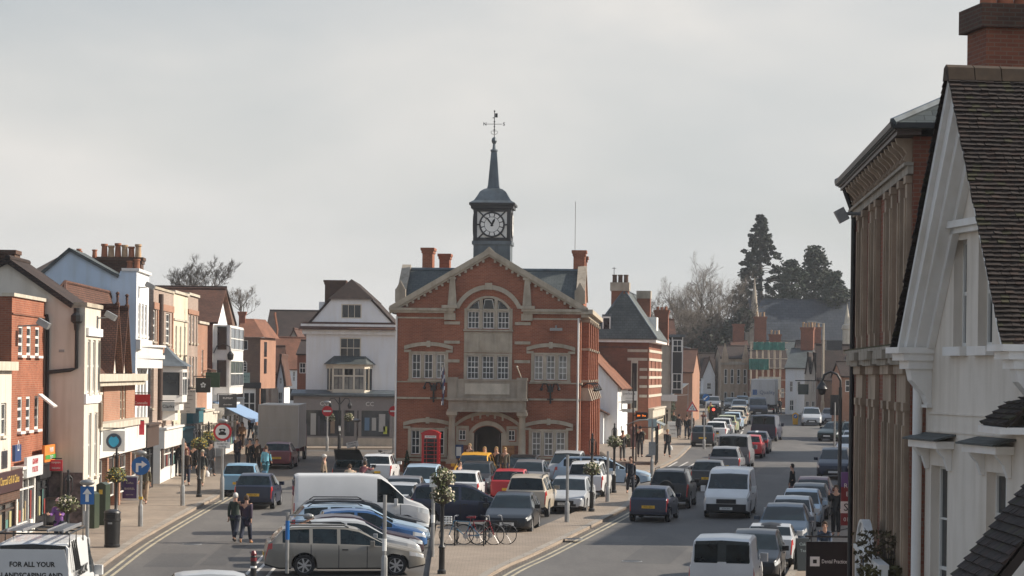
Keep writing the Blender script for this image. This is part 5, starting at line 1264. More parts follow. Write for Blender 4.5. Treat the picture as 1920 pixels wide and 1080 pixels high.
def striped_bank():
 Y = 184.0; P = AT(1215, 800, Y); P.z = gz(Y)+.1; fr = Front(P, 1520); sc = F/Y
 L_ = fr.x(1240, 700); z = lambda py: AT(1190, py, Y).z-P.z
 ze = z(642); D = 3.6; yy = lambda px: (1215-px)/sc
 D = yy(1118)
 ops = [(L_*q-.5, L_*q+.5, z(725), z(672)) for q in (.2, .5, .8)]
 r = house(P, fr.rz, 'red brick bank with pale stone stripes and a blue slate roof', L_, D, ze, z(600), ops, 'brick_dark', 'slate', 'x', [dict(cols=2, rows=2)]*3, flat=True)
 hip_roof(r, 0, L_, 0, D, ze+.3, z(543), 'slate', .6, hl=1.2, hr=3.0)
 MB().box(-.5, L_+.5, -.55, D+.5, ze, ze+.2).build('cornice', M['white_trim'], r)
 for k, py in enumerate((655, 671, 690, 705, 722, 740)):
  MB().box(-.05, -.003, .1, yy(1175 if k < 2 else 1198), z(py+5), z(py)).box(-.05, L_, -.05, -.003, z(py+5), z(py)).build('stripe', M['stone_pale'], r)
 o = MB().box(-.06, -.003, yy(1195), yy(1182), z(770), z(676)).build('window', M['stone_pale'], r); MB().box(-.075, -.0605, yy(1193), yy(1184), z(765), z(681)).build('pane', M['glass'], o)
 c = chimney(r, 1.0, yy(1158), 1.0, 32/sc, ze, z(545), 0, 'brick_dark', cap=False)
 MB().box(.4, 1.6, yy(1158)-18/sc, yy(1158)+18/sc, z(545), z(529)).build('cap', M['stone_dark'], c)
 for q in (-.42, 0, .42): MB().lathe([(.17, 0), (.16, .5), (.19, .55), (.19, .6), (.1, .6)], (1.0, yy(1158)+q, z(529)-.02), 8).build('pot', M['stack_brick'], c)
 c = chimney(r, L_*.55, yy(1190), 1.0, 26/sc, ze, z(553), 0, 'brick_dark', cap=False); MB().box(L_*.55-.6, L_*.55+.6, yy(1190)-14/sc, yy(1190)+14/sc, z(553), z(538)).build('cap', M['stone_dark'], c)
 chimney(r, L_*.9, yy(1217), 1.0, 27/sc, ze, z(572), 3, 'brick_dark', 'pot', .3, along='y')
 d1 = MB().box(-.35, 1.6, yy(1144), yy(1127), ze+.3, z(590)).build('dormer', M['lead'], r)
 o = MB().box(-.37, -.352, yy(1143), yy(1128), ze+.4, z(594)).build('window', M['white_frame'], r); MB().box(-.38, -.3705, yy(1141), yy(1130), ze+.55, z(597)).build('pane', M['glass'], o)
 MB().box(L_*.45, L_*.45+2.2, -.1, 2.2, ze+.35, z(590)).build('dormer', M['white_trim'], r)
 MB().tube([(2, yy(1144), z(560)), (2, yy(1144), z(499))], .03, 5).tube([(2, yy(1148), z(501)), (2, yy(1140), z(501))], .025, 5).build('aerial', M['steel'], r)
 shopfront(r, .1, L_-.1, z(768), frame='cream_frame', fascia='stone_pale', panes=4)
 return fr, L_
frB, LB = striped_bank()
def oriel_house():
 Y = 205.0; P = AT(1237, 790, Y); P.z = gz(Y)+.1; sc = F/Y
 z = lambda py: AT(1250, py, Y).z-P.z
 Wd = 20/sc; r = empty('house', P, 0, 'pale grey house with a black and white oriel behind the striped bank', 'building')
 mb = MB().box(0, Wd, 0, 9, -.2, z(645)); mb.build('wall', M['stone_pale'], r)
 gable_roof(r, 0, Wd+.4, 0, 9, z(645), z(600), 'x', 'tile', .2)
 m = MB().box(Wd+.003, Wd+.95, -.3, 6, z(738), z(632)); m.build('oriel', M['dark_frame'], r)
 window(r, Wd+.1, Wd+.85, z(660), z(637), y=-.32, cols=2, rows=2); window(r, Wd+.1, Wd+.85, z(730), z(700), y=-.32, cols=2, rows=2)
 MB().box(Wd+.02, Wd+.1, -.35, -.301, z(738), z(632)).box(Wd+.86, Wd+.94, -.35, -.301, z(738), z(632)).build('corner_post', M['white_trim'], r)
 MB().box(Wd-.1, Wd+1.1, -.45, 6.1, z(632), z(627)).build('oriel_roof', M['lead'], r)
 MB().box(.1, Wd+.5, -.5, -.003, z(752), z(740)).build('fascia', M['white_trim'], r)
 shopfront(r, .05, Wd, z(752), frame='cream_frame', fascia='cream', panes=2)
 P2 = AT(1252, 800, 228); P2.z = gz(228); r2 = house(P2, R(-8), 'small orange brick shop with a cream front beyond the oriel house', 2.2, 10, 4.6, 6.6, [], 'brick_orange', 'tile', 'x')
 P3 = AT(1262, 800, 222); P3.z = gz(222)+.1
 aw = empty('awning', P3, R(-60), 'pale awning with a blue front edge over the far left pavement', 'awning')
 m = MB(); slab(m, (-2.4, -1.8, 2.5), (2.4, -1.8, 2.5), (2.4, 0, 3.6), (-2.4, 0, 3.6), .04); m.build('canopy', paint('awning_pale', (.50, .44, .36)), aw)
 MB().box(-2.45, 2.45, -1.86, -1.8, 2.25, 2.55).build('valance', paint('awning_blue', (.05, .10, .25)), aw); MB().tube([(-2.3, 0, 2.6), (-2.3, -1.75, 2.5)], .02, 5).tube([(2.3, 0, 2.6), (2.3, -1.75, 2.5)], .02, 5).tube([(2.3, 0, 0), (2.3, 0, 3.6)], .03, 5).tube([(-2.3, 0, 0), (-2.3, 0, 3.6)], .03, 5).build('frame', M['steel'], aw)
oriel_house()
# ------------------------------------------------------------------ near right: Italianate brown building, white gabled house
class RFront(Front):
 """front on the right-hand side: local x runs from the far end towards us, local y into the building (to the right)"""
 def __init__(s, P, a):
  s.P = P.copy(); s.a = a; s.d = Vector((-math.sin(a), -math.cos(a))); s.rz = -math.pi/2-a
M['brown_stone'] = pmat('brown_stone', (.40, .30, .215), .85, .25, 1.2, bump=.25, stain=.4)
M['moss'] = pmat('moss', (.075, .065, .025), .9, .5, 4, bump=.5)
def italianate():
 Yf = 56.0; p = AT(1601, 655, Yf); P = Vector((p.x, Yf, gz(Yf)+.11)); fr = RFront(P, math.atan(.057))
 L_ = 12.6; Z = lambda py, px=1601, Y=Yf: AT(px, py, Y).z-P.z
 ztop = Z(356); zfr = Z(402); zc1, zc0 = Z(659), Z(688); zlow = Z(702)
 r = empty('italianate_building', P, fr.rz, 'tall brown stone and brick building with bracketed eaves, near right behind the white gable', 'building', 'old buildings along the near right side')
 cols = [fr.x(a, 700) for a in (1618, 1642, 1671, 1698)]
 pitch = (cols[-1]-cols[0])/3
 ops = []
 for k in range(3):
  c = cols[k]+pitch/2
 ws = [c for c in cols]
 ops = [(c-.42, c+.42, zc1+.45, zfr-.35) for c in ws]+[(c-.42, c+.42, .9, zlow-.75) for c in ws]
 mb = MB(); wall(mb, 0, L_, -.2, ztop, ops, t=.3)
 mb.face([(L_, 0, -.2), (L_, 9, -.2), (L_, 9, ztop), (L_, 0, ztop)]); mb.face([(0, 0, ztop), (0, 9, ztop), (0, 9, -.2), (0, 0, -.2)]); mb.face([(0, 9, ztop), (L_, 9, ztop), (L_, 9, -.2), (0, 9, -.2)])
 mb.build('wall', M['brick_dark'], r)
 for o in ops: window(r, *o, y=.22, cols=1, rows=2, edge=.08, frame='cream_frame')
 for c in ws:      # stone frames: two pilasters, block and capital on both storeys
  m = MB()
  for s_ in (-1, 1):
   x = c+s_*.62
   m.box(x-.17, x+.17, -.09, -.003, zc1+.05, zfr-.25); m.box(x-.08, x+.08, -.12, -.091, zc1+.3, zfr-.5)
   m.box(x-.17, x+.17, -.09, -.003, -.1, zlow-.65); m.box(x-.08, x+.08, -.12, -.091, .4, zlow-.9)
   m.box(x-.21, x+.21, -.12, -.003, zlow-.65, zlow-.5); m.box(x-.21, x+.21, -.12, -.003, zfr-.25, zfr-.12)
  m.box(c-.82, c+.82, -.08, -.003, zlow-.5, zlow-.002); m.box(c-.87, c+.87, -.14, -.003, zlow, zc0-.002)
  m.build('pilaster', M['brown_stone'], r)
  m = MB(); m.box(c-.92, c+.92, -.2, -.003, zc0, zc0+.12); m.box(c-.97, c+.97, -.27, -.003, zc0+.12, zc1-.06); m.build('cornice_block', M['stone_dark'], r)
 m = MB(); m.box(-.15, L_+.1, -.16, -.003, zc0+.03, zc1-.1); m.box(-.3, L_+.1, -.22, -.003, zc1-.06, zc1+.0); m.build('cornice', M['stone_dark'], r)
 MB().box(-.3, L_, -.20, -.02, zc1+.002, zc1+.035).build('moss_strip', M['moss'], r)
 m = MB(); m.box(-.02, L_+.02, -.1, -.003, zfr-.1, zfr+.04); m.box(-.05, L_+.05, -.16, -.003, zfr+.04, zfr+.1); m.build('string', M['stone_dark'], r)
 n = 18
 for k in range(n):   # scrolled brackets under the eaves
  x = .25+(L_-.5)*k/(n-1); H = ztop-zfr-.12; z0 = zfr+.1
  prof = [(-.003, z0), (-.10, z0+.02), (-.16, z0+.12*H), (-.10, z0+.4*H), (-.17, z0+.62*H), (-.27, z0+.78*H), (-.30, z0+H), (-.003, z0+H)]
  MB().prism(prof, x-.075, x+.075, 'x').build('bracket', M['brown_stone'], r)
 m = MB(); m.box(-.3, L_+.3, -.32, .1, ztop, ztop+.07); m.box(-.35, L_+.35, -.36, .1, ztop+.07, ztop+.11); m.build('soffit', M['brown_frame'], r)
 m = MB(); pr = [(-.33, ztop+.11), (-.43, ztop+.12), (-.45, ztop+.21), (-.35, ztop+.20)]; m.prism(pr, -.4, L_+.4, 'x'); m.box(L_+.3, L_+.42, -.38, 9, ztop+.11, ztop+.20); m.build('gutter', M['dark_frame'], r)
 hip_roof(r, 0, L_, 0, 9, ztop+.2, ztop+2.6, 'slate', .4, hl=4, hr=4)
 pipe(r, [(.42, -.07, 0), (.42, -.07, ztop-.6), (.42, -.28, ztop-.02)], .055); pipe(r, [(L_+.1, .5, 0), (L_+.1, .5, ztop)], .06)
 MB().box(L_+.003, L_+.1, .1, 2.2, Z(470)-.2, Z(470)).build('string', M['white_trim'], r)
 fl = MB().cbox((fr.x(1622, 415), -.5, Z(418)), .3, .22, .28, 0, 0, .5).tube([(fr.x(1622, 415), -.1, Z(415)), (fr.x(1622, 415), -.42, Z(415))], .04, 6).build('floodlight', M['steel'], r)
 MB().cbox((.05, -.45, Z(648)), .32, .35, .22).build('lamp', M['steel'], r)
 # shop storey standing forward, flat mossy roof, white parapet with an arched crest
 zs = Z(985, 1590, 55.0)
 ca = fr.x(1613, 1000, -.42); cb = max(fr.x(1631, 1000, -.42), ca+1.0); cm_ = (ca+cb)/2
 m = MB(); m.box(ca-.3, L_, -.36, -.003, -.15, zs-.5); m.build('shop_box', M['dark_frame'], r)
 m = MB(); m.box(ca-.3, L_, -.46, -.36, zs-.4, zs-.08); m.box(ca-.4, L_, -.52, -.34, zs-.08, zs); m.build('parapet', M['white_trim'], r)
 m = MB(); pr = [(ca, zs)]+[(p_[0], p_[1]) for p_ in arc(ca, cb, zs+.0, min(.5, (cb-ca)*.48), 12)]+[(cb, zs)]
 m.prism(pr, -.46, -.38); pr2 = [((q[0]-cm_)*1.1+cm_, q[1]+.06) for q in arc(ca, cb, zs+.0, min(.5, (cb-ca)*.48), 12)]
 A = arc(ca, cb, zs+.0, min(.5, (cb-ca)*.48), 12)
 for i in range(12): m.prism([A[i], A[i+1], pr2[i+1], pr2[i]], -.50, -.34)
 m.box(ca-.1, ca+.12, -.51, -.33, zs-.9, zs+.02); m.box(cb-.12, cb+.1, -.51, -.33, zs-.9, zs+.02)
 o = m.build('crest', M['white_trim'], r); MB().box(cm_-.3, cm_+.3, -.482, -.461, zs-.5, zs-.1).build('plaque', paint('plaque_navy', (.03, .04, .06)), o)
 MB().box(ca, L_, -.338, -.003, zs-.45, zs-.2).build('moss_bed', M['moss'], r)
 return fr, P, L_, zs
IT, ITP, ITL, ITZ = italianate()
def shrub(loc, rx, ry, h, n, label, mat='dead_shrub', col=(.11, .085, .04), group=None, leaf=.05, name='shrub'):
 r = empty(name, loc, 0, label, 'shrub', group)
 f = MB(); s_ = MB()
 for k in range(n):
  a = rnd.random()*6.283; q = rnd.random()**.5; z = h*rnd.random()**.8
  c = Vector((rx*q*math.cos(a), ry*q*math.sin(a), z)); u = Vector((rnd.uniform(-1, 1), rnd.uniform(-1, 1), rnd.uniform(-1, 1))).normalized()*leaf; w = u.orthogonal().normalized()*leaf*.7
  f.face([c-u, c+w, c+u, c-w])
 for k in range(max(4, n//12)):
  a = rnd.random()*6.283; q = rnd.random()
  s_.tube([(rx*.3*q*math.cos(a), ry*.3*q*math.sin(a), -.05), (rx*q*math.cos(a), ry*q*math.sin(a), h*(.6+.5*rnd.random()))], [.008, .003], 3)
 f.build('foliage', pmat(mat, col, .8, .45, 5), r); s_.build('stem', M['bark'], r); return r
shrub(IT.at(IT.x(1668, 1000, -.2), -.17, ITZ-.25), .7, .08, .75, 420, 'dry brown bushy plant behind the white parapet of the brown building')
shrub(IT.at(IT.x(1680, 1000, -.2), -.17, ITZ-.25), .7, .12, .2, 320, 'low mossy plant on the shop roof behind the white parapet', 'moss_leaf', (.10, .085, .025))
def white_gable():
 Yl = 42.0; p = AT(1736, 775, Yl); P = Vector((p.x, Yl, gz(Yl)+.1)); a = math.atan(-.158); fr = RFront(P, a)
 r = empty('gabled_house', P, fr.rz, 'cream rendered gabled house with white bargeboards and steep dark tiles, nearest on the right', 'building', 'old buildings along the near right side')
 Z = lambda py, x=0, px=None: fr.z(py, px, x)
 xr = fr.x(1938, 654); xm = xr/2
 zk = Z(652); za = fr.z(133, 1781, xm)
 W_ = xr+1.0
 def X(px, py=700): return fr.x(px, py)
 u1 = (X(1788, 560), X(1812, 560)); u2 = (X(1834, 560), X(1861, 560))
 zwb, zwt = fr.z(650, 1790, u1[0]), fr.z(452, 1800, u1[0])
 l1 = (X(1745, 950), X(1776, 950)); l2 = (X(1849, 950), X(1887, 950))
 zl1 = fr.z(872, 1760, l1[0])
 ops = [(*u1, zwb, zwt), (*u2, zwb, zwt), (*l1, zl1-3.4, zl1), (*l2, zl1-2.5, zl1)]
 slope = (za-zk)/xm
 mb = MB(); zband = zwt+.02
 wall(mb, 0, W_, -.2, zwb-.05, ops[2:], t=.24)
 # gable part in slices that follow the slopes
 wall(mb, u1[0]-.02, u2[1]+.02, zwb-.05, zband, ops[:2], t=.24)
 lx = lambda z: (z-zk)/slope
 mb.face([(0, 0, zwb-.05), (u1[0]-.02, 0, zwb-.05), (u1[0]-.02, 0, zband), (lx(zband), 0, zband), (0, 0, zk)]); mb.face([(u2[1]+.02, 0, zwb-.05), (W_, 0, zwb-.05), (W_, 0, zk), (xr, 0, zk), (xr-lx(zband), 0, zband), (u2[1]+.02, 0, zband)])
 mb.face([(lx(zband), 0, zband), (xr-lx(zband), 0, zband), (xm, 0, za-.05)])
 mb.face([(0, 0, zk), (0, 12, zk), (0, 12, -.2), (0, 0, -.2)]); mb.face([(W_, 0, -.2), (W_, 12, -.2), (W_, 12, zk), (W_, 0, zk)])
 mb.build('wall', M['gable_wall'], r)
 for o in ops: window(r, *o, y=.18, cols=1 if o in ops[:2] else 2, rows=2 if o in ops[:2] else 4, edge=.06, sill='white_trim')
 for o in ops[:2]: MB().box(o[0]-.12, o[1]+.1, -.14, -.003, o[2]-.15, o[2]-.005).build('sill', M['white_trim'], r)
 # mouldings: gable cornice, bargeboards in three steps, kneelers
 m = MB(); zc = zband+.08; m.box(lx(zc)+.05, xr-lx(zc)-.05, -.12, -.003, zc, zc+.09); m.box(lx(zc)+.1, xr-lx(zc)-.1, -.2, -.003, zc+.09, zc+.2); m.build('gable_cornice', M['white_trim'], r)
 m = MB()
 for y0, y1, w0, w1 in ((-.50, -.003, 0, .10), (-.42, -.003, .10, .30), (-.30, -.003, .30, .42), (-.12, -.003, .42, .56)):
  for sg in (0, 1):
   def Q(x, z): return (x if sg == 0 else xr-x, z)
   nx, nz = slope/math.hypot(1, slope), -1/math.hypot(1, slope)
   a0 = (-.05+nx*w0, zk-.02+nz*w0*0); b0 = (xm, za-.0-w0*math.hypot(1, slope)); a1 = (-.05+nx*w1+.0, zk-.02); b1 = (xm, za-w1*math.hypot(1, slope))
   a0 = ((a0[0]), zk-.02); q = [Q(*a0), Q(*b0), Q(*b1), Q(*a1)]
   m.prism(q if sg == 0 else q[::-1], y0, y1)
 m.build('bargeboard', M['white_trim'], r)
 for k, xk in enumerate((0.0, xr)):
  m = MB()
  m.box(xk-.30, xk+.42, -.62, -.003, zk-.10, zk); m.box(xk-.24, xk+.38, -.52, -.003, zk-.22, zk-.10); m.box(xk-.16, xk+.34, -.42, -.003, zk-.36, zk-.22)
  m.prism([(-.003, zk-.95), (-.06, zk-.95), (-.12, zk-.8), (-.34, zk-.55), (-.38, zk-.36), (-.003, zk-.36)], xk+.04, xk+.30, 'x')
  m.box(xk+.0, xk+.34, -.1, -.003, zk-1.0, zk-.95)
  m.build('kneeler', M['white_trim'], r)
 MB().tube([(-.02, -.14, 0), (-.02, -.14, zk-.36)], .085, 10).build('drainpipe', M['white_trim'], r, smooth=50)
 zb1, zb2 = Z(772), Z(806)
 MB().box(.1, W_, -.025, -.003, zb1-.03, zb1).box(.1, W_, -.02, -.003, zb2-.02, zb2).build('string', M['gable_wall'], r)
 for l in (l1, l2):   # hoods over the lower windows
  z0 = zl1+.30; a_, b_ = l[0]-.32, l[1]+.32
  m = MB(); m.box(a_, b_, -.30, -.003, z0, z0+.12)
  for q in (a_+.12, b_-.24): m.prism([(-.003, z0-.36), (-.05, z0-.36), (-.12, z0-.16), (-.22, z0-.05), (-.24, z0), (-.003, z0)], q, q+.12, 'x')
  o = m.build('hood', M['white_trim'], r); m = MB(); slab(m, (a_-.08, -.38, z0+.15), (b_+.08, -.38, z0+.15), (b_+.08, -.004, z0+.24), (a_-.08, -.004, z0+.24), .03); m.build('hood_roof', M['slate'], o)
 # the steep tiled roof in real courses
 def courses(xe, ze_, xt, zt_, y0, y1, n, name, mat, seed=3, parent=r, th=.045):
  rr = random.Random(seed); m = MB()
  for k in range(n):
   t0, t1 = k/n, (k+1.18)/n
   xa, za_ = xe+(xt-xe)*t0, ze_+(zt_-ze_)*t0; xb, zb_ = xe+(xt-xe)*min(t1, 1), ze_+(zt_-ze_)*min(t1, 1)
   nx, nz = (zt_-ze_), -(xt-xe)
   l = math.hypot(nx, nz); nx, nz = nx/l, nz/l
   if nz < 0: nx, nz = -nx, -nz
   y = y0-rr.random()*.02
   w0 = rr.random()*.17
   while y < y1:
    w = .135 if y > y0 else .08+w0; j = rr.uniform(-.012, .016); j2 = rr.uniform(0, .012)
    p_ = [(xa+nx*(th+j), y, za_+nz*(th+j)), (xa+nx*(th+j2), y+w-.006, za_+nz*(th+j2)), (xb+nx*.006, y+w-.006, zb_+nz*.006), (xb+nx*.006, y, zb_+nz*.006)]
    q_ = [(xa, y, za_), (xa, y+w-.006, za_)]
    if xt > xe: p_ = [p_[1], p_[0], p_[3], p_[2]]; q_ = [q_[1], q_[0]]
    m.m = 1 if rr.random() < .22 else (2 if rr.random() < .12 else 0)
    m.face(p_); m.face([p_[1], p_[0], q_[0], q_[1]]); m.face([p_[0], p_[3], q_[0]]); m.face([p_[1], q_[1], p_[2]])
    y += w
  return m.build(name, mat, parent)
 tiles = [pmat('old_tile_a', (.030, .021, .018), .9, .35, 3), pmat('old_tile_b', (.040, .024, .019), .9, .3, 3), pmat('old_tile_moss', (.042, .038, .020), .95, .4, 4)]
 sl = math.hypot(1, slope); ex = .30
 m = MB(); slab(m, (xr+.16, 5.5, zk-.06), (xr+.16, -.42, zk-.06), (xm, -.42, za), (xm, 5.5, za), .1); slab(m, (-.2, -.42, zk-.1), (-.2, 5.5, zk-.1), (xm, 5.5, za), (xm, -.42, za), .1); o = m.build('roof', tiles[0], r)
 courses(xr+.18, zk-.03, xm, za, -.55, 5.5, 62, 'tiles', tiles, parent=o)
 courses(-.24, zk-.1, xm, za, -.55, 5.5, 50, 'tiles', tiles, 5, o)
 m = MB()
 for k in range(14): y = -.56+k*.44; m.prism([(xm-.15, za-.16), (xm-.10, za+.04), (xm, za+.09), (xm+.10, za+.04), (xm+.15, za-.16)], y, y+.425)
 m.build('ridge', pmat('ridge_tile', (.065, .042, .026), .9, .4, 4), o)
 # chimney behind the ridge, lead flashing
 cz0 = za-1.2; cy = 2.2
 q = fr.at(0, 0); n_ = Vector((-fr.d.y, fr.d.x))
 def loc_of(px, py, Y):
  w = AT(px, py, Y); v = Vector((w.x-P.x, w.y-P.y)); return v.dot(fr.d), v.dot(n_), w.z-P.z
 c0 = loc_of(1884, 70, 45.0); zt_ = loc_of(1884, 16, 45)[2]
 c = chimney(r, c0[0], c0[1], 1.0, 1.05, cz0-.8, zt_, 3, 'brick_dark', 'pot', .8, along='y', potr=.15);
 MB().box(c0[0]-.62, c0[0]+.62, c0[1]-.65, c0[1]+.65, zt_-.42, zt_-.001).build('corbel', M['stack_brick'], c)
 return fr, P, r, courses, tiles, zk
WG, WGP, WGR, COURSES, TILES, WGZ = white_gable()
# nearest tiled roof in the lower right corner, and the little porch roof beside the second kneeler
def near_roof():
 e = AT(1812, 1090, 33.0); t = AT(1935, 930, 33.0)
 P = Vector((e.x, 33.0, gz(33.0))); zl = e.z-P.z; dz = t.z-e.z; dx = t.x-e.x
 r = empty('tiled_house', P, 0, 'house of which only a mossy dark tiled roof slope shows in the lower right corner', 'building', 'old buildings along the near right side')
 MB().box(.25, dx*4.2, -1.3, .4, -.2, zl).build('wall', M['gable_wall'], r)
 m = MB(); slab(m, (-.1, .6, zl-.12), (-.1, -1.5, zl-.12), (dx*2.2, -1.5, zl+dz*2.2-.06), (dx*2.2, .6, zl+dz*2.2-.06), .12); slab(m, (dx*4.5, -1.5, zl-.12), (dx*4.5, .6, zl-.12), (dx*2.2, .6, zl+dz*2.2-.06), (dx*2.2, -1.5, zl+dz*2.2-.06), .12); o = m.build('roof', TILES[0], r)
 COURSES(-.14, zl-.1, dx*2.2, zl+dz*2.2, -1.55, .6, 24, 'tiles', TILES, 9, o)
 p2 = AT(1890, 798, 37.0); P2 = Vector((p2.x, 37.0, gz(37)))
 r2 = empty('porch_roof', Vector((p2.x, 37.0, p2.z)), 0, 'small tiled canopy with a white soffit at the right edge under the second kneeler', 'canopy')
 MB().box(-.22, 1.6, -.5, 1.2, -.12, -.02).build('soffit', M['white_trim'], r2)
 m = MB(); slab(m, (-.15, 1.2, .0), (-.15, -.5, .0), (.6, -.5, .6), (.6, 1.2, .6), .04); o = m.build('roof', TILES[0], r2)
 COURSES(-.16, .0, .6, .6, -.52, 1.2, 8, 'tiles', TILES, 11, o)
near_roof()
# signs by the brown building
sgn = empty('hanging_sign', AT(1556, 1050, 60.0), 0, 'black hanging sign reading Dental Practice beside a white square emblem', 'sign')
MB().box(-.57, .57, -.04, .04, -.75, .44).build('board', paint('sign_black', (.012, .012, .014)), sgn)
MB().tube([(-.6, 0, .56), (1.2, 0, .56)], .025, 6).tube([(-.4, 0, .56), (1.2, 0, .95)], .012, 5).tube([(-.45, 0, .44), (-.45, 0, .56)], .012, 5).tube([(.45, 0, .44), (.45, 0, .56)], .012, 5).build('bracket', M['iron'], sgn)
m = MB().box(-.48, -.25, -.047, -.041, -.15, .08); e_ = m.build('emblem', M['ink_white'], sgn); MB().box(-.41, -.32, -.052, -.0475, -.08, .01).build('centre', M['ink'], e_)
text('Dental Practice', .135, M['ink_white'], sgn, (.10, -.045, -.035), sx=.72)
bd = empty('estate_board', AT(1576, 985, 57.2), 0, 'purple and red estate board with white letters, half hidden by the brown building', 'sign')
hh = 100*57.2/F
MB().box(0, .62, -.02, .02, hh*.62, hh).build('upper_panel', paint('board_purple', (.16, .10, .26)), bd); MB().box(0, .62, -.0205, .0195, hh*.45, hh*.72).build('middle_panel', paint('board_wine', (.22, .045, .05)), bd)
MB().box(0, .62, -.021, .02, hh*.23, hh*.45).build('white_panel', M['white_trim'], bd); MB().box(0, .62, -.0205, .02, 0, hh*.23).build('lower_panel', paint('board_wine', (.22, .045, .05)), bd)
for s_, z_, q_, mt in (('REA', .74, .15, 'ink_white'), ('BR', .585, .15, 'ink_white'), ('SO', .335, .24, 'ink'), ('0184', .11, .13, 'ink_white')): text(s_, q_, M[mt], bd, (.06 if s_ != 'BR' else .11, -.026, hh*z_), align='LEFT')
MB().tube([(.5, .03, -.5), (.5, .03, hh+.2)], .03, 6).build('post', M['white_trim'], bd)
cb = empty('chalkboard', G(1506, 1070, .11), R(12), 'dark chalkboard with faint pale writing standing on the right pavement', 'sign')
m = MB(); m.cbox((0, 0, .5), .42, .04, 1.0, 0, 0, R(-10)); m.cbox((0, .2, .5), .42, .04, 1.0, 0, 0, R(10)); m.build('board', paint('slate_board', (.03, .04, .045)), cb)
for k, s_ in enumerate(('Cakes', 'Teas', 'Lunch', 'Soup')): text(s_, .13, paint('chalk', (.30, .36, .36)), cb, (0, -.03-.02*(3-k)+.02, .82-.2*k), rot=(R(80), 0, 0))
# houses along the right of the road that the brown building hides from here
def hidden_row():
 a = ROADA; d = Vector((math.sin(a), math.cos(a))); n = Vector((math.cos(a), -math.sin(a)))
 o = Vector((10.2, 66))
 for s0, L_, off, he, hr, wm, rm, lab in HIDDEN:
  q = o+d*(s0+L_)+n*off
  fr = RFront(Vector((q.x, q.y, gz(q.y)+.11)), a)
  ops = []
  for k in range(max(2, int(L_/2.6))):
   c = (k+.5)*L_/max(2, int(L_/2.6)); ops += [(c-.5, c+.5, he-1.9, he-.5), (c-.6, c+.6, .9, 2.6)]
  house(fr.P, fr.rz, lab, L_, 9, he, hr, ops, wm, rm, 'x', [dict(cols=2, rows=2)]*len(ops), 'houses along the near right of the through road')
HIDDEN = [(-1.5, 7.0, .3, 5.4, 8.4, 'white_wall', 'slate', 'white shop with a slate roof next beyond the brown building'),
          (26, 13, .9, 6.3, 9.4, 'brick', 'tile', 'red brick house with a tiled roof opposite the island'),
          (39.2, 15, .5, 6.8, 9.8, 'cream', 'slate', 'cream house with a slate roof opposite the hall'),
          (54.4, 15, .8, 6.2, 9.2, 'brick_pink', 'tile', 'pinkish brick house with a tiled roof opposite the bus shelter'),
          (69.6, 13, .6, 6.0, 8.6, 'white_wall', 'tile', 'white house with a tiled roof next to the pinkish brick one'),
          (92, 14, .8, 6.2, 9.2, 'white_wall', 'tile_dark', 'white house with a dark tiled roof past a gap in the right row')]
hidden_row()
# ------------------------------------------------------------------ far end of the road: houses, church, trees
FG = 'houses at the far end of the road'
def fhouse(label, px0, px1, pyb, pye, pyr, Y, wallmat, roofmat, D=8, axis='x', rz=0, wins=(), wk=None, group=FG, stack=None, over=.25):
 pa = AT(px0, pyb, Y); sc = F/Y; P = Vector((pa.x, Y, min(gz(Y), pa.z)))
 z = lambda py: AT((px0+px1)/2, py, Y).z-P.z
 Wd = (px1-px0)/sc
 ops = [((a-px0)/sc, (b-px0)/sc, z(c), z(e)) for a, b, c, e in wins]
 r = house(P, rz, label, Wd, D, z(pye), z(pyr), ops, wallmat, roofmat, axis, [wk or dict(cols=2, rows=2)]*len(ops), group, over=over)
 for (a, b, py, n) in (stack or ()):
  chimney(r, ((a+b)/2-px0)/sc, D*.5, (b-a)/sc, .9, z(pyr)-2.5, z(py), n, 'brick_dark', 'pot_buff', .55)
 return r, z, sc
fhouse('pale far cottage under a big dark hipped roof on the left of the road end', 1303, 1352, 765, 712, 664, 296, 'white_wall', 'tile_dark', 9, 'x', 0, [(1308, 1313, 735, 718), (1320, 1325, 755, 735)])
fhouse('narrow white far gable between dark roofs', 1318, 1340, 765, 700, 672, 292, 'white_wall', 'tile', 8, 'y', 0, [(1325, 1333, 730, 718), (1322, 1336, 758, 738)])
r, z, sc = fhouse('tall brown stone house with pointed gablets and mullioned windows at the road end', 1351, 1412, 770, 672, 650, 288, 'brown_stone', 'tile_dark', 9, 'x', 0, [(1357, 1363, 720, 692), (1369, 1375, 720, 692), (1381, 1387, 720, 692), (1393, 1399, 720, 692), (1357, 1363, 760, 735), (1370, 1376, 760, 735), (1393, 1399, 760, 735)], dict(cols=1, rows=2))
for px in (1358, 1397):
 m = MB(); x = (px-1351)/sc; m.prism([(x-.5, z(680)), (x+.5, z(680)), (x, z(643))], -.3, .3); m.build('gablet', M['brown_stone'], r)
MB().box(-.05, 61/sc+.05, -.2, -.003, z(684), z(678)).build('cornice', M['stone_dark'], r)
r, z, sc = fhouse('brick house wrapped in scaffolding at the road end', 1408, 1478, 770, 690, 655, 284, 'brick_dark', 'tile_dark', 9, 'x', 0, [(1452, 1458, 745, 728), (1464, 1470, 745, 728), (1440, 1446, 745, 728)], stack=[(1420, 1442, 592, 3)])
fhouse('low brick house with twin stacks behind the stone house', 1375, 1405, 740, 660, 640, 300, 'brick_dark', 'tile', 9, 'x', 0, stack=[(1379, 1400, 606, 0)])
sc = F/282.0
sf = empty('scaffolding', AT(1408, 765, 282.0), 0, 'scaffold of steel tubes with green netting round the brick house', 'scaffolding'); zz = lambda py: (765-py)/sc
m = MB()
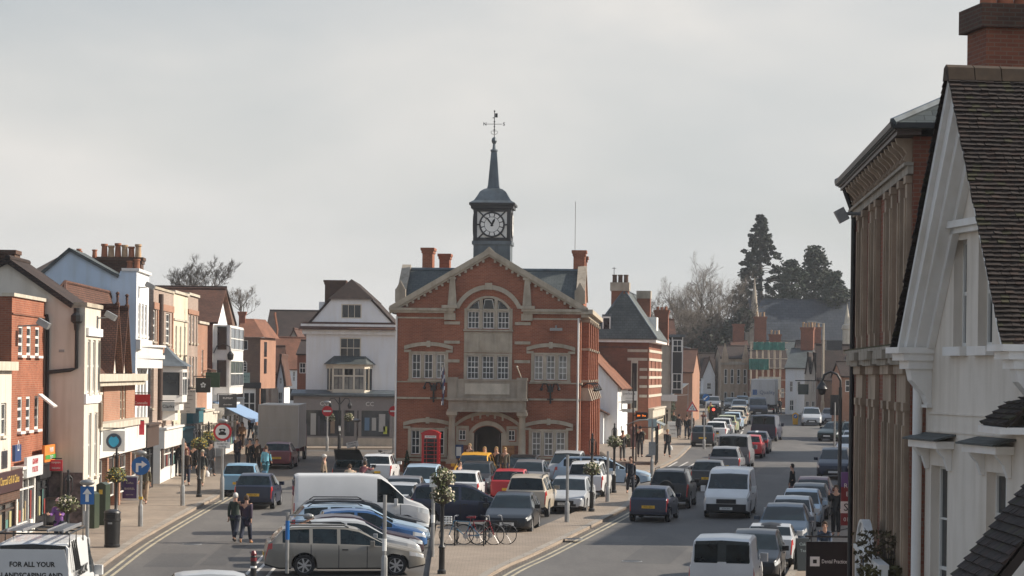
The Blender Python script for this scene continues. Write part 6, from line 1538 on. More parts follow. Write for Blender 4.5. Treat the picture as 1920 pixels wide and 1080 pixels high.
for x in range(0, 66, 11): m.tube([(x/sc, 0, 0), (x/sc, 0, zz(640))], .04, 4); m.tube([(x/sc, 1.2, 0), (x/sc, 1.2, zz(640))], .04, 4)
for py in (735, 712, 690, 672, 655, 642): m.tube([(-.3, 0, zz(py)), (68/sc, 0, zz(py))], .04, 4)
m.build('tubes', M['stone_dark'], sf)
net = pmat('green_netting', (.03, .15, .12), .8, .4, 1.5)
for a, b, c, e in ((3, 62, 656, 641), (-5, 32, 693, 673)):
 m = MB(); n = 12
 for i in range(n):
  x0 = (a+(b-a)*i/n)/sc; x1 = (a+(b-a)*(i+1)/n)/sc; f = lambda i_: -.12+.1*math.sin(i_*1.9)
  m.face([(x0, f(i), zz(c)), (x1, f(i+1), zz(c)), (x1, f(i+1)*.6, zz(e)), (x0, f(i)*.6, zz(e))])
 m.build('netting', net, sf)
fb = empty('hanging_sign', AT(1424, 718, 280), 0, 'pale hoarding board on the scaffolded house at the road end', 'sign'); MB().box(-.1, 2.4, -.05, .05, -.7, .7).build('board', M['stone_pale'], fb); MB().tube([(1.1, .1, -2.5), (1.1, .1, -.6)], .05, 5).build('post', M['steel'], fb)
r, z, sc = fhouse('white far house with a slate roof right of the scaffolding', 1472, 1512, 778, 690, 655, 262, 'white_wall', 'slate', 10, 'x', R(-14), [(1480, 1486, 735, 715), (1494, 1500, 735, 715), (1480, 1488, 770, 750)], stack=[(1489, 1513, 612, 4)])
for i, (a, b, ye, yr_) in enumerate(((1508, 1519, 700, 664), (1519, 1530, 700, 664), (1529, 1549, 690, 655))):
 fhouse(['first narrow cream gable with dark timbers right of the white far house', 'second narrow cream gable with dark timbers, next to the tall concrete lamp', 'wider cream far gable with two small dark windows'][i], a, b, 776, ye, yr_, 252-i*4, 'cream', 'tile_dark', 9, 'y', R(-10), [(a+(b-a)*.3, a+(b-a)*.42, 735, 712), (a+(b-a)*.62, a+(b-a)*.74, 735, 712), (a+(b-a)*.2, a+(b-a)*.8, 772, 752)], over=.03)
fhouse('brown tiled far house with a white end gable near the right edge of the road', 1532, 1606, 790, 712, 648, 236, 'brick_brown', 'tile_dark', 9, 'x', R(-6), [(1562, 1568, 745, 725)])
fhouse('white end gable against the brown building edge', 1566, 1612, 790, 712, 672, 226, 'white_wall', 'tile_dark', 9, 'y', R(-6), [(1575, 1582, 760, 740), (1590, 1597, 760, 740)])
pv = fhouse('low brown kiosk house with a pyramid roof at the edge of the brown building', 1578, 1612, 800, 706, 681, 190, 'brick_orange', 'tile_dark', 6, 'x', 0, [(1584, 1600, 735, 712)])
fs = empty('hanging_sign', AT(1506, 730, 243), 0, 'dark green pub sign hanging in front of the cream gables', 'sign'); MB().box(-.5, .5, -.04, .04, -.5, .5).build('board', paint('pub_green', (.03, .05, .045)), fs); MB().tube([(-.8, 0, .85), (1.6, 0, .85)], .05, 5).build('bracket', M['iron'], fs)
# church
def church():
 Y = 352.0; sc = F/Y; pa = AT(1414, 720, Y); P = Vector((pa.x, Y, pa.z)); z = lambda py: AT(1500, py, Y).z-P.z
 r = empty('church', P, 0, 'stone church with a long blue slate roof and slender pinnacles behind the far houses', 'church')
 L_ = 205/sc;
 MB().box(0, L_, 0, 16, -2, z(648)).build('wall', M['stone_dark'], r)
 gable_roof(r, 0, L_, 0, 16, z(650), z(560), 'x', 'church_slate', .4, ends=.2)
 for a, yt, w, mt in ((1411, 525, 1.0, 'stone_dark'), (1585, 572, .62, 'stone_pale')):
  x = (a-1414)/sc
  m = MB().lathe([(w, z(660)), (w, z(618)), (w*1.25, z(616)), (w*1.1, z(609)), (w*.75, z(607)), (w*.06, z(yt)), (.02, z(yt-3))], (x, -1.2, 0), 8); m.build('pinnacle', M[mt], r)
 m = MB(); m.prism([(-1.2, z(720)), (.7, z(720)), (.7, z(600)), (-.2, z(570)), (-1.2, z(600))], -.8, 1.5); m.build('turret', M['stone_dark'], r)
 x = (1604-1414)/sc; m = MB(); m.prism([(x-.8, z(720)), (x+3, z(720)), (x+3, z(560)), (x+1.2, z(590)), (x-.8, z(650))], -1.6, -.6); m.build('transept', M['stone_dark'], r)
M['church_slate'] = brickmat('church_slate', (.058, .068, .084), (.038, .047, .062), (.018, .022, .03), .9, .55, .03, .65, .5, .3, bigscale=.25)
church()
fhouse('long low roofs behind the white far house and before the church', 1440, 1500, 740, 690, 640, 310, 'brick_dark', 'slate', 9, 'x', 0, stack=[(1448, 1470, 626, 3)])
fhouse('slate roofed house with stout chimney below the church pinnacle', 1500, 1570, 740, 685, 640, 300, 'stone_dark', 'tile_dark', 9, 'x', 0, stack=[(1530, 1546, 612, 2)])
# ------------------------------------------------------------------ trees
def bare_tree(loc, h, spread, seed, label, group='bare trees behind the roofs', limbs=7, twig=1.0, depth=4, mat='bark', start=.28, tw=.028):
 rr = random.Random(seed)
 root = empty('bare_tree', loc, rr.random()*6, label, 'tree', group)
 T = MB(); Cw = MB()
 T.tube([(0, 0, -.5), (rr.uniform(-.2, .2), rr.uniform(-.2, .2), h*start*.6), (rr.uniform(-.4, .4), rr.uniform(-.4, .4), h*start*1.3), (rr.uniform(-.6, .6), rr.uniform(-.6, .6), h*.6)], [h*.026, h*.021, h*.017, h*.009], 8)
 def grow(p, d, ln, r, lv):
  n = 4; pts = [p]; q = p.copy(); dd = d.copy()
  for i in range(n):
   dd = (dd+Vector((rr.uniform(-1, 1), rr.uniform(-1, 1), rr.uniform(-.35, .75)))*.22).normalized(); q = q+dd*ln/n; pts.append(q.copy())
  if lv < 3: Cw.tube(pts, [r*(1-.72*i/n) for i in range(n+1)], 5 if lv < 1 else 3, cap=False)
  else:
   w = d.orthogonal().normalized()*max(r, tw*.30)
   Cw.face([pts[0]-w, pts[0]+w, pts[2]+w*.7, pts[2]-w*.7]); Cw.face([pts[2]-w*.7, pts[2]+w*.7, pts[4]])
  if lv >= depth:
   return
  kids = rr.randint(3, 4) if lv < 2 else rr.randint(4, 5)
  for i in range(kids):
   t = .3+.7*(i+rr.random())/kids; k = min(int(t*n), n-1); b = pts[k].lerp(pts[k+1], t*n-k)
   nd = (dd+Vector((rr.uniform(-1, 1), rr.uniform(-1, 1), rr.uniform(-.5, .8)))*.85).normalized()
   grow(b, nd, ln*rr.uniform(.45, .68)*twig, max(r*.5, tw*.4), lv+1)
 for i in range(limbs):
  a = 6.283*i/limbs+rr.uniform(-.4, .4); z0 = h*(start+.32*i/limbs)
  d = Vector((math.cos(a)*spread, math.sin(a)*spread, rr.uniform(.55, 1.3))).normalized()
  grow(Vector((0, 0, z0)), d, h*rr.uniform(.30, .42), h*.011, 0)
 T.build('trunk', M[mat], root, smooth=60); Cw.build('crown', M['twig'], root)
 return root
M['twig'] = pmat('twig', (.095, .076, .060), .9, .3, .6)
M['ivy'] = pmat('ivy_dark', (.030, .036, .022), .8, .5, .5)
def leafball(f, c, rad, n, size, rr, flat=1.0):
 for k in range(n):
  v = Vector((rr.gauss(0, 1), rr.gauss(0, 1), rr.gauss(0, 1))).normalized()*rad*rr.random()**.4; v.z *= flat
  p = c+v; u = Vector((rr.uniform(-1, 1), rr.uniform(-1, 1), rr.uniform(-.6, .6))).normalized()*size*rr.uniform(.6, 1.3); w = u.cross(Vector((rr.uniform(-1, 1), rr.uniform(-1, 1), rr.uniform(-1, 1)))).normalized()*size*.55
  f.face([p-u, p+w, p+u, p-w])
def place(px, pyb, Y):
 w = AT(px, pyb, Y); return Vector((w.x, Y, w.z))
def spread_trees():
 k = 0
 for px, py_top, Y, sp, lb in ((1262, 520, 330, 1.0, 'first'), (1288, 500, 338, .9, ''), (1318, 492, 345, .9, ''), (1338, 474, 352, .9, ''), (1300, 540, 322, 1.0, ''), (1248, 560, 318, .9, ''), (1352, 555, 322, .9, '')):
  base = place(px, 735, Y); top = AT(px, py_top, Y).z
  lab = ['leftmost wide bare tree of the clump behind the far houses', 'bare tree second from the left in the clump behind the far houses', 'dense twiggy bare tree in the middle of the far clump', 'tallest pale bare tree of the far clump, topping the others', 'low bare tree in front of the far clump, left of its middle', 'lowest bare tree at the left end of the far clump, by the oriel house', 'low bare tree before the tallest pale one'][k]
  bare_tree(base, (top-base.z)*.84, sp, 30+k, lab, limbs=8, depth=5, tw=.035); k += 1
 for px, pyt, Y, lab in ((352, 478, 205, 'bare tree with a rounded twiggy head behind the pinkish brick front'), (392, 476, 212, 'bare tree with a taller twiggy head behind the brown tiled gable'), (452, 532, 240, 'thin bare tree between the dark roof and the brick corner house')):
  base = place(px, 620, Y); top = AT(px, pyt, Y).z
  bare_tree(base, (top-base.z)*.88, .9, 60+px, lab, limbs=8, depth=5, start=.3, tw=.015)
 # dark ivy and evergreen undergrowth round the trunks of the far clump
 f = MB(); rr = random.Random(5)
 for px, py, rad in ((1258, 700, 3), (1270, 670, 3), (1285, 690, 3.5), (1300, 655, 3.2), (1315, 680, 3.5), (1330, 650, 3), (1290, 720, 3.5), (1345, 640, 2.5), (1312, 715, 3.5), (1362, 640, 2.2), (1262, 725, 3), (1278, 640, 2.0), (1335, 620, 1.8), (1375, 620, 1.6), (1396, 600, 1.5)):
  c = AT(px, py, 326+rr.uniform(-6, 6)); leafball(f, c, rad, 420, .34, rr)
 tag(f.build('ivy_undergrowth', M['ivy']), 'dark evergreen undergrowth filling the foot of the far tree clump', None, None, 'stuff')
spread_trees()
def evergreen(px, pyb, pyt, Y, half, env, z0, seed, label, name, n=230, flat=.6, leaf=.24, rad=.7, droop=.1, mat='needles_dark', col=(.020, .030, .017)):
 """trunk, boughs and several hundred leaf clumps spread irregularly through the crown's own outline"""
 base = place(px, pyb, Y); h = AT(px, pyt, Y).z-base.z; rr = random.Random(seed); hw = half*Y/F
 r = empty(name, base, 0, label, 'tree')
 b = MB().tube([(0, 0, -1), (.15, 0, h*.45), (0, 0, h*.95)], [.7, .42, .06], 8); f = MB()
 lob = [rr.uniform(.78, 1.12) for _ in range(40)]
 for i in range(n):
  t = rr.random()**.9; a = rr.random()*6.283; k = int((a/6.283*5+t*17)) % 40
  R_ = hw*env(t)*lob[k]; q = R_*(.25+.75*rr.random()**.55)
  z = h*(z0+(1-z0)*t); c = Vector((math.cos(a)*q, math.sin(a)*q, z-droop*q+rr.uniform(-.25, .25)))
  if i % 3 == 0: b.tube([(0, 0, z-.2), (c.x*.5, c.y*.5, z-.05), c], [.07, .05, .02], 3)
  leafball(f, c, rad*rr.uniform(.6, 1.2)*(1-.45*t*(droop > .05)), 40, leaf, rr, flat)
 b.build('trunk', M['bark'], r); f.build('foliage', pmat(mat, col, .78, .55, .45), r)
evergreen(1422, 700, 404, 372, 84, lambda t: (1-t)**.85+.03, .20, 11, 'tall dark conical conifer standing above the church', 'conifer', 420, .6, .26, .75, .12)
evergreen(1525, 690, 468, 366, 36, lambda t: max(.12, math.sin(math.pi*min(1, .18+.80*t))**.7), .30, 21, 'round topped dark pine rising right of the great conifer', 'pine_tree', 230, .75, .27, .95, 0, 'pine_needles', (.027, .038, .021))
evergreen(1482, 690, 492, 362, 38, lambda t: max(.15, (1-t)**.35*(.6+.4*math.sin(t*9+1))), .32, 22, 'flat layered cedar between the great conifer and the round pine', 'cedar_tree', 170, .35, .28, 1.1, 0, 'cedar_needles', (.026, .040, .022))
evergreen(1562, 690, 512, 360, 52, lambda t: max(.10, (1-t)**.5*(.65+.35*math.sin(t*12))), .34, 23, 'spreading cedar with level branches at the right above the church roof', 'cedar_tree', 170, .30, .28, 1.1, 0, 'cedar_needles', (.026, .040, .022))
# wooded rise closing the view
hb = MB(); n = 60; rr = random.Random(3)
for i in range(n):
 x0 = -500+1400*i/n; x1 = -500+1400*(i+1)/n; f_ = lambda x: 9+2.5*math.sin(x*.013+1)+1.5*math.sin(x*.041)
 hb.face([(x0, 900, 0), (x1, 900, 0), (x1, 960, f_(x1)), (x0, 960, f_(x0))]).face([(x0, 960, f_(x0)), (x1, 960, f_(x1)), (x1, 1500, f_(x1)*.6), (x0, 1500, f_(x0)*.6)])
tag(hb.build('hills', pmat('far_field', (.07, .085, .04), .9, .4, .05)), kind='structure')
# ------------------------------------------------------------------ vehicles: lofted bodies with real wheel arches, glass, lamps, wheels
def lerp_tab(tab, s):
 if s <= tab[0][0]: return tab[0][1]
 for (a, x), (b, y) in zip(tab, tab[1:]):
  if s <= b: return x+(y-x)*((s-a)/(b-a) if b > a else 1)
 return tab[-1][1]
# T: (distance behind the nose, height) along the top; c/w: cowl and screen top; r/b: rear window top and bottom; belt; pillars; wheels
CARS = {
 'hatch': dict(L=3.95, W=1.70, T=[(0, .52), (.05, .66), (.22, .76), (.95, .93), (1.05, .96), (1.72, 1.37), (2.0, 1.45), (2.6, 1.48), (3.2, 1.44), (3.42, 1.39), (3.78, 1.02), (3.88, .96), (3.93, .62), (3.95, .5)], c=1.05, w=1.74, r=3.42, b=3.78, belt=[(0, .66), (1.0, .88), (3.9, .97)], pil=[2.38, 3.15], g1=3.4, wh=(.72, 3.2), R=.30),
 'mini': dict(L=3.60, W=1.64, T=[(0, .50), (.06, .66), (.25, .78), (.8, .92), (.9, .95), (1.5, 1.33), (1.85, 1.40), (2.5, 1.41), (3.0, 1.34), (3.12, 1.28), (3.42, .98), (3.52, .9), (3.58, .6), (3.60, .48)], c=.9, w=1.52, r=3.05, b=3.42, belt=[(0, .66), (.9, .88), (3.55, .95)], pil=[2.2], g1=2.95, wh=(.62, 3.0), R=.28),
 'saloon': dict(L=4.60, W=1.77, T=[(0, .50), (.06, .64), (.3, .74), (1.1, .90), (1.2, .93), (1.98, 1.36), (2.3, 1.44), (2.9, 1.46), (3.3, 1.42), (3.5, 1.36), (4.05, 1.04), (4.5, 1.0), (4.56, .7), (4.60, .5)], c=1.2, w=2.0, r=3.48, b=4.05, belt=[(0, .64), (1.2, .88), (4.5, .97)], pil=[2.6, 3.35], g1=3.75, wh=(.85, 3.55), R=.31),
 'estate': dict(L=4.82, W=1.79, T=[(0, .50), (.06, .64), (.3, .74), (1.1, .91), (1.2, .94), (2.0, 1.38), (2.4, 1.47), (3.2, 1.49), (4.0, 1.46), (4.28, 1.40), (4.62, 1.03), (4.72, .98), (4.79, .68), (4.82, .5)], c=1.2, w=2.02, r=4.28, b=4.62, belt=[(0, .64), (1.2, .88), (4.7, .98)], pil=[2.62, 3.45], g1=4.3, wh=(.90, 3.65), R=.32, rails=1),
 'mpv': dict(L=4.40, W=1.80, T=[(0, .54), (.06, .74), (.25, .86), (.85, 1.03), (.95, 1.06), (1.85, 1.54), (2.2, 1.62), (3.0, 1.65), (3.8, 1.60), (4.0, 1.54), (4.22, 1.12), (4.32, 1.02), (4.38, .66), (4.40, .5)], c=.95, w=1.88, r=4.0, b=4.22, belt=[(0, .74), (1.0, .96), (4.3, 1.06)], pil=[2.35, 3.35], g1=4.05, wh=(.80, 3.55), R=.32),
 'suv': dict(L=4.35, W=1.80, T=[(0, .62), (.05, .86), (.2, .96), (1.0, 1.06), (1.1, 1.09), (1.75, 1.58), (2.1, 1.68), (3.0, 1.70), (3.85, 1.66), (4.02, 1.60), (4.22, 1.12), (4.28, 1.06), (4.34, .7), (4.35, .58)], c=1.1, w=1.78, r=4.02, b=4.22, belt=[(0, .82), (1.1, 1.0), (4.3, 1.08)], pil=[2.4, 3.3], g1=4.0, wh=(.82, 3.5), R=.35, bot=.30, rails=1),
 'smallvan': dict(L=4.20, W=1.80, T=[(0, .55), (.06, .82), (.2, .92), (.75, 1.06), (.85, 1.1), (1.55, 1.66), (1.85, 1.80), (2.6, 1.84), (3.9, 1.82), (4.08, 1.76), (4.16, 1.1), (4.18, .9), (4.19, .7), (4.2, .5)], c=.85, w=1.58, r=4.08, b=4.15, belt=[(0, .80), (.85, 1.0), (4.2, 1.06)], pil=[2.2], g1=2.2, wh=(.75, 3.4), R=.31),
 'van': dict(L=4.85, W=1.92, T=[(0, .58), (.06, .86), (.2, .96), (.7, 1.14), (.8, 1.18), (1.6, 1.76), (1.95, 1.92), (2.6, 1.97), (4.6, 1.95), (4.74, 1.90), (4.82, 1.2), (4.835, 1.0), (4.845, .8), (4.85, .5)], c=.8, w=1.63, r=4.74, b=4.81, belt=[(0, .84), (.8, 1.06), (4.8, 1.1)], pil=[2.15], g1=2.15, wh=(.90, 3.95), R=.33),
 'bigvan': dict(L=5.0, W=1.95, T=[(0, .62), (.06, .95), (.2, 1.05), (.75, 1.25), (.85, 1.3), (1.5, 1.95), (1.8, 2.16), (2.6, 2.22), (4.8, 2.2), (4.92, 2.14), (4.97, 1.3), (4.98, 1.0), (4.99, .8), (5.0, .5)], c=.85, w=1.53, r=4.92, b=4.965, belt=[(0, .92), (.8, 1.12), (4.9, 1.16)], pil=[2.0], g1=2.0, wh=(.92, 4.0), R=.34),
}
CARS['soft'] = dict(CARS['mini'], T=[(0, .50), (.06, .66), (.25, .78), (.95, .90), (1.05, .93), (1.55, 1.26), (1.85, 1.33), (2.3, 1.33), (2.6, 1.28), (2.75, 1.2), (3.1, .98), (3.5, .92), (3.58, .6), (3.6, .48)], c=1.05, w=1.57, r=2.62, b=3.05, pil=[2.15], g1=2.6)
CMESH = {}
def car_parts(kind):
 if kind in CMESH: return CMESH[kind]
 C = CARS[kind]; L_, W_ = C['L'], C['W']; van = kind in ('van', 'bigvan', 'smallvan')
 plan = [(0, .74), (.06, .84), (.18, .92), (.45, .98), (.9, 1.0), (L_-.8, 1.0), (L_-.3, .97), (L_-.1, .93), (L_, .90)] if not van else [(0, .80), (.06, .90), (.2, .96), (.5, .99), (.9, 1), (L_-.1, 1), (L_, .985)]
 bot = C.get('bot', .20); Ra = C['R']+.07
 S_ = {t[0] for t in C['T']} | {t[0] for t in plan} | {C['c'], C['w'], C['r'], C['b'], C['g1']}
 for k in range(1, 5): S_.add(C['c']+(C['w']-C['c'])*k/5)
 for k in range(1, 3): S_.add(C['r']+(C['b']-C['r'])*k/3)
 for q in C['wh']:
  for k in range(-6, 7): S_.add(q+Ra*math.sin(k*math.pi/12))
 seams = [C['w']-.25 if not van else C['c']+.25]+C['pil']+([C['g1']] if van else [])
 for q in seams: S_ |= {q-.012, q+.012}
 for q in C['pil']: S_ |= {q-.05, q+.05}
 S_ |= {.5, L_-.22, L_-.5}
 S_ = sorted(x for x in S_ if 0 <= x <= L_); S_ = [x for i, x in enumerate(S_) if i == 0 or x-S_[i-1] > .004]
 def sec(s):
  w = lerp_tab(plan, s)*W_/2; zt = lerp_tab(C['T'], s); z0 = bot+.10*max(0, 1-s/.5)+.12*max(0, 1-(L_-s)/.4)
  zb = min(lerp_tab(C['belt'], s), zt-.03); za = 0
  for q in C['wh']:
   if abs(s-q) < Ra: za = C['R']+math.sqrt(Ra*Ra-(s-q)**2)
  g = zt-zb; k = max(0, min(1, g/.5)); wr = w*(.93-(.17 if not van else .07)*k); f = min(1, g/.12)
  zm = z0+(zb-z0)*.5; zu = z0+(zb-z0)*.76
  p = [(0, z0), (w*.86, z0), (w*.975, z0+.05), (w, zm), (w*.995, zu), (w*.965, zb), (w*.94, zb+g*.06), (wr, zb+g*(.84 if not van else .88)), (wr*.93, zb+g*.955), (0, zt)]
  if za: p = [(y, max(z, min(za, zu-.01)+.0*i)) if i < 4 else (y, z) for i, (y, z) in enumerate(p)]
  return p, za
 P = [sec(s) for s in S_]
 cats = {k: MB() for k in ('body', 'side_window', 'side_window2', 'windscreen', 'rear_window', 'headlight', 'headlight2', 'tail_light', 'tail_light2', 'trim')}
 X = lambda s: L_/2-s
 for i in range(len(S_)-1):
  a, b = S_[i], S_[i+1]; m = (a+b)/2; (pa, za), (pb, zb_) = P[i], P[i+1]
  for j in range(9):
   for sg in (1, -1):
    q = [(X(a), sg*pa[j][0], pa[j][1]), (X(b), sg*pb[j][0], pb[j][1]), (X(b), sg*pb[j+1][0], pb[j+1][1]), (X(a), sg*pa[j+1][0], pa[j+1][1])]
    if sg > 0: q = q[::-1]
    cat = 'body'
    if j == 8 and C['c'] < m < C['w']: cat = 'windscreen'
    elif j == 8 and C['r'] < m < C['b'] : cat = 'rear_window'
    elif j == 6 and C['c']+.12 < m < C['g1'] and not any(abs(m-x) < .05 for x in C['pil']): cat = 'side_window' if sg > 0 else 'side_window2'
    elif j in (3, 4, 5) and .05 < m < .5 and j == 4: cat = 'headlight' if sg > 0 else 'headlight2'
    elif j in ((4, 5) if not van else (3, 4)) and m > L_-(.24 if not van else .06): cat = 'tail_light' if sg > 0 else 'tail_light2'
    elif j <= 1 or (j == 2 and (za or zb_) and False): cat = 'trim'
    elif j in (2, 3, 4) and any(abs(m-x) < .012 for x in seams): cat = 'trim'
    cats[cat].face(q)
 for i, rev in ((0, False), (-1, True)):
  p = P[i][0]; x = X(S_[i]); poly = [(x, y, z) for y, z in p]+[(x, -y, z) for y, z in p[::-1] if y > 0]
  cats['body'].face(poly if rev else poly[::-1])
 ph = {k: v for k, v in cats.items() if v.f}
 M_ = {'side_window': M['carglass'], 'side_window2': M['carglass'], 'windscreen': M['carglass'], 'rear_window': M['carglass'], 'headlight': M['headlamp'], 'headlight2': M['headlamp'], 'tail_light': M['taillamp'], 'tail_light2': M['taillamp'], 'trim': M['black']}
 out = {}
 for k, v in ph.items():
  out[k] = v.mesh(k.rstrip('2'), M_.get(k, M['black']), 32 if k == 'body' else 40, fix=True)
 # bumpers, grille, plates, mirrors, handles
 g = MB(); zg = .5 if not van else .6
 g.box(X(.012), X(-.014), -.40, .40, zg-.08 if not van else .62, zg+.06 if not van else .80); g.box(X(.012), X(-.012), -.5, .5, bot+.12, bot+.22)
 out['grille'] = g.mesh('grille', M['black'])
 mir = [MB(), MB()]
 for sg, mm in zip((1, -1), mir):
  zb = lerp_tab(C['belt'], C['c']+.4); mm.cbox((X(C['c']+.42), sg*(W_/2+.07), zb+.09), .12, .20, .15 if not van else .24, sg*.15)
 out['mirror'] = mir[0].mesh('mirror', M['black'], 30); out['mirror2'] = mir[1].mesh('mirror', M['black'], 30)
 for sg in (1, -1):
  h = MB()
  for q in C['pil'][:1]: h.box(X(q-.1), X(q-.28), sg*W_/2*.985-.02, sg*W_/2*.985+.03, lerp_tab(C['belt'], q)-.15, lerp_tab(C['belt'], q)-.115)
  out['door_handle'+'2'*(sg < 0)] = h.mesh('door_handle', M['black'])
 if C.get('rails'):
  for sg in (1, -1):
   h = MB(); y = sg*W_/2*.70; h.tube([(X(C['w']+.3), y, lerp_tab(C['T'], C['w']+.3)-.02), (X(C['w']+.45), y, lerp_tab(C['T'], C['w']+.4)+.03), (X(C['r']-.25), y, lerp_tab(C['T'], C['r']-.25)+.05), (X(C['r']-.1), y, lerp_tab(C['T'], C['r']-.1)-.02)], .02, 5)
   out['roof_rail'+'2'*(sg < 0)] = h.mesh('roof_rail', M['iron'])
 if van:
  zt = C['T'][-6][1]
  for sg in (0, 1): h = MB(); h.cbox((X(L_-.035), (-.43 if sg else .43), zt-.42 if kind != 'bigvan' else zt-.5), .012, .62, .5, 0, R(-3)); out['back_window'+'2'*sg] = h.mesh('back_window', M['carglass'])
  out['bumper'] = MB().box(X(.05), X(-.03), -W_/2*.84, W_/2*.84, .30, .60).mesh('bumper', M['black'])
 for k, x, w in (('front_plate', X(-.012), .02), ('rear_plate', X(L_+.008), -.02)):
  z = .42 if k[0] == 'f' else (.62 if not van else .55)
  out[k] = MB().box(min(x, x+w), max(x, x+w), -.26, .26, z-.055, z+.055).mesh('number_plate', M['plate_w'] if k[0] == 'f' else M['plate_y'])
 CMESH[kind] = out; return out
WM = {}
def wheel_mesh(Rr, style=0):
 if (Rr, style) in WM: return WM[(Rr, style)]
 t = MB().lathe([(Rr*.66, -.09), (Rr*.93, -.095), (Rr, -.06), (Rr, .06), (Rr*.93, .095), (Rr*.66, .09)], n=22, axis='y').mesh('tyre', M['rubber'], 40)
 r = MB();
 r.lathe([(Rr*.655, -.07), (Rr*.655, .07)], n=18, axis='y')
 tm = r.mesh('rim_back', M['iron'])
 r = MB(); n = 7 if style else 5
 for sg in (-1, 1):
  y = sg*.085
  for k in range(n):
   a = 6.283*k/n; r.cbox((math.cos(a)*Rr*.36, y, math.sin(a)*Rr*.36), Rr*.6, .02, Rr*(.16 if style else .24), 0, -a)
  r.lathe([(Rr*.17, y-.012), (Rr*.17, y+.012)], n=10, axis='y')
  for k in range(18):
   a, b = 6.283*k/18, 6.283*(k+1)/18
   q = [(math.cos(a)*Rr*.60, y, math.sin(a)*Rr*.60), (math.cos(b)*Rr*.60, y, math.sin(b)*Rr*.60), (math.cos(b)*Rr*.67, y+sg*.008, math.sin(b)*Rr*.67), (math.cos(a)*Rr*.67, y+sg*.008, math.sin(a)*Rr*.67)]
   r.face(q if sg > 0 else q[::-1])
 rm = r.mesh('rim', M['alloy'], 30)
 WM[(Rr, style)] = (t, tm, rm); return WM[(Rr, style)]
PAINT = dict(black=(.010, .011, .014), navy=(.012, .018, .045), blue=(.035, .10, .24), lightblue=(.16, .30, .42), paleblue=(.32, .42, .52), silver=(.40, .41, .42), grey=(.16, .16, .17), bronze=(.21, .195, .17), white=(.60, .60, .595), red=(.42, .015, .018), maroon=(.13, .012, .022), plum=(.045, .025, .035), yellow=(.72, .36, .03), lime=(.34, .36, .22), beige=(.42, .36, .28), charcoal=(.035, .037, .042), darkgreen=(.020, .035, .030), steelblue=(.030, .050, .078))
for k_, c_ in PAINT.items():
 m_ = pmat('paint_'+k_, mul(c_, .8 if max(c_) < .06 else 1), .34, .10, .8, coat=.28, spec=.32)
BODY = {}
PLATES = ['OY52 KHK', 'RE06 OXL', 'KP53 ZSN', 'OV57 AKJ', 'EA08 HVT', 'OE10 UFD', 'YD04 RPW']
def vehicle(kind, colour, pos, head, label, group, cat='car', name='parked_car', style=0, roof=None, plate=None, plates=True):
 """pos: ground point under the middle; head: degrees clockwise from the view axis that the nose points to"""
 C = CARS[kind]; parts = car_parts(kind)
 root = empty(name, (pos.x, pos.y, gz(pos.y)+(pos.z if pos.z and pos.z < .2 and False else 0)), 0, label, cat, group)
 Mx = Matrix.Rotation(math.atan(SLOPE), 4, 'X') @ Matrix.Rotation(math.pi/2-R(head), 4, 'Z'); root.rotation_euler = Mx.to_euler()
 if (kind, colour) not in BODY:
  me = parts['body'].copy(); me.materials.clear(); me.materials.append(MATS['paint_'+colour]); BODY[(kind, colour)] = me
  me2 = parts['mirror'].copy(); me2.materials.clear(); me2.materials.append(MATS['paint_'+colour]); me3 = parts['mirror2'].copy(); me3.materials.clear(); me3.materials.append(MATS['paint_'+colour]); BODY[(kind, colour, 'm')] = (me2, me3)
 body = put('body', BODY[(kind, colour)], root)
 for k, me in parts.items():
  if k == 'body' or (k.endswith('_plate') and not plates): continue
  if k == 'mirror': me = BODY[(kind, colour, 'm')][0]
  if k == 'mirror2': me = BODY[(kind, colour, 'm')][1]
  put(me.name.split('.')[0], me, root)
 if plate and plates:
  text(plate[0], .085, M['ink'], root, (C['L']/2+.036 if plate[1] == 'f' else -C['L']/2-.032, 0, .42 if plate[1] == 'f' else (.62 if kind not in ('van', 'smallvan', 'bigvan') else .55)), rot=(R(90), 0, R(90) if plate[1] == 'f' else R(-90)), sx=.95)
 t, tb, rm = wheel_mesh(C['R'], style)
 for q in C['wh']:
  for sg in (1, -1):
   w = put('wheel', t, root, (C['L']/2-q, sg*(C['W']/2-.115), C['R'])); put('hub', tb, w); put('rim', rm, w)
 return root
def by_end(px, py, kind, head):
 """middle of a vehicle whose end nearest to us stands at this ground pixel"""
 g = G(px, py); C = CARS[kind]; d = Vector((math.sin(R(head)), math.cos(R(head)), 0))
 s_ = 1 if math.cos(R(head)) > 0 else -1
 return g+d*s_*C['L']/2
def by_nose(px, Y, kind, head):
 kx = (px-CX)/F; d = Vector((math.sin(R(head)), math.cos(R(head)), 0)); return Vector((kx*Y, Y, 0))-d*CARS[kind]['L']/2
QG, RG, KG, PG, LG = 'cars queueing on the through road', 'cars parked along the right kerb', 'cars parked along the far left kerb', 'cars parked in the market place', 'cars on the left street'
RA = 9.2
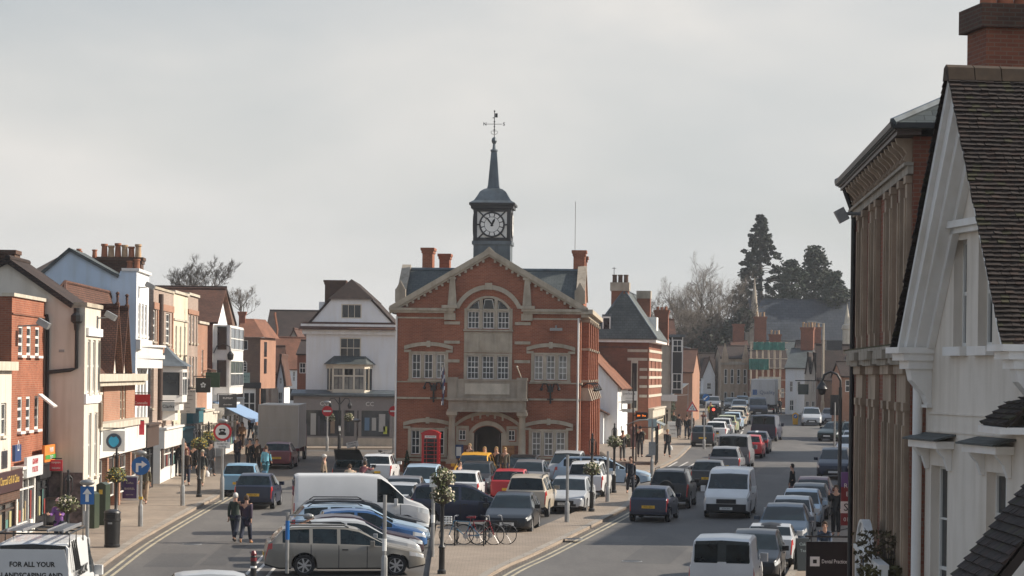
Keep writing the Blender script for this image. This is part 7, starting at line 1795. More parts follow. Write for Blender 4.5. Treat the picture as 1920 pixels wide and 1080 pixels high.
CARLIST = [
 # queue and traffic on the through road
 ('mini', 'navy', 1215, 980, RA+2, 'small rounded dark hatchback seen from behind beside the island kerb', QG, 'moving_car', ('MT51 KKA', 'b')),
 ('suv', 'black', 1253, 955, RA, 'black off-roader with a spare wheel on its back door', QG, 'moving_car', ('V817 AKB', 'b')),
 ('hatch', 'charcoal', 1325, 921, RA, 'dark hatchback seen from behind, between the black off-roader and the white van', QG, 'moving_car', ('LS02 SXY', 'b')),
 ('mpv', 'grey', 1357, 896, RA, 'dark grey people carrier behind the grey van, pale roof', QG, 'moving_car', None),
 ('van', 'grey', 1374, 880, RA, 'dull grey panel van without rear windows in the queue', QG, 'moving_van', None),
 ('hatch', 'red', 1404, 860, RA, 'bright red hatchback half hidden by the grey van', QG, 'moving_car', None),
 ('hatch', 'navy', 1417, 851, RA, 'navy hatchback with a white roof just ahead of the red one', QG, 'moving_car', None),
 ('van', 'navy', 1431, 828, RA+3, 'navy blue van driving away in the middle of the road', QG, 'moving_van', None),
 ('van', 'white', 1361, 973, 180+RA, 'white van coming towards us with dark front bumper', QG, 'moving_van', ('KS54 FJW', 'f')),
 ('smallvan', 'white', 1352, 1136, RA, 'white van at the bottom edge seen from behind, two back windows', QG, 'moving_van', None),
 ('saloon', 'darkgreen', 1550, 828, 205, 'dark green saloon turning in from the far right', QG, 'moving_car', None),
 ('mpv', 'silver', 1522, 799, 186, 'silver people carrier facing us at the far right', QG, 'moving_car', None),
 ('hatch', 'silver', 1555, 796, 190, 'silver hatchback tucked behind the silver people carrier', QG, 'moving_car', None),
 ('hatch', 'maroon', 1585, 806, 190, 'dark red hatchback next to the tall concrete lamp at the brown edge', QG, 'moving_car', None),
 ('suv', 'darkgreen', 1597, 836, 190, 'dark green off-roader half cut off by the brown building', RG, 'parked_car', None),
 # parked along the right kerb
 ('hatch', 'white', 1592, 862, 180+RA, 'white hatchback behind the navy people carrier', RG, 'parked_car', None),
 ('hatch', 'silver', 1599, 850, 180+RA, 'silver car furthest along the right kerb, against the brown building', RG, 'parked_car', None),
 ('mpv', 'navy', 1562, 900, 180+RA, 'dark blue people carrier parked facing us under the swan neck lamp', RG, 'parked_car', None),
 ('hatch', 'maroon', 1521, 964, 180+RA, 'maroon car at the far end of the right parked row', RG, 'parked_car', None),
 ('hatch', 'charcoal', 1513, 980, 180+RA, 'charcoal car in front of the maroon one in the right parked row', RG, 'parked_car', None),
 ('hatch', 'paleblue', 1498, 994, 180+RA, 'pale blue hatchback in the right parked row', RG, 'parked_car', None),
 ('hatch', 'silver', 1480, 1012, 180+RA, 'silver hatchback right behind the dark blue grey one in the parked row', RG, 'parked_car', None),
 ('saloon', 'steelblue', 1465, 1030, 180+RA, 'dark blue grey saloon with clear headlamps in the parked row', RG, 'parked_car', None),
 ('soft', 'silver', 1440, 1066, RA, 'small silver convertible with a black soft top', RG, 'parked_car', None),
 ('hatch', 'black', 1408, 1096, 180+RA, 'black hatchback nearest to us in the right parked row', RG, 'parked_car', None),
 # far left kerb
 ('hatch', 'charcoal', 1317, 838, RA-2, 'dark hatchback with a yellow plate, first at the far left kerb', KG, 'parked_car', None),
 ('hatch', 'white', 1341, 828, RA, 'white car second in the far left kerb row', KG, 'parked_car', None),
 ('hatch', 'silver', 1351, 820, RA, 'silver car third in the far left kerb row', KG, 'parked_car', None),
 ('hatch', 'lime', 1361, 813, RA, 'pale lime green car in the far left kerb row', KG, 'parked_car', None),
 ('hatch', 'paleblue', 1371, 806, RA, 'pale blue car just past the lime green one', KG, 'parked_car', None),
 ('hatch', 'beige', 1378, 801, RA, 'small tan car in the far left kerb row', KG, 'parked_car', None),
 ('suv', 'beige', 1384, 797, RA, 'beige off-roader ahead of the small tan car', KG, 'parked_car', None),
 ('saloon', 'silver', 1386, 776, 185, 'silver saloon coming towards us far down the road', QG, 'moving_car', None),
 ('hatch', 'charcoal', 1371, 771, 185, 'dark car left behind the silver saloon far down the road', QG, 'moving_car', None),
 ('hatch', 'paleblue', 1392, 767, 185, 'pale car behind the silver saloon far down the road', QG, 'moving_car', None),
 ('suv', 'black', 1313, 766, 185, 'black off-roader at the far bend by the pale cottage', QG, 'moving_car', None),
 ('hatch', 'grey', 1337, 768, 185, 'grey hatchback beside the black off-roader at the far bend', QG, 'moving_car', None),
 ('hatch', 'navy', 1290, 760, 185, 'navy car furthest left at the far bend', QG, 'moving_car', None),
 ('van', 'navy', 1422, 782, 183, 'dark blue truck cab facing us in front of the box lorry', QG, 'moving_van', None),
 # market place
 ('hatch', 'white', 703, 909, 4, 'white hatchback seen from behind beside the raised tailgate', PG, 'parked_car', None),
 ('hatch', 'charcoal', 652, 917, 4, 'dark hatchback with its tailgate raised high', PG, 'parked_car', None),
 ('hatch', 'silver', 626, 968, 4, 'silver hatchback whose roof shows left above the long white van', PG, 'parked_car', None),
 ('hatch', 'paleblue', 662, 962, 4, 'pale blue hatchback whose roof shows above the middle of the long white van', PG, 'parked_car', None),
 ('mpv', 'paleblue', 781, 946, 184, 'silver blue people carrier facing us in front of the telephone kiosk', PG, 'parked_car', None),
 ('saloon', 'grey', 752, 962, 3, 'grey saloon seen from behind, behind the nose of the long white van', PG, 'parked_car', None),
 ('saloon', 'silver', 741, 978, 3, 'silver saloon just behind the long white van', PG, 'parked_car', None),
 ('mpv', 'yellow', 880, 916, 186, 'yellow car facing us by the hall door', PG, 'parked_car', None),
 ('hatch', 'charcoal', 884, 928, 186, 'dark hatchback in front of the yellow car', PG, 'parked_car', None),
 ('hatch', 'white', 862, 948, 6, 'white hatchback half hidden by the black people carrier', PG, 'parked_car', None),
 ('saloon', 'black', 972, 912, 186, 'black saloon facing us below the hall name board', PG, 'parked_car', None),
 ('hatch', 'grey', 985, 924, 186, 'grey hatchback in front of the black saloon by the hall', PG, 'parked_car', None),
 ('hatch', 'red', 952, 944, 6, 'red hatchback whose roof shows behind the black people carrier', PG, 'parked_car', None),
 ('saloon', 'black', 950, 1004, 186, 'black saloon facing us with a white front plate, nearest the bicycles', PG, 'parked_car', ('NA07 UMU', 'f')),
 ('suv', 'beige', 985, 971, 7, 'beige off-roader with a black back window, right behind the black saloon', PG, 'parked_car', None),
 ('saloon', 'silver', 1057, 964, 188, 'silver saloon facing us with a wide grille, at the end of the market place', PG, 'parked_car', ('CP60 OMK', 'f')),
 ('suv', 'white', 1095, 937, 8, 'white off-roader with tall red rear lamps', PG, 'parked_car', None),
 ('mpv', 'silver', 1056, 911, 187, 'silver people carrier facing us below the right hall window', PG, 'parked_car', None),
 # left street
 ('hatch', 'lightblue', 447, 932, 0, 'light blue hatchback parked at the left kerb, seen from behind', LG, 'moving_car', ('P285 VUD', 'b')),
 ('hatch', 'navy', 474, 956, 1, 'dark navy hatchback driving away behind the light blue one', LG, 'moving_car', ('Y829 HBX', 'b')),
 ('hatch', 'maroon', 518, 880, 1, 'maroon hatchback with a chrome strip right behind the box lorry', LG, 'moving_car', ('VX57 OXA', 'b')),
 ('hatch', 'lightblue', 468, 798, 0, 'pale blue car far up the lane between the shoppers', LG, 'moving_car', None),
]
ROOTS = {}
for row in CARLIST:
 kind, col, px, py, hd, lab, grp, nm, pl = row
 ROOTS[lab] = vehicle(kind, col, by_end(px, py, kind, hd), hd, lab, grp, 'van' if 'van' in nm else 'car', nm, style=rnd.randint(0, 1), plate=pl)
# cars side by side, noses to the right
for kind, col, px, Y, hd, lab, grp, nm, st in [
 ('estate', 'bronze', 797, 76.2, 82, 'grey bronze estate car nearest in the market place, side on', PG, 'parked_car', 1),
 ('hatch', 'silver', 790, 78.9, 82, 'silver car right behind the grey bronze estate', PG, 'parked_car', 0),
 ('saloon', 'plum', 795, 81.2, 82, 'dark plum saloon whose bonnet pokes out between the silver and blue cars', PG, 'parked_car', 0),
 ('hatch', 'blue', 801, 83.7, 82, 'bright blue hatchback in the side on row', PG, 'parked_car', 1),
 ('estate', 'paleblue', 806, 86.2, 82, 'pale blue estate behind the bright blue hatchback', PG, 'parked_car', 0),
 ('estate', 'black', 806, 88.8, 82, 'black estate with roof rails beside the long white van', PG, 'parked_car', 0),
 ('mpv', 'navy', 976, 96.6, 84, 'black people carrier side on behind the bicycles', PG, 'parked_car', 1),
 ('estate', 'paleblue', 1223, 124.2, 95, 'pale silver blue estate crossing side on beside the hall corner', QG, 'moving_car', 1),
 ('hatch', 'silver', 600, 60.5, 82, 'silver car of which only the roof shows at the bottom edge', PG, 'parked_car', 0)]:
 ROOTS[lab] = vehicle(kind, col, by_nose(px, Y, kind, hd), hd, lab, grp, 'car', nm, style=st)
V1 = vehicle('bigvan', 'white', by_nose(806, 92.2, 'bigvan', 83), 83, 'long white panel van parked side on in the market place', PG, 'van', 'parked_van')
# extras: spare wheel, raised tailgate, soft top, white roofs
def extras():
 r = ROOTS['black off-roader with a spare wheel on its back door']; L_ = CARS['suv']['L']
 MB().lathe([(.30, -.1), (.33, -.06), (.33, .06), (.29, .09)], (-L_/2-.12, .1, .92), 18, 'x').build('spare_wheel', M['rubber'], r, smooth=40)
 r = ROOTS['dark hatchback with its tailgate raised high']; C = CARS['hatch']; L_ = C['L']
 t = MB(); n = 8
 x0 = -L_/2+.45;
 for i in range(n):
  a, b = i/n, (i+1)/n; f_ = lambda u: (x0-u*1.15, 1.42+.52*math.sin(u*1.3))
  w = lambda u: .68-.08*u
  A, B = f_(a), f_(b)
  t.face([(A[0], -w(a), A[1]), (A[0], w(a), A[1]), (B[0], w(b), B[1]), (B[0], -w(b), B[1])]); t.face([(A[0], w(a), A[1]-.05), (A[0], -w(a), A[1]-.05), (B[0], -w(b), B[1]-.05), (B[0], w(b), B[1]-.05)])
 for sg in (-1, 1): t.tube([(x0-.1, sg*.6, 1.1), (x0-.55, sg*.6, 1.66)], .015, 5)
 t.build('tailgate', MATS['paint_charcoal'], r)
 r = ROOTS['small silver convertible with a black soft top']; C = CARS['soft']; L_ = C['L']
 s = MB(); xs = [C['c']+.42+(C['b']-C['c']-.45)*k/10 for k in range(11)]
 for a, b in zip(xs, xs[1:]):
  za, zb = lerp_tab(C['T'], a), lerp_tab(C['T'], b); ya = C['W']/2*.80; X_ = lambda q: L_/2-q
  s.face([(X_(a), -ya, za-.05), (X_(b), -ya, zb-.05), (X_(b), 0, zb+.03), (X_(a), 0, za+.03)][::-1]); s.face([(X_(a), 0, za+.03), (X_(b), 0, zb+.03), (X_(b), ya, zb-.05), (X_(a), ya, za-.05)][::-1])
  for sg in (1, -1): s.face([(X_(a), sg*ya, za-.05), (X_(b), sg*ya, zb-.05), (X_(b), sg*(ya+.06), zb-.16), (X_(a), sg*(ya+.06), za-.16)])
 s.build('soft_top', M['black'], r)
 for key, kind, mt in (('navy hatchback with a white roof just ahead of the red one', 'hatch', 'white'),):
  r = ROOTS[key]; C = CARS[kind]; L_ = C['L']; s = MB(); N = 8
  xs = [C['w']+.02+(C['r']-C['w']-.04)*k/N for k in range(N+1)]
  for a, b in zip(xs, xs[1:]):
   q = lambda u, y: (L_/2-u, y, lerp_tab(C['T'], u)+.006-.05*abs(y)/.5); w = .52
   s.face([q(a, -w), q(a, 0), q(b, 0), q(b, -w)][::-1]); s.face([q(a, 0), q(a, w), q(b, w), q(b, 0)][::-1])
  s.build('roof_panel', MATS['paint_'+mt], r)
extras()
# the landscaper's van at the lower left
def work_van():
 pos = by_end(58, 1190, 'bigvan', -1); pos = Vector((pos.x, pos.y, 0))
 r = vehicle('bigvan', 'white', pos, -1.3, 'old white work van with a ladder rack and black lettering on its back doors', LG, 'van', 'parked_van', plates=False)
 for o in list(r.children):
  if o.name.startswith('back_window'): bpy.data.objects.remove(o)
 L_ = CARS['bigvan']['L']; xr = -L_/2
 d = MB().box(xr-.012, xr-.002, -.012, .012, .5, 2.05); d.build('door_seam', M['ink'], r)
 sk = MB().prism([(-.86, .6), (.86, .6), (.86, 1.55), (.76, 2.02), (-.76, 2.02), (-.86, 1.55)], 0, .02, 'x'); sk.T
 o = sk.build('rear_door', MATS['paint_white'], r); o.location = (xr-.018, 0, 0)
 for s_, z in (('FOR ALL YOUR', 1.66), ('LANDSCAPING AND', 1.40), ('MAINTENANCE', 1.14)): text(s_, .165, M['ink'], r, (xr-.024, 0, z), rot=(R(90), 0, R(-90)), sx=.95, bold=.004)
 for s_, z, q in (('TAMEROLINC', 1.42, .3), ('LANDSCAPES', 1.1, .17)): text(s_, q, M['ink'] if z > 1.3 else ink_red, r, (xr+1.3, -CARS['bigvan']['W']/2-.02, z), rot=(R(90), 0, 0), sx=.9, bold=.006)
 k = MB()
 for x in (xr+.15, xr+1.2, xr+2.3):
  k.tube([(x, -.85, 2.06), (x, -.85, 2.38), (x, .85, 2.38), (x, .85, 2.06)], .022, 6)
 for y in (-.85, .85): k.tube([(xr+.05, y, 2.38), (xr+2.6, y, 2.38)], .022, 6)
 k.build('roof_rack', M['iron'], r)
 for y, lab in ((-.55, 'aluminium ladder on the right of the work van rack'), (.40, 'aluminium ladder on the left of the work van rack')):
  w = empty('ladder', Matrix.LocRotScale(r.location, r.rotation_euler, None) @ Vector((xr-.1, y, 2.43)), r.rotation_euler.z, lab, 'ladder', 'ladders on the work van')
  m = MB()
  for s_ in (-.18, .18): m.box(0, 2.9, s_-.015, s_+.015, 0, .07)
  for i in range(11): m.box(.12+i*.26, .15+i*.26, -.165, .165, .02, .05)
  m.build('rails', M['alloy'], w)
 m = MB()
 for i in range(3): x = xr+.25+i*.28; m.tube([(x, -1.0, 1.50), (x-.05, -.9, 2.2)], .02, 5).tube([(x+.14, -1.0, 1.50), (x-.05, -.9, 2.2)], .02, 5)
 m.build('wire_rack', M['iron'], r)
work_van()
# box lorries
def box_lorry(pos, head, label, group, w, l, h, z0, colour, cab, letter=None):
 r = empty('box_lorry', (pos.x, pos.y, gz(pos.y)), 0, label, 'lorry', group)
 r.rotation_euler = (Matrix.Rotation(math.atan(SLOPE), 4, 'X') @ Matrix.Rotation(math.pi/2-R(head), 4, 'Z')).to_euler()
 b = MB().box(-l/2, l/2-1.6, -w/2, w/2, z0, h); o = b.build('box', colour, r)
 t = MB()
 for y in (-w/2, w/2-.05):
  t.box(-l/2-.012, -l/2-.001, y, y+.05, z0, h)
 t.box(-l/2-.012, -l/2-.001, -w/2+.05, w/2-.05, h-.07, h); t.box(-l/2-.012, -l/2-.001, -w/2+.05, w/2-.05, z0, z0+.07); t.box(-l/2-.013, -l/2-.001, -w/2+.05, w/2-.05, (h+z0)*.48, (h+z0)*.48+.02)
 t.build('box_trim', M['alloy'], o)
 c = MB(); c.prism([(l/2-1.55, .5), (l/2, .5), (l/2, 1.3), (l/2-.25, 2.1), (l/2-1.55, 2.2)], -w/2+.1, w/2-.1); c.build('cab', MATS['paint_'+cab], r)
 MB().prism([(l/2+.005, 1.32), (l/2+.012, 1.32), (l/2-.22, 2.02), (l/2-.23, 2.0)], -w/2+.25, w/2-.25).build('windscreen', M['carglass'], r)
 ch = MB().box(-l/2, l/2-1.5, -.4, .4, .5, z0-.002); ch.box(-l/2-.06, -l/2, -w/2+.1, w/2-.1, .42, .58); ch.build('chassis', M['iron'], r)
 for y in (-w/2+.2, w/2-.2): MB().box(-l/2-.075, -l/2-.0602, y-.15, y+.15, .45, .55).build('tail_light', M['taillamp'], r)
 tm, tb, rm = wheel_mesh(.4, 0)
 for x in (-l/2+1.0, l/2-.8):
  for y in (-w/2+.16, w/2-.16): q = put('wheel', tm, r, (x, y, .4)); put('hub', tb, q); put('rim', rm, q)
 if letter:
  text(letter, .55, paint('lorry_ink', (.10, .13, .20)), o, (-l/2-.02, -.15, h*.62), rot=(R(90), 0, R(-90)))
  MB().box(-l/2-.018, -l/2-.0125, .62, 1.08, h*.55, h*.70).build('badge', paint('lorry_blue', (.04, .12, .30)), o)
 return r
g = G(523, 868); box_lorry(g+Vector((0, 2.9, 0)), 1, 'tall plain grey box lorry seen from behind in the lane', LG, 2.35, 5.8, 3.35, .85, pmat('lorry_grey', (.40, .385, .35), .55, .1, .7, stain=.12), 'maroon')
g = G(1440, 776); box_lorry(g+Vector((0, 3.2, 0)), 10, 'pale box lorry with a blue badge far down the road', QG, 2.5, 6.4, 3.6, .95, pmat('lorry_pale', (.50, .49, .48), .55, .1, .7, stain=.15), 'grey', 'T. Quality')
# ------------------------------------------------------------------ people: one skinned body each, clothes and hair as parts
SKIN = pmat('skin', (.46, .26, .18), .55, .08, 6)
def skinned(verts, edges, roots, levels=1):
 """verts: (x,y,z,rx,ry)"""
 me = bpy.data.meshes.new('tmp'); me.from_pydata([v[:3] for v in verts], edges, [])
 o = bpy.data.objects.new('tmp', me); COL.objects.link(o)
 m = o.modifiers.new('s', 'SKIN'); m.use_smooth_shade = True; m.branch_smoothing = .4
 sk = me.skin_vertices[0].data
 for i, v in enumerate(verts): sk[i].radius = (v[3], v[4] if len(v) > 4 else v[3]); sk[i].use_root = i in roots
 s = o.modifiers.new('u', 'SUBSURF'); s.levels = s.render_levels = levels
 dg = bpy.context.evaluated_depsgraph_get(); out = bpy.data.meshes.new_from_object(o.evaluated_get(dg)); bpy.data.objects.remove(o); bpy.data.meshes.remove(me)
 return out
PM = {}
def joints(pose):
 J = {}
 lean, la, ra, lb, rb, ll, rl, lk, rk, pel = dict(
  stand=(0, .05, -.05, .15, .15, .03, -.03, 0, .02, .95), walk=(.05, -.35, .40, .3, .35, .42, -.36, .12, .40, .92), walk2=(.04, .30, -.32, .3, .3, -.30, .36, .35, .1, .93),
  phone=(.02, .1, .55, .3, 2.35, .05, -.05, 0, 0, .95), hold=(.06, .5, .5, 1.2, 1.2, .05, -.08, 0, .06, .95), bend=(.85, .9, .9, .4, .4, .0, -.05, .05, .1, .93), sit=(.12, .3, .3, .9, .9, 1.45, 1.45, 1.45, 1.45, .48))[pose]
 P = Vector((0, 0, pel)); up = Vector((math.sin(lean), 0, math.cos(lean)))
 J['pel'] = P; J['spine'] = P+up*.20; J['chest'] = P+up*.38; J['neck'] = P+up*.53; J['head'] = J['neck']+Vector((math.sin(lean*.6), 0, math.cos(lean*.6)))*.12+Vector((.02, 0, 0)); J['top'] = J['head']+Vector((math.sin(lean*.5), 0, math.cos(lean*.5)))*.12
 for s, n, a, b, l, k in ((1, 'L', la, lb, ll, lk), (-1, 'R', ra, rb, rl, rk)):
  sh = P+up*.47+Vector((0, s*.165, 0)); d = Vector((math.sin(a+lean*.4), s*.10, -math.cos(a+lean*.4))).normalized(); el = sh+d*.28
  d2 = Vector((math.sin(a+b+lean*.4), s*.02, -math.cos(a+b+lean*.4))).normalized(); wr = el+d2*.25
  J['sh'+n], J['el'+n], J['wr'+n], J['hd'+n] = sh, el, wr, wr+d2*.09
  hp = P+Vector((0, s*.09, -.04)); dl = Vector((math.sin(l), s*.03, -math.cos(l))); kn = hp+dl*.43; d3 = Vector((math.sin(l-k), 0, -math.cos(l-k))); an = kn+d3*.42
  J['hp'+n], J['kn'+n], J['an'+n] = hp, kn, an; J['to'+n] = an+Vector((.17, s*.03, -.055))+(Vector((0, 0, -.03)) if l-k < -.2 else Vector())
 lo = min(J['anL'].z, J['anR'].z)-.085
 if pose != 'sit':
  for k in J: J[k] = J[k]-Vector((0, 0, lo))
 return J
def person_parts(pose, coat):
 if (pose, coat) in PM: return PM[(pose, coat)]
 J = joints(pose); v = lambda n, r, r2=None: (*J[n], r, r2 or r)
 V = [v('pel', .12, .09), v('spine', .115, .085), v('chest', .14, .095), v('neck', .055), v('head', .075, .085), v('top', .07, .075)]
 E = [(0, 1), (1, 2), (2, 3), (3, 4), (4, 5)]
 nose = J['head']+Vector((.105, 0, .005)); V.append((*nose, .014, .014)); E.append((4, 6))
 for n in 'LR':
  i = len(V); V += [v('sh'+n, .055), v('el'+n, .042), v('wr'+n, .03), v('hd'+n, .034, .018)]; E += [(2, i), (i, i+1), (i+1, i+2), (i+2, i+3)]
  i = len(V); V += [v('hp'+n, .085), v('kn'+n, .058), v('an'+n, .042), v('to'+n, .035)]; E += [(0, i), (i, i+1), (i+1, i+2), (i+2, i+3)]
 body = skinned(V, E, {0})
 m = MB()     # fingers, ears, joined into the body mesh
 for n, s in (('L', 1), ('R', -1)):
  d = (J['hd'+n]-J['wr'+n]).normalized(); side = Vector((1, 0, 0)) if abs(d.x) < .8 else Vector((0, 0, 1)); side = (side-d*side.dot(d)).normalized(); inn = d.cross(side).normalized()*(-s)
  for k, ln in enumerate((.062, .075, .08, .07, .052)):
   if k == 0: a = J['wr'+n]+d*.045+side*.03; m.tube([a, a+d*.025+side*.03, a+d*.055+side*.035+inn*.01], [.011, .010, .007], 5)
   else: a = J['hd'+n]+side*(.034-.02*k+.012); m.tube([a-d*.02, a+d*ln*.5, a+d*ln*.8+inn*.02, a+d*ln*.85+inn*.045], [.010, .009, .008, .006], 5)
  m.ball(J['head']+Vector((.0, s*.085, .0)), .018, .012, .03, 6, 4)
 for vv in (body,):
  off = len(m.v); pass
 bm = bmesh.new(); bm.from_mesh(body); tm = bpy.data.meshes.new('t'); tm.from_pydata(m.v, [], m.f); bm.from_mesh(tm); bm.to_mesh(body); bm.free(); bpy.data.meshes.remove(tm); body.shade_smooth()
 out = {'body': body}
 # jacket or coat
 Vj = [v('pel', .165, .13), v('spine', .16, .125), v('chest', .175, .13), (*(J['neck']-(J['neck']-J['chest'])*.25), .085, .08)]; Ej = [(0, 1), (1, 2), (2, 3)]
 for n in 'LR':
  i = len(Vj); Vj += [v('sh'+n, .078), v('el'+n, .062), v('wr'+n, .048)]; Ej += [(2, i), (i, i+1), (i+1, i+2)]
 if pose not in ('sit', 'bend'):
  lowz = .60 if coat else .84; i = len(Vj); lx = (J['knL'].x+J['knR'].x)*.25
  Vj.append((lx, 0, J['pel'].z-(.95-lowz), .185 if coat else .155, .15 if coat else .125)); Ej.append((0, i))
 out['coat' if coat else 'jacket'] = skinned(Vj, Ej, {0})
 Vt = [v('pel', .125, .10)]; Et = []
 for n in 'LR':
  i = len(Vt); Vt += [v('hp'+n, .108), v('kn'+n, .085), (*(J['an'+n]+Vector((0, 0, .03))), .072, .072)]; Et += [(0, i), (i, i+1), (i+1, i+2)]
 out['trousers'] = skinned(Vt, Et, {0})
 Vs = []; Es = []
 for n in 'LR':
  i = len(Vs); Vs += [v('an'+n, .050), (*(J['an'+n]+Vector((-.03, 0, -.05))), .042, .04), v('to'+n, .040, .032)]; Es += [(i, i+1), (i+1, i+2)]
 out['shoes'] = skinned(Vs, Es, {0, 3})
 h = MB(); c = J['head']+Vector((-.012, 0, .055)); h.ball(c, .105, .094, .115, 10, 7)
 hm = h.mesh('hair', M['black'], 60)
 for q in hm.vertices:   # hairline: pull the front up off the face
  if q.co.x > c.x+.03 and q.co.z < c.z+.03: q.co.x = c.x+.03; q.co.z = max(q.co.z, c.z+.01)
  if q.co.z < c.z-.075: q.co.z = c.z-.075
 out['hair'] = hm
 hl = MB(); hl.ball(c, .112, .102, .118, 10, 7); hl.tube([c+Vector((-.07, 0, .02)), c+Vector((-.10, 0, -.12)), c+Vector((-.10, 0, -.26))], [.09, .095, .05], 8); out['long_hair'] = hl.mesh('hair', M['black'], 60)
 for q in out['long_hair'].vertices:
  if q.co.x > c.x+.03 and q.co.z < c.z+.03: q.co.x = c.x+.03; q.co.z = max(q.co.z, c.z+.01)
 e = MB()
 for s in (-1, 1): e.ball(J['head']+Vector((.083, s*.032, .035)), .011, .012, .009, 6, 4)
 out['eyes'] = e.mesh('eyes', M['ink'])
 for me in out.values(): me.materials.clear()
 PM[(pose, coat)] = (out, J); return PM[(pose, coat)]
CLO = {}
def cloth(c):
 n = 'cloth_%d_%d_%d' % tuple(int(x*1000) for x in c); return pmat(n, c, .85, .22, 5)
HAIR = dict(dark=(.018, .013, .011), brown=(.07, .042, .025), grey=(.28, .27, .26), white=(.52, .50, .47), blond=(.42, .27, .12), ginger=(.20, .08, .03))
def person(px, py, head, label, pose='stand', jacket=(.02, .02, .025), trousers=(.03, .035, .05), hair='dark', coat=False, long=False, s=1.0, shoes=(.02, .018, .016), dz=.11, bag=None, hat=None, pos=None, group='people in the street'):
 parts, J = person_parts(pose, coat)
 p = pos if pos is not None else G(px, py, dz)
 r = empty('person', p, math.pi/2-R(head), label, 'person', group); r.scale = (s, s, s)
 col = {'body': SKIN, 'jacket': cloth(jacket), 'coat': cloth(jacket), 'trousers': cloth(trousers), 'shoes': cloth(shoes), 'hair': cloth(HAIR[hair]), 'long_hair': cloth(HAIR[hair]), 'eyes': M['ink']}
 for k, me in parts.items():
  if k == ('hair' if long else 'long_hair') or (hat and k in ('hair',)) :
   if k != 'hair' or not hat: continue
  key = (me.name, col[k].name)
  if key not in CLO: m2 = me.copy(); m2.materials.append(col[k]); CLO[key] = m2
  o = put({'long_hair': 'hair'}.get(k, k), CLO[key], r)
 if hat:
  c = J['head']+Vector((-.01, 0, .075)); m = MB().ball(c, .118, .108, .10, 10, 6); m.lathe([(.125, -.012), (.14, 0), (.125, .012)], c, 12); m.build('hat', cloth(hat), r, smooth=60)
 if bag:
  b = empty('bag', Matrix.LocRotScale(p, r.rotation_euler, r.scale) @ (J['hdL' if bag[0] == 'L' else 'hdR']+Vector((0, 0, -.22))), r.rotation_euler.z, bag[2], 'bag')
  MB().lathe([(.06, -.16), (.13, -.12), (.14, .02), (.09, .12), (.03, .17)], n=10).build('sack', cloth(bag[1]), b, smooth=50); MB().tube([(-.04, 0, .14), (-.03, 0, .24), (.03, 0, .24), (.04, 0, .14)], .008, 5).build('handle', cloth(bag[1]), b)
 return r
W_ = dict
NAVY, BLACK, BROWN, GREEN, PURPLE, TAN, GREY, DENIM, BEIGE = (.018, .022, .04), (.012, .012, .013), (.05, .032, .022), (.022, .034, .026), (.055, .032, .06), (.33, .20, .12), (.08, .08, .085), (.045, .06, .10), (.36, .29, .21)
person(440, 1017, 12, 'white haired man in a dark green jacket crossing the road beside a woman in purple', 'walk', GREEN, NAVY, 'white', dz=0, s=1.0)
person(461, 1019, 8, 'woman in a long dark purple coat and tan boots crossing the left road', 'walk2', (.040, .026, .045), NAVY, 'brown', True, shoes=(.30, .14, .05), dz=0, s=.96)
person(110, 1032, 190, 'woman in a purple jacket and pink hat behind the work van', 'hold', (.17, .07, .24), NAVY, 'grey', s=.96, hat=(.45, .28, .30))
person(272, 944, 185, 'person in a khaki coat and pale trousers walking towards us past the blue turn sign', 'walk', (.085, .072, .045), (.30, .22, .15), 'brown', True)
person(333, 893, 10, 'person in black standing nearest the shop window left of a brown jacket', 'stand', BLACK, BLACK, 'dark')
person(346, 893, 180, 'person in a dark red top half hidden behind the grey post', 'stand', (.10, .02, .03), BLACK, 'dark')
person(350, 909, 175, 'man in a brown jacket walking towards us by the plain grey post', 'walk', BROWN, NAVY, 'ginger')
person(363, 897, 20, 'man in a black coat walking away behind the basket lamp', 'walk2', BLACK, BLACK, 'blond', True)
person(379, 911, 188, 'old man in a dark jacket, cap and beige trousers carrying a white bag', 'walk', (.03, .034, .032), (.42, .34, .25), 'grey', bag=('L', (.60, .58, .56), 'white carrier bag in the old man\'s hand'), hat=(.30, .26, .20))
person(395, 893, 5, 'tall man in a grey jacket walking away beside the shop board', 'walk2', GREY, (.05, .05, .055), 'dark', s=1.05)
person(445, 876, 200, 'person in a dark plum jacket standing by the pavement lamp', 'stand', (.05, .03, .04), NAVY, 'dark')
person(468, 886, 180, 'dark haired youth in a black coat, left of the maroon car', 'stand', BLACK, BLACK, 'dark')
person(481, 886, 170, 'youth in a dark brown coat shoulder to shoulder with the black coated one', 'stand', BROWN, BLACK, 'brown')
person(498, 900, 10, 'woman in a bright light blue jacket beside the maroon car', 'walk', (.16, .42, .52), (.02, .10, .14), 'brown', dz=0)
person(454, 842, 185, 'woman in a long tan coat on the lane pavement', 'walk', TAN, BROWN, 'brown', True, True)
person(443, 836, 5, 'broad man in a dark plum coat walking away up the lane', 'walk2', (.04, .025, .03), BLACK, 'dark', True, s=1.05)
person(481, 838, 185, 'youth with a pale sleeved dark top walking down the lane', 'walk', (.10, .12, .13), (.25, .25, .26), 'dark')
person(470, 826, 10, 'person in black between the youth and the tan coat, further up the lane', 'walk2', BLACK, NAVY, 'dark')
person(427, 842, 5, 'person in a dark red coat partly behind the round no vehicles sign', 'stand', (.16, .02, .035), BLACK, 'brown', True)
person(445, 806, 180, 'bare headed man under the blue awning', 'stand', BROWN, BLACK, 'ginger')
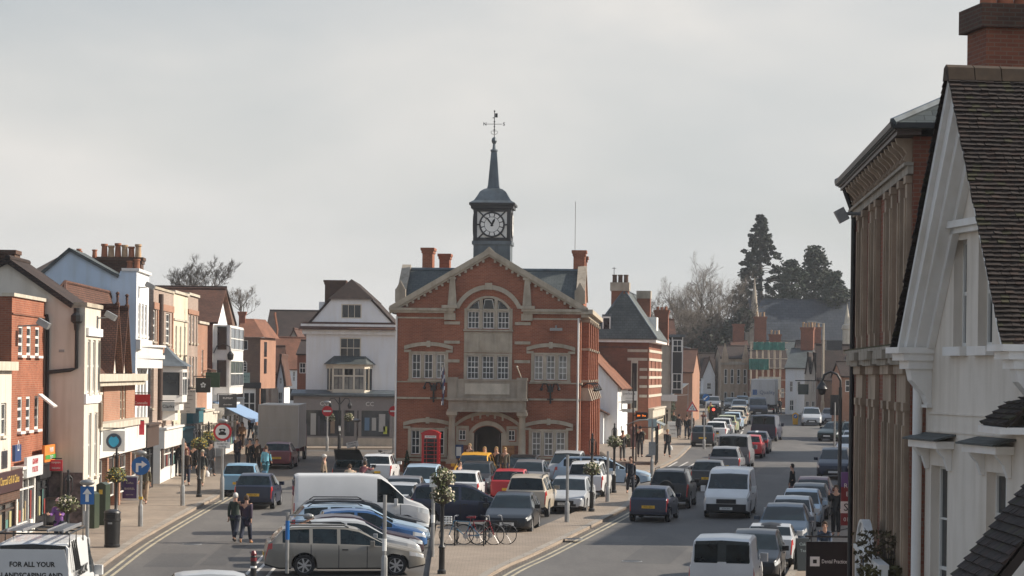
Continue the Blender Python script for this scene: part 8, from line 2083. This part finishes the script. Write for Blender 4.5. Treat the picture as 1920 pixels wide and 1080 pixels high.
for px, py, c, lb in ((510, 792, BLACK, 'leftmost of three distant walkers by the white cottages'), (521, 794, BROWN, 'middle one of three distant walkers by the white cottages'), (532, 796, NAVY, 'rightmost of three distant walkers by the white cottages'), (540, 800, (.10, .03, .03), 'shopper in a dark red coat beside the corner of the grey shop')):
 person(px, py, rnd.choice((0, 180)), lb, rnd.choice(('walk', 'walk2')), c, BLACK, 'dark', True)
person(607, 924, 100, 'old man in a tan coat and pale cap behind the long white van', 'stand', (.26, .20, .14), BROWN, 'white', dz=0, hat=(.55, .52, .48))
person(652, 938, 5, 'person in a tan coat bending into the open car boot', 'bend', (.30, .24, .17), BROWN, 'brown', dz=0)
person(676, 930, 20, 'person in a dark red top bending beside the open car boot', 'bend', (.09, .02, .03), BLACK, 'brown', dz=0)
person(880, 897, 200, 'fair haired person by the yellow car in front of the hall', 'stand', (.08, .06, .05), NAVY, 'blond')
person(908, 905, 185, 'long haired young woman in a dark grey jacket, left of three by the hall door', 'stand', (.03, .035, .035), DENIM, 'blond', long=True)
person(930, 905, 180, 'young woman with long fair hair in black, middle of three by the hall door', 'stand', BLACK, DENIM, 'blond', long=True)
person(946, 906, 170, 'young woman in an olive coat with an orange bag, right by the hall door', 'stand', (.10, .085, .06), DENIM, 'blond', True, True, bag=('R', (.60, .10, .03), 'bright orange bag held by the woman in the olive coat'))
person(861, 938, 120, 'dark haired person getting out of a car in the market place', 'stand', NAVY, BLACK, 'dark', dz=0)
person(1182, 928, 178, 'man in a dark suit and pale tie walking towards us on the island', 'walk', (.014, .016, .024), (.014, .016, .024), 'brown', s=1.03)
person(1167, 864, 150, 'man in a black jacket and grey trousers behind the silver blue estate', 'stand', BLACK, (.13, .14, .14), 'dark', s=1.02)
person(1200, 857, 10, 'tall man in black standing left of the bus shelter', 'stand', BLACK, (.04, .04, .045), 'dark', s=1.08)
person(1251, 857, 175, 'woman in a dark top carrying a white bag, right of the bus shelter', 'walk', BLACK, (.02, .025, .03), 'blond', bag=('L', (.55, .54, .52), 'small white bag carried past the bus shelter'))
person(1273, 822, 10, 'man in a dark jacket walking away by the white pavement board', 'walk', (.03, .026, .03), (.05, .05, .06), 'dark', s=1.05)
person(1288, 823, 5, 'tall person in black walking away beside the warning triangle post', 'walk2', BLACK, NAVY, 'brown', s=1.05)
person(1296, 820, 180, 'person in a brown coat behind the warning triangle post', 'stand', BROWN, BLACK, 'dark', True)
person(1263, 812, 185, 'distant walker in a dark green coat by the flower stall', 'walk', GREEN, BLACK, 'dark', True)
person(1320, 808, 190, 'person in dark red crouching over the kerb by the traffic light', 'bend', (.12, .03, .035), BLACK, 'dark')
person(1332, 790, 180, 'distant person in a yellow safety vest behind the traffic light', 'stand', (.50, .55, .06), BLACK, 'dark')
person(1485, 944, 290, 'dark haired person in black standing between the parked cars on the right', 'stand', BLACK, BLACK, 'dark', dz=0)
person(1567, 1005, 200, 'man in a black suit holding a phone to his ear on the right pavement', 'phone', BLACK, BLACK, 'brown', s=1.05)
person(1546, 1052, 190, 'man in a navy jacket sitting on the right pavement before the black sign', 'sit', (.03, .045, .075), BLACK, 'brown')
for px, py, c, lb in ((1313, 752, BLACK, 'tiny walker at the far bend, left'), (1462, 777, BLACK, 'tiny walker beside the distant box lorry'), (1395, 758, NAVY, 'tiny walker crossing at the far end of the road')):
 person(px, py, 180, lb, 'walk', c, BLACK, 'dark', dz=0)
person(1187, 842, 200, 'person in a patterned pale red coat among the flower tubs by the inn', 'stand', (.24, .12, .11), (.20, .10, .09), 'brown', True)
# ------------------------------------------------------------------ street furniture
def basket(parent, z, r=.36, seed=0, flowers='petal', x=0, y=0):
 rr = random.Random(seed)
 b = MB().lathe([(.08, -.30), (.24, -.22), (r*.86, -.05), (r*.9, 0)], (x, y, z), 12).build('basket', M['wicker'], parent, smooth=50)
 f = MB(); p = MB()
 for k in range(330):
  a = rr.random()*6.283; q = r*1.12*rr.random()**.6; zz = z+.02+.26*(1-(q/r)**2*.6)*rr.random()-(.28*rr.random() if q > r*.85 else 0)
  c = Vector((x+q*math.cos(a), y+q*math.sin(a), zz)); u = Vector((rr.uniform(-1, 1), rr.uniform(-1, 1), rr.uniform(-1, 1))).normalized()*.045; w = u.orthogonal().normalized()*.03
  (p if rr.random() < .24 else f).face([c-u, c+w, c+u, c-w])
 f.build('foliage', M['leaf'], b); p.build('flowers', M[flowers], b)
def basket_lamp(px, py, pyt, label, zb=(.55,), flowers='petal', arms=False):
 P = G(px, py, .11); k = F/P.y; h = (AT(px, pyt, P.y).z-P.z)
 r = empty('basket_post', P, 0, label, 'lamp post', 'black cast iron posts with flower baskets')
 m = MB().lathe([(.13, 0), (.13, .1), (.09, .14), (.085, .75), (.11, .80), (.06, .88), (.055, h*.62), (.08, h*.64), (.05, h*.66), (.045, h*.86), (.08, h*.88), (.05, h*.90), (.03, h*.97), (.045, h*.985), (.012, h)], n=12)
 for a in range(4):
  c, s = math.cos(a*1.5708+.4), math.sin(a*1.5708+.4)
  m.tube([(c*.05, s*.05, h*.72), (c*.13, s*.13, h*.76), (c*.13, s*.13, h*.90), (c*.05, s*.05, h*.93)], .02, 5)
 m.build('post', M['iron'], r, smooth=35)
 for i, q in enumerate(zb): basket(r, h*q, .34, int(px)+i, flowers)
 return r
basket_lamp(828, 1076, 874, 'black basket post nearest the bicycles, with two tiers of flowers', (.74, .90))
basket_lamp(1109, 959, 812, 'black basket post before the right corner of the hall')
basket_lamp(1151, 924, 793, 'black basket post furthest out on the island by the man in the suit', (.74,))
basket_lamp(126, 1050, 880, 'black basket post behind the work van, by the kiosk', (.62,))
basket_lamp(217, 1000, 838, 'black basket post behind the black litter bin', (.68,), 'petal_y')
basket_lamp(373, 932, 795, 'black basket post with yellow flowers beside the light blue car', (.74,), 'petal_y')
basket_lamp(390, 892, 790, 'black basket post behind the round no vehicles sign, yellowish flowers', (.72,), 'petal_y')
def post_sign(px, py, pyt, label, cat='sign post', r_=.055, group=None, base=True, lamp=False, dz=.11, name='sign_post', head=0):
 P = G(px, py, dz); h = AT(px, pyt, P.y).z-P.z
 r = empty(name, P, R(head), label, cat, group)
 m = MB().tube([(0, 0, 0), (0, 0, h)], r_, 8)
 if base: m.lathe([(r_*1.7, 0), (r_*1.7, h*.28), (r_*1.1, h*.31)], n=8)
 m.build('post', M['steel'], r, smooth=40)
 if lamp: MB().ball((0, -.12, h+.06), .24, .14, .10, 10, 6).tube([(0, 0, h), (0, -.1, h+.04)], .03, 6).build('lamp', M['steel'], r, smooth=60)
 return r, h
def disc(r, z, rad, mat, name='disc', y=-.075, n=24, th=.02):
 return MB().lathe([(rad, y-th), (rad, y)], (0, 0, z), n, 'y').build(name, mat, r)
blue = paint('sign_blue', (.015, .12, .36)); red_s = paint('sign_red_face', (.50, .02, .03))
r, h = post_sign(263, 987, 852, 'blue round sign with a white arrow turning right on a grey post', lamp=True)
disc(r, h-.42, .34, blue); m = MB(); m.box(-.17, -.08, -.112, -.0955, h-.65, h-.32); m.box(-.08, .04, -.112, -.0955, h-.41, h-.32); m.prism([(.04, h-.50), (.24, h-.365), (.04, h-.23)], -.112, -.0955); m.build('arrow', M['ink_white'], r)
MB().box(-.07, .07, -.07, .07, 1.0, 1.1).build('sticker', M['petal_y'], r)
r, h = post_sign(163, 1052, 908, 'blue rectangular one way sign with a white up arrow on a grey post', lamp=True)
MB().box(-.21, .21, -.09, -.07, h-.62, h-.06).build('plate', blue, r); m = MB(); m.box(-.05, .05, -.106, -.0905, h-.54, h-.28); m.prism([(-.14, h-.30), (0, h-.12), (.14, h-.30)], -.106, -.0905); m.build('arrow', M['ink_white'], r)
for px, py, pt, lb in ((613, 846, 770, 'red and white no entry sign in front of the grey shop window'), (738, 850, 770, 'red no entry sign half hidden at the left edge of the hall')):
 r, h = post_sign(px, py, pt-14, lb, lamp=px < 700, group='no entry signs'); z = h-.5; disc(r, z, .33, red_s); MB().box(-.25, .25, -.112, -.0955, z-.05, z+.05).build('bar', M['ink_white'], r)
r, h = post_sign(416, 938, 792, 'round white and red sign with black vehicle symbols above a small white plate', lamp=True)
disc(r, h-.40, .40, red_s); disc(r, h-.40, .30, M['ink_white'], 'face', -.0955)
m = MB(); m.box(-.16, .16, -.132, -.116, h-.54, h-.44); m.box(-.1, .1, -.132, -.116, h-.44, h-.38); m.box(-.12, .12, -.132, -.116, h-.32, h-.27); m.lathe([(.05, -.132), (.05, -.116)], (-.09, 0, h-.32), 10, 'y'); m.lathe([(.05, -.132), (.05, -.116)], (.09, 0, h-.32), 10, 'y'); m.build('symbol', M['ink'], r)
o = MB().box(-.34, .34, -.09, -.07, h-1.12, h-.84).build('plate', M['ink_white'], r); text('Except for', .11, M['ink'], o, (0, -.095, h-.92)); text('loading', .11, M['ink'], o, (0, -.095, h-1.04))
r, h = post_sign(668, 868, 790, 'grey post with a crooked white plate and a lamp in the cobbled yard', lamp=True, dz=0)
q = empty('plate', (0, 0, 0)); q.parent = r; q.rotation_euler = (0, R(-12), 0)
o = MB().box(-.35, .35, -.09, -.07, -.16, .16).build('face', M['ink_white'], q); o.location = (0, 0, 1.1); text('Except for', .12, M['ink'], o, (0, -.095, .07)); text('loading', .12, M['ink'], o, (0, -.095, -.07))
for px, py, pt, lb in ((342, 948, 822, 'plain grey post on the left pavement among walkers'), (1063, 979, 853, 'plain grey post on the island before the silver saloon'), (1139, 941, 846, 'plain grey post by the nose of the silver blue estate'), (1320, 842, 782, 'plain grey post by the dark far hatchback')):
 post_sign(px, py, pt, lb, 'post', group='plain grey posts')
r, h = post_sign(720, 1092, 928, 'grey post with a white band standing in front of the bronze estate', 'post'); MB().lathe([(.062, h*.36), (.062, h*.5)], n=8).build('band', M['ink_white'], r)
r, h = post_sign(538, 1075, 960, 'grey post with a blue sleeve and a side arm behind the bronze estate', 'post', base=False); MB().lathe([(.062, h*.55), (.062, h*.86)], n=8).build('sleeve', blue, r); MB().tube([(0, 0, h*.95), (.55, -.05, h*.95)], .025, 5).ball((.62, -.05, h*.94), .16, .09, .08).build('arm', M['steel'], r)
r, h = post_sign(811, 1044, 892, 'grey post with a small white notice left of the bicycle post', 'post', base=False); MB().box(-.12, .12, -.08, -.06, h-.36, h-.02).build('notice', M['plate_w'], r); MB().lathe([(.062, h*.42), (.062, h*.52)], n=8).build('band', M['ink_white'], r)
r, h = post_sign(1297, 834, 752, 'red triangular roundabout warning sign on a post, far left kerb')
m = MB(); m.prism([(-.42, h-.72), (.42, h-.72), (0, h)], -.09, -.07); m.build('triangle', red_s, r); m = MB(); m.prism([(-.29, h-.65), (.29, h-.65), (0, h-.16)], -.1, -.0905); o = m.build('face', M['ink_white'], r)
m = MB()
for k in range(3): a = R(90+120*k); m.cbox((math.cos(a)*.09, -.108, h-.49+math.sin(a)*.09), .14, .012, .04, 0, -a+R(60))
m.build('symbol', M['ink'], o)
r, h = post_sign(1323, 800, 738, 'small blue round keep left arrow sign by the far bend', dz=0); disc(r, h-.35, .32, blue); m = MB(); m.cbox((0, -.105, h-.35), .36, .012, .08, 0, R(-40)); m.prism([(-.21, h-.55), (-.19, h-.37), (-.03, h-.53)], -.112, -.0955); m.build('arrow', M['ink_white'], r)
# traffic lights
def signal(px, py, pyt, label, lit=True, head=0, extra=False):
 P = G(px, py, .11); h = AT(px, pyt, P.y).z-P.z
 r = empty('traffic_light', P, R(head), label, 'traffic light', 'traffic lights at the crossing')
 MB().tube([(0, 0, 0), (0, 0, h-.4)], .055, 8).build('post', M['steel'], r)
 MB().box(-.28, .28, -.03, .0, h-1.15, h+.05).build('backing_board', M['black'], r); MB().box(-.17, .17, -.22, -.031, h-1.05, h-.02).build('housing', M['black'], r)
 for k, c in enumerate(('lamp_red', 'lamp_amber', 'lamp_green')):
  mt = emit('lamp_red', (1, .06, .04), 3.0) if (lit and k == 0) else paint('lens_dark_%d' % k, ((.05, .01, .01), (.06, .035, .01), (.01, .05, .025))[k])
  MB().lathe([(.105, -.235), (.11, -.221)], (0, 0, h-.20-.33*k), 14, 'y').build('lens', mt, r)
  v = MB()
  for q in range(7): a, b = R(180*q/7), R(180*(q+1)/7); z0 = h-.20-.33*k; v.face([(math.cos(a)*.12, -.22, z0+math.sin(a)*.12), (math.cos(b)*.12, -.22, z0+math.sin(b)*.12), (math.cos(b)*.12, -.36, z0+math.sin(b)*.12), (math.cos(a)*.12, -.36, z0+math.sin(a)*.12)])
  v.build('hood', M['black'], r)
signal(1337, 812, 763, 'traffic light showing red at the far left kerb'); signal(1346, 806, 766, 'traffic light turned away just behind the red one', False, 170)
signal(1564, 870, 742, 'tall traffic light with a pale board against the brown building', False, 195)
# lamps
def swan(px, py, pyt, side, label, Y=None):
 P = G(px, py, .11); h = AT(px, pyt, P.y).z-P.z; r = empty('street_lamp', P, 0, label, 'street lamp')
 a = .55*side
 m = MB().lathe([(.13, 0), (.12, .9), (.075, 1.0), (.07, h-.6)], n=10); m.build('post', M['iron'], r, smooth=40)
 m = MB().tube([(0, 0, h-.62), (0, 0, h-.35), (a*.25, 0, h-.1), (a*.7, 0, h), (a*1.15, 0, h-.12), (a*1.3, 0, h-.4)], .045, 8); m.build('arm', M['iron'], r, smooth=60)
 MB().lathe([(.05, .18), (.10, .1), (.20, -.05), (.23, -.12), (.17, -.15), (.12, -.32), (.02, -.36)], (a*1.3, 0, h-.55), 12).build('lantern', M['iron'], r, smooth=40)
swan(1573, 985, 697, -1, 'black swan neck street lamp standing on the right pavement')
def tall_lamp(px, pyb, pyt, Y, side, label, w=.14):
 b = AT(px, pyb, Y); h = AT(px, pyt, Y).z-b.z; r = empty('street_lamp', b, 0, label, 'street lamp')
 MB().lathe([(w*1.5, 0), (w*1.4, 1.2), (w, 1.4), (w*.7, h)], n=8).build('post', M['stone'], r); MB().tube([(0, 0, h-.05), (side*.9, 0, h+.12)], .05, 6).cbox((side*1.15, 0, h+.14), .7, .22, .12).build('lantern', M['steel'], r)
tall_lamp(1542, 778, 606, 236, -1, 'tall concrete street lamp standing before the cream gables'); tall_lamp(1293, 765, 652, 300, -1, 'distant street lamp in front of the dark trees', .1)
def twin_lamp():
 P = G(636, 842, .1); h = AT(636, 745, P.y).z-P.z; r = empty('street_lamp', P, 0, 'dark twin armed street lamp with baskets before the grey shopfront', 'street lamp')
 MB().lathe([(.12, 0), (.11, .9), (.06, 1.0), (.055, h)], n=10).build('post', M['iron'], r)
 m = MB()
 for s in (-1, 1): m.tube([(0, 0, h-.5), (s*.35, 0, h-.05), (s*.6, 0, h-.1), (s*.65, 0, h-.3)], .03, 6); m.lathe([(.06, .1), (.15, -.1), (.1, -.3)], (s*.65, 0, h-.42), 8)
 m.build('arms', M['iron'], r)
 for s in (-1, 1): basket(r, h*.62, .28, 5+s, x=s*.6)
 MB().lathe([(.065, h*.35), (.065, h*.45)], n=8).build('band', M['ink_white'], r)
twin_lamp()
wl_ = empty('wall_lantern', f9.at(.1, -.15, f9.z(662)), f9.rz-R(90), 'black swan neck lantern fixed to the white timber bay', 'lantern')
MB().tube([(-.1, 0, 0), (.1, 0, .45), (.5, 0, .55), (.85, 0, .4), (.9, 0, .1)], .035, 6).lathe([(.05, .15), (.2, -.05), (.16, -.35), (.02, -.42)], (.9, 0, -.02), 10).build('bracket', M['iron'], wl_)
# bins, cabinets, kiosk, boards
P = G(210, 1026, .11); r = empty('litter_bin', P, 0, 'black round litter bin with a domed top on the left pavement', 'bin')
MB().lathe([(.26, 0), (.27, .08), (.25, .1), (.27, .85), (.29, .88), (.29, .94), (.27, .95), (.27, 1.12), (.29, 1.14), (.26, 1.2), (.1, 1.26)], n=20).build('drum', M['iron'], r, smooth=30); MB().box(-.14, .14, -.295, -.25, .97, 1.1).build('opening', M['ink'], r); MB().box(-.10, .04, -.292, -.272, .78, .84).build('label', M['steel'], r)
for px, py, w, h, lb in ((193, 984, .36, 1.5, 'taller dark green utility cabinet with a small yellow sticker'), (174, 990, .3, 1.25, 'lower dark green utility cabinet left of the taller one')):
 r = empty('utility_cabinet', G(px, py, .11), R(-8), lb, 'cabinet'); gm = paint('cabinet_green', (.035, .05, .03)); MB().prism([(-w/2, 0), (w/2, 0), (w/2, h), (0, h+.09), (-w/2, h)], -.3, .3).build('case', gm, r); MB().box(-w/2+.03, w/2-.03, -.312, -.3005, .06, h-.04).build('door', gm, r)
 if px > 180: MB().box(-.07, .07, -.318, -.3125, h-.35, h-.18).build('sticker', M['petal_y'], r)
r = empty('phone_kiosk', G(97, 984, .11), R(4), 'grey open phone kiosk with a curved dark frame against the cream end wall', 'phone box')
m = MB(); m.box(-.40, -.33, -.4, .4, 0, 2.1); m.box(.33, .40, -.4, .4, 0, 2.1); m.box(-.33, .33, -.4, .4, 2.02, 2.12); m.box(-.33, .33, -.35, .35, .95, 1.05); m.build('frame', pmat('kiosk_bronze', (.10, .075, .06), .4, .2, 3), r)
MB().box(-.33, .33, .3, .34, .1, 2.0).build('back_panel', M['steel'], r); MB().box(-.328, .328, -.36, -.34, .12, .93).build('lower_glass', M['glass_curtain'], r); MB().box(-.2, .2, .1, .28, 1.15, 1.7).build('telephone', M['stone_pale'], r)
def a_board(px, py, w, h, board, label, lines, ink, head=0):
 r = empty('pavement_board', G(px, py, .11), R(head), label, 'sign', 'boards standing on the pavement')
 m = MB(); m.cbox((0, 0, h/2+.05), w+.08, .04, h+.1, 0, 0, R(-8)); m.cbox((0, .25, h/2+.05), w+.08, .04, h+.1, 0, 0, R(8)); m.build('frame', M['ink_white'], r)
 o = MB().cbox((0, -.026, h/2+.06), w-.02, .02, h-.04, 0, 0, R(-8)).build('panel', board, r)
 for i, (s_, q) in enumerate(lines): text(s_, q, ink, r, (0, -.055-(.0 if True else 0)+(h*(.72-.26*i)-h/2)*.14, .06+h*(.72-.26*i)), rot=(R(82), 0, 0))
a_board(243, 938, .62, .95, paint('board_violet', (.055, .02, .10)), 'purple pavement board in a white frame left of the khaki coated walker', [('Coffee', .12), ('BARREL', .13), ('open today', .07)], M['petal'], 4)
a_board(1262, 820, .75, 1.1, M['ink_white'], 'white pavement board near the bus shelter', [('FLOWERS', .13), ('PLANTS', .13), ('GIFTS', .13)], M['ink'], 4)
a_board(386, 880, .7, 1.1, paint('board_slate', (.07, .07, .075)), 'grey slate pavement board among the walkers on the left', [('MENU', .14), ('lunch', .1)], M['ink_white'], 4)
P = G(475, 1092, 0); r = empty('bollard', P, 0, 'dark bollard with red and white bands at the bottom of the left road', 'bollard')
MB().lathe([(.09, 0), (.09, .75), (.07, .78)], n=12).build('post', M['iron'], r); MB().lathe([(.095, .62), (.095, .72)], n=12).build('red_band', paint('bollard_red', (.17, .02, .025)), r); MB().lathe([(.095, .42), (.095, .48)], n=12).build('white_band', M['ink_white'], r); MB().lathe([(.075, .78), (.085, .84), (.05, .92)], n=12).build('cap', paint('bollard_red', (.17, .02, .025)), r)
for px, py, lb in ((1491, 796, 'yellow keep left bollard in the middle of the far junction'), (1398, 786, 'yellow bollard beside the distant blue truck')):
 r = empty('bollard', G(px, py, 0), 0, lb, 'bollard', 'yellow traffic bollards'); MB().prism([(-.22, 0), (.22, 0), (.26, .95), (.0, 1.1), (-.26, .95)], -.1, .1).build('body', paint('bollard_yellow', (.75, .38, .02)), r); disc(r, .75, .19, blue, 'disc', -.101); m = MB(); m.cbox((0, -.13, .75), .22, .012, .05, 0, R(-45)); m.build('arrow', M['ink_white'], r)
# bus shelter and stop
def shelter():
 a = math.atan2(1.0, 0); A = G(1229, 872, .11); B = G(1246, 862, .11); d = (B-A); d.z = 0; L_ = 4.2; d.normalize(); dr = Vector((math.sin(R(5)), math.cos(R(5)), 0))
 r = empty('bus_shelter', A, math.pi/2-R(5), 'glass bus shelter with a curved roof on the pavement right of the inn', 'bus shelter')
 f = MB(); g = MB()
 for k in range(6): x = L_*k/5; f.box(x-.03, x+.03, -.03, .03, 0, 2.2)
 for z in (.12, 1.1, 2.12): f.box(.03, L_-.03, -.02, .02, z, z+.05)
 for x in (0, L_): f.box(x-.04, x+.04, 1.25, 1.33, 0, 2.25)
 f.box(-.04, .04, .03, 1.25, 2.15, 2.2)
 f.build('frame', M['dark_frame'], r); g.box(.03, L_-.03, -.008, .008, .17, 2.1); g.build('panes', glassmat('shelter_glass', (.30, .33, .31), .1, .6, .3), r)
 m = MB(); n = 8
 for i in range(n):
  t0, t1 = i/n, (i+1)/n; q = lambda t: (-.45+2.2*t, 2.25+.32*math.sin(math.pi*t))
  a_, b_ = q(t0), q(t1)
  m.prism([(a_[0], a_[1]), (b_[0], b_[1]), (b_[0], b_[1]+.05), (a_[0], a_[1]+.05)], -.2, L_+.2, 'x')
 m.build('roof', pmat('shelter_roof', (.20, .23, .22), .3, .2, 2), r); MB().box(.5, L_-.5, .25, .6, .45, .5).build('seat', M['dark_frame'], r)
 P = G(1222, 897, .11); h = AT(1224, 785, P.y).z-P.z; s = empty('bus_stop', P, 0, 'grey bus stop pole with a flag and timetable in front of the shelter', 'bus stop'); MB().tube([(0, 0, 0), (0, 0, h)], .06, 8).lathe([(.09, 0), (.09, .9), (.06, 1)], n=8).build('post', M['steel'], s); MB().box(-.22, .22, -.03, .03, h-.42, h).build('flag', paint('flag_grey', (.35, .42, .42)), s); MB().box(-.18, .18, -.09, -.06, 1.2, 1.9).build('timetable', M['steel'], s)
 P = G(1186, 868, .11); z = AT(1200, 782, P.y).z-P.z; s = empty('display_sign', P, 0, 'dark display with glowing orange text on a pole before the inn', 'sign'); MB().tube([(0, 0, 0), (0, 0, z+2.6)], .05, 6).tube([(0, 0, z+.1), (.5, 0, z+.1)], .03, 5).build('post', M['iron'], s); MB().box(.15, .85, -.1, .1, z-.12, z+.28).build('case', M['black'], s)
 led = emit('led_orange', (1, .22, .02), 1.6)
 for i, tx in enumerate(('280', 'Due')): text(tx, .13, led, s, (.32+.32*i, -.105, z+.08))
shelter()
# flower tubs and hanging greenery near the inn and flower shop
for px, py, lb in ((1178, 838, 'row of flower tubs with pink blooms by the inn wall'), (1196, 828, 'leafy shop plants outside the inn, further along'), (1254, 806, 'tall green plants outside the flower shop')):
 r = empty('flower_tub', G(px, py, .11), 0, lb, 'planter', 'planters by the inn'); MB().lathe([(.3, 0), (.4, .45), (.36, .46)], n=10).build('tub', M['wicker'], r); basket(r, .6, .5, px)
shrub(G(1252, 792, .11), .7, .7, 2.6, 700, 'dense dark green climbing plant by the flower shop door', 'shop_plant', (.03, .05, .02), leaf=.09)
# awnings on the left
def awning(fr, x0, x1, z, out, drop, mat, label):
 r = empty('awning', fr.at(x0, 0, z), fr.rz, label, 'awning'); w = x1-x0
 m = MB(); slab(m, (0, -out, -drop), (w, -out, -drop), (w, -.02, 0), (0, -.02, 0), .03); m.build('canopy', mat, r); MB().box(0, w, -out-.02, -out, -drop-.2, -drop).build('valance', mat, r); MB().tube([(.05, -.02, -.1), (.05, -out+.05, -drop-.03)], .02, 5).tube([(w-.05, -.02, -.1), (w-.05, -out+.05, -drop-.03)], .02, 5).build('frame', M['steel'], r)
awning(f9, .1, W9+1.6, f9.z(752), 2.3, 1.1, paint('awning_sky', (.20, .32, .50)), 'sky blue awning sloping out under the white timber bay')
aw = empty('awning', AT(446, 732, 190), R(-70), 'small teal awning beside the pale green sign', 'awning'); m = MB(); slab(m, (-1, -1.3, -.5), (1, -1.3, -.5), (1, 0, .25), (-1, 0, .25), .03); m.build('canopy', paint('awning_teal', (.03, .36, .28)), aw); MB().tube([(-.9, 0, .2), (-.9, -1.25, -.5)], .02, 5).tube([(.9, 0, .2), (.9, -1.25, -.5)], .02, 5).build('frame', M['iron'], aw)
bracket_sign(f7.at(.6, -.3, f7.z(722)), f7.rz-R(90), .8, .8, paint('sign_dark', (.03, .028, .025)), 'dark square hanging sign with a white flower emblem', [('✿', .4)], drop=.08)
bracket_sign(f8.at(.4, -.3, f8.z(712)), f8.rz-R(90), .8, .85, paint('sign_green', (.03, .07, .035)), 'dark green hanging sign behind the flower emblem sign', [], drop=.08)
bracket_sign(f8.at(W8+2.0, -.4, f8.z(755)), f8.rz-R(90), 1.05, .75, paint('sign_charcoal', (.05, .055, .06)), 'charcoal hanging sign over the light blue awning', [('RUMSEY', .16), ('chocolates', .12)], drop=.06)
# bicycles and their stands
def bike(pos, rz, colour, label, basket_=False, group='bicycles in the market place'):
 r = empty('bicycle', pos, rz, label, 'bicycle', group); Rw = .34
 for x in (-.52, .52):
  n = 24; m = MB()
  for k in range(n):
   a, b = 6.283*k/n, 6.283*(k+1)/n; m.tube([(x+math.cos(a)*Rw, 0, Rw+math.sin(a)*Rw), (x+math.cos(b)*Rw, 0, Rw+math.sin(b)*Rw)], .016, 5, cap=False)
  w = m.build('wheel', M['rubber'], r); s = MB()
  for k in range(12): a = 6.283*k/12; s.tube([(x, 0, Rw), (x+math.cos(a)*Rw*.96, 0, Rw+math.sin(a)*Rw*.96)], .003, 3)
  s.build('spokes', M['alloy'], w)
  g = MB()
  for k in range(8): a, b = R(20+15*k), R(35+15*k); g.face([(x+math.cos(a)*.38, -.03, Rw+math.sin(a)*.38), (x+math.cos(b)*.38, -.03, Rw+math.sin(b)*.38), (x+math.cos(b)*.38, .03, Rw+math.sin(b)*.38), (x+math.cos(a)*.38, .03, Rw+math.sin(a)*.38)])
  g.build('mudguard', M['alloy'], r)
 fm = MB(); bb = (-.05, 0, .30); st = (-.2, 0, .80); hd = (.36, 0, .82); hb = (.40, 0, .66)
 for a, b in ((bb, st), (bb, hb), (st, hd), ((-.52, 0, .34), bb), ((-.52, 0, .34), (-.18, 0, .72)), (hb, (.52, 0, .34)), (hd, hb)): fm.tube([a, b], .017, 6)
 fm.build('frame', paint('bike_'+label.split()[0], colour), r)
 MB().tube([(.36, 0, .82), (.34, 0, .98), (.30, -.26, 1.0), (.22, -.27, 1.0)], .013, 5).tube([(.34, 0, .98), (.30, .26, 1.0), (.22, .27, 1.0)], .013, 5).build('handlebar', M['alloy'], r)
 MB().tube([(-.2, 0, .78), (-.23, 0, .93)], .014, 5).prism([(-.38, .92), (-.1, .93), (-.06, .96), (-.38, 1.0)], -.07, .07).build('saddle', M['black'] if not basket_ else paint('saddle_red', (.22, .02, .03)), r)
 MB().lathe([(.09, -.02), (.09, .02)], (-.05, 0, .30), 12, 'y').box(-.06, -.04, -.1, -.03, .13, .30).box(-.06, -.04, .03, .1, .30, .47).build('crank', M['alloy'], r)
 if basket_:
  m = MB()
  for z in (.72, .80, .88, .96): m.tube([(.44, -.16, z), (.72, -.16, z), (.72, .16, z), (.44, .16, z), (.44, -.16, z)], .008, 4)
  for x in (.44, .53, .62, .72):
   for y in (-.16, .16): m.tube([(x, y, .72), (x, y, .96)], .006, 4)
  m.build('basket', M['ink_white'], r)
g0 = G(880, 1022, .11)
bike(g0+Vector((-.18, 0, 0)), R(176), (.05, .16, .26), 'blue bicycle with a white wire basket leaning at the hoop stands', True)
bike(g0+Vector((.32, .28, 0)), R(-6), (.28, .03, .04), 'red bicycle behind the blue one with the basket')
bike(g0+Vector((.75, .55, 0)), R(-3), (.03, .03, .035), 'black bicycle half hidden at the right of the bicycle stand')
for x, y, lb in ((-.46, -.02, 'left black hoop stand under the bicycles'), (.52, -.05, 'right black hoop stand under the bicycles')):
 r = empty('cycle_stand', g0+Vector((x, y, 0)), R(85), lb, 'bike stand', 'hoop stands under the bicycles'); MB().tube([(-.35, 0, 0), (-.35, 0, .6), (-.28, 0, .74), (-.15, 0, .8), (.15, 0, .8), (.28, 0, .74), (.35, 0, .6), (.35, 0, 0)], .028, 8).build('hoop', M['iron'], r)
bike(G(722, 884, .01), R(60), (.02, .02, .02), 'black bicycle leaning at the left corner of the hall'); bike(G(716, 878, .01), R(70), (.05, .05, .055), 'grey bicycle behind the black one at the hall corner')
# ------------------------------------------------------------------ the thin haze over the far end of the street
def haze():
 m = bpy.data.materials.new('haze_air'); m.use_nodes = True; nt = m.node_tree
 for n in list(nt.nodes): nt.nodes.remove(n)
 o = nt.nodes.new('ShaderNodeOutputMaterial'); v = nt.nodes.new('ShaderNodeVolumePrincipled')
 v.inputs['Color'].default_value = (.86, .90, .96, 1); v.inputs['Density'].default_value = HAZE; v.inputs['Anisotropy'].default_value = .35
 nt.links.new(v.outputs[0], o.inputs['Volume'])
 b = MB().box(-1450, 1450, -55, 1450, -2.5, 46); tag(b.build('haze', m), kind='stuff')
HAZE = .0002
haze()
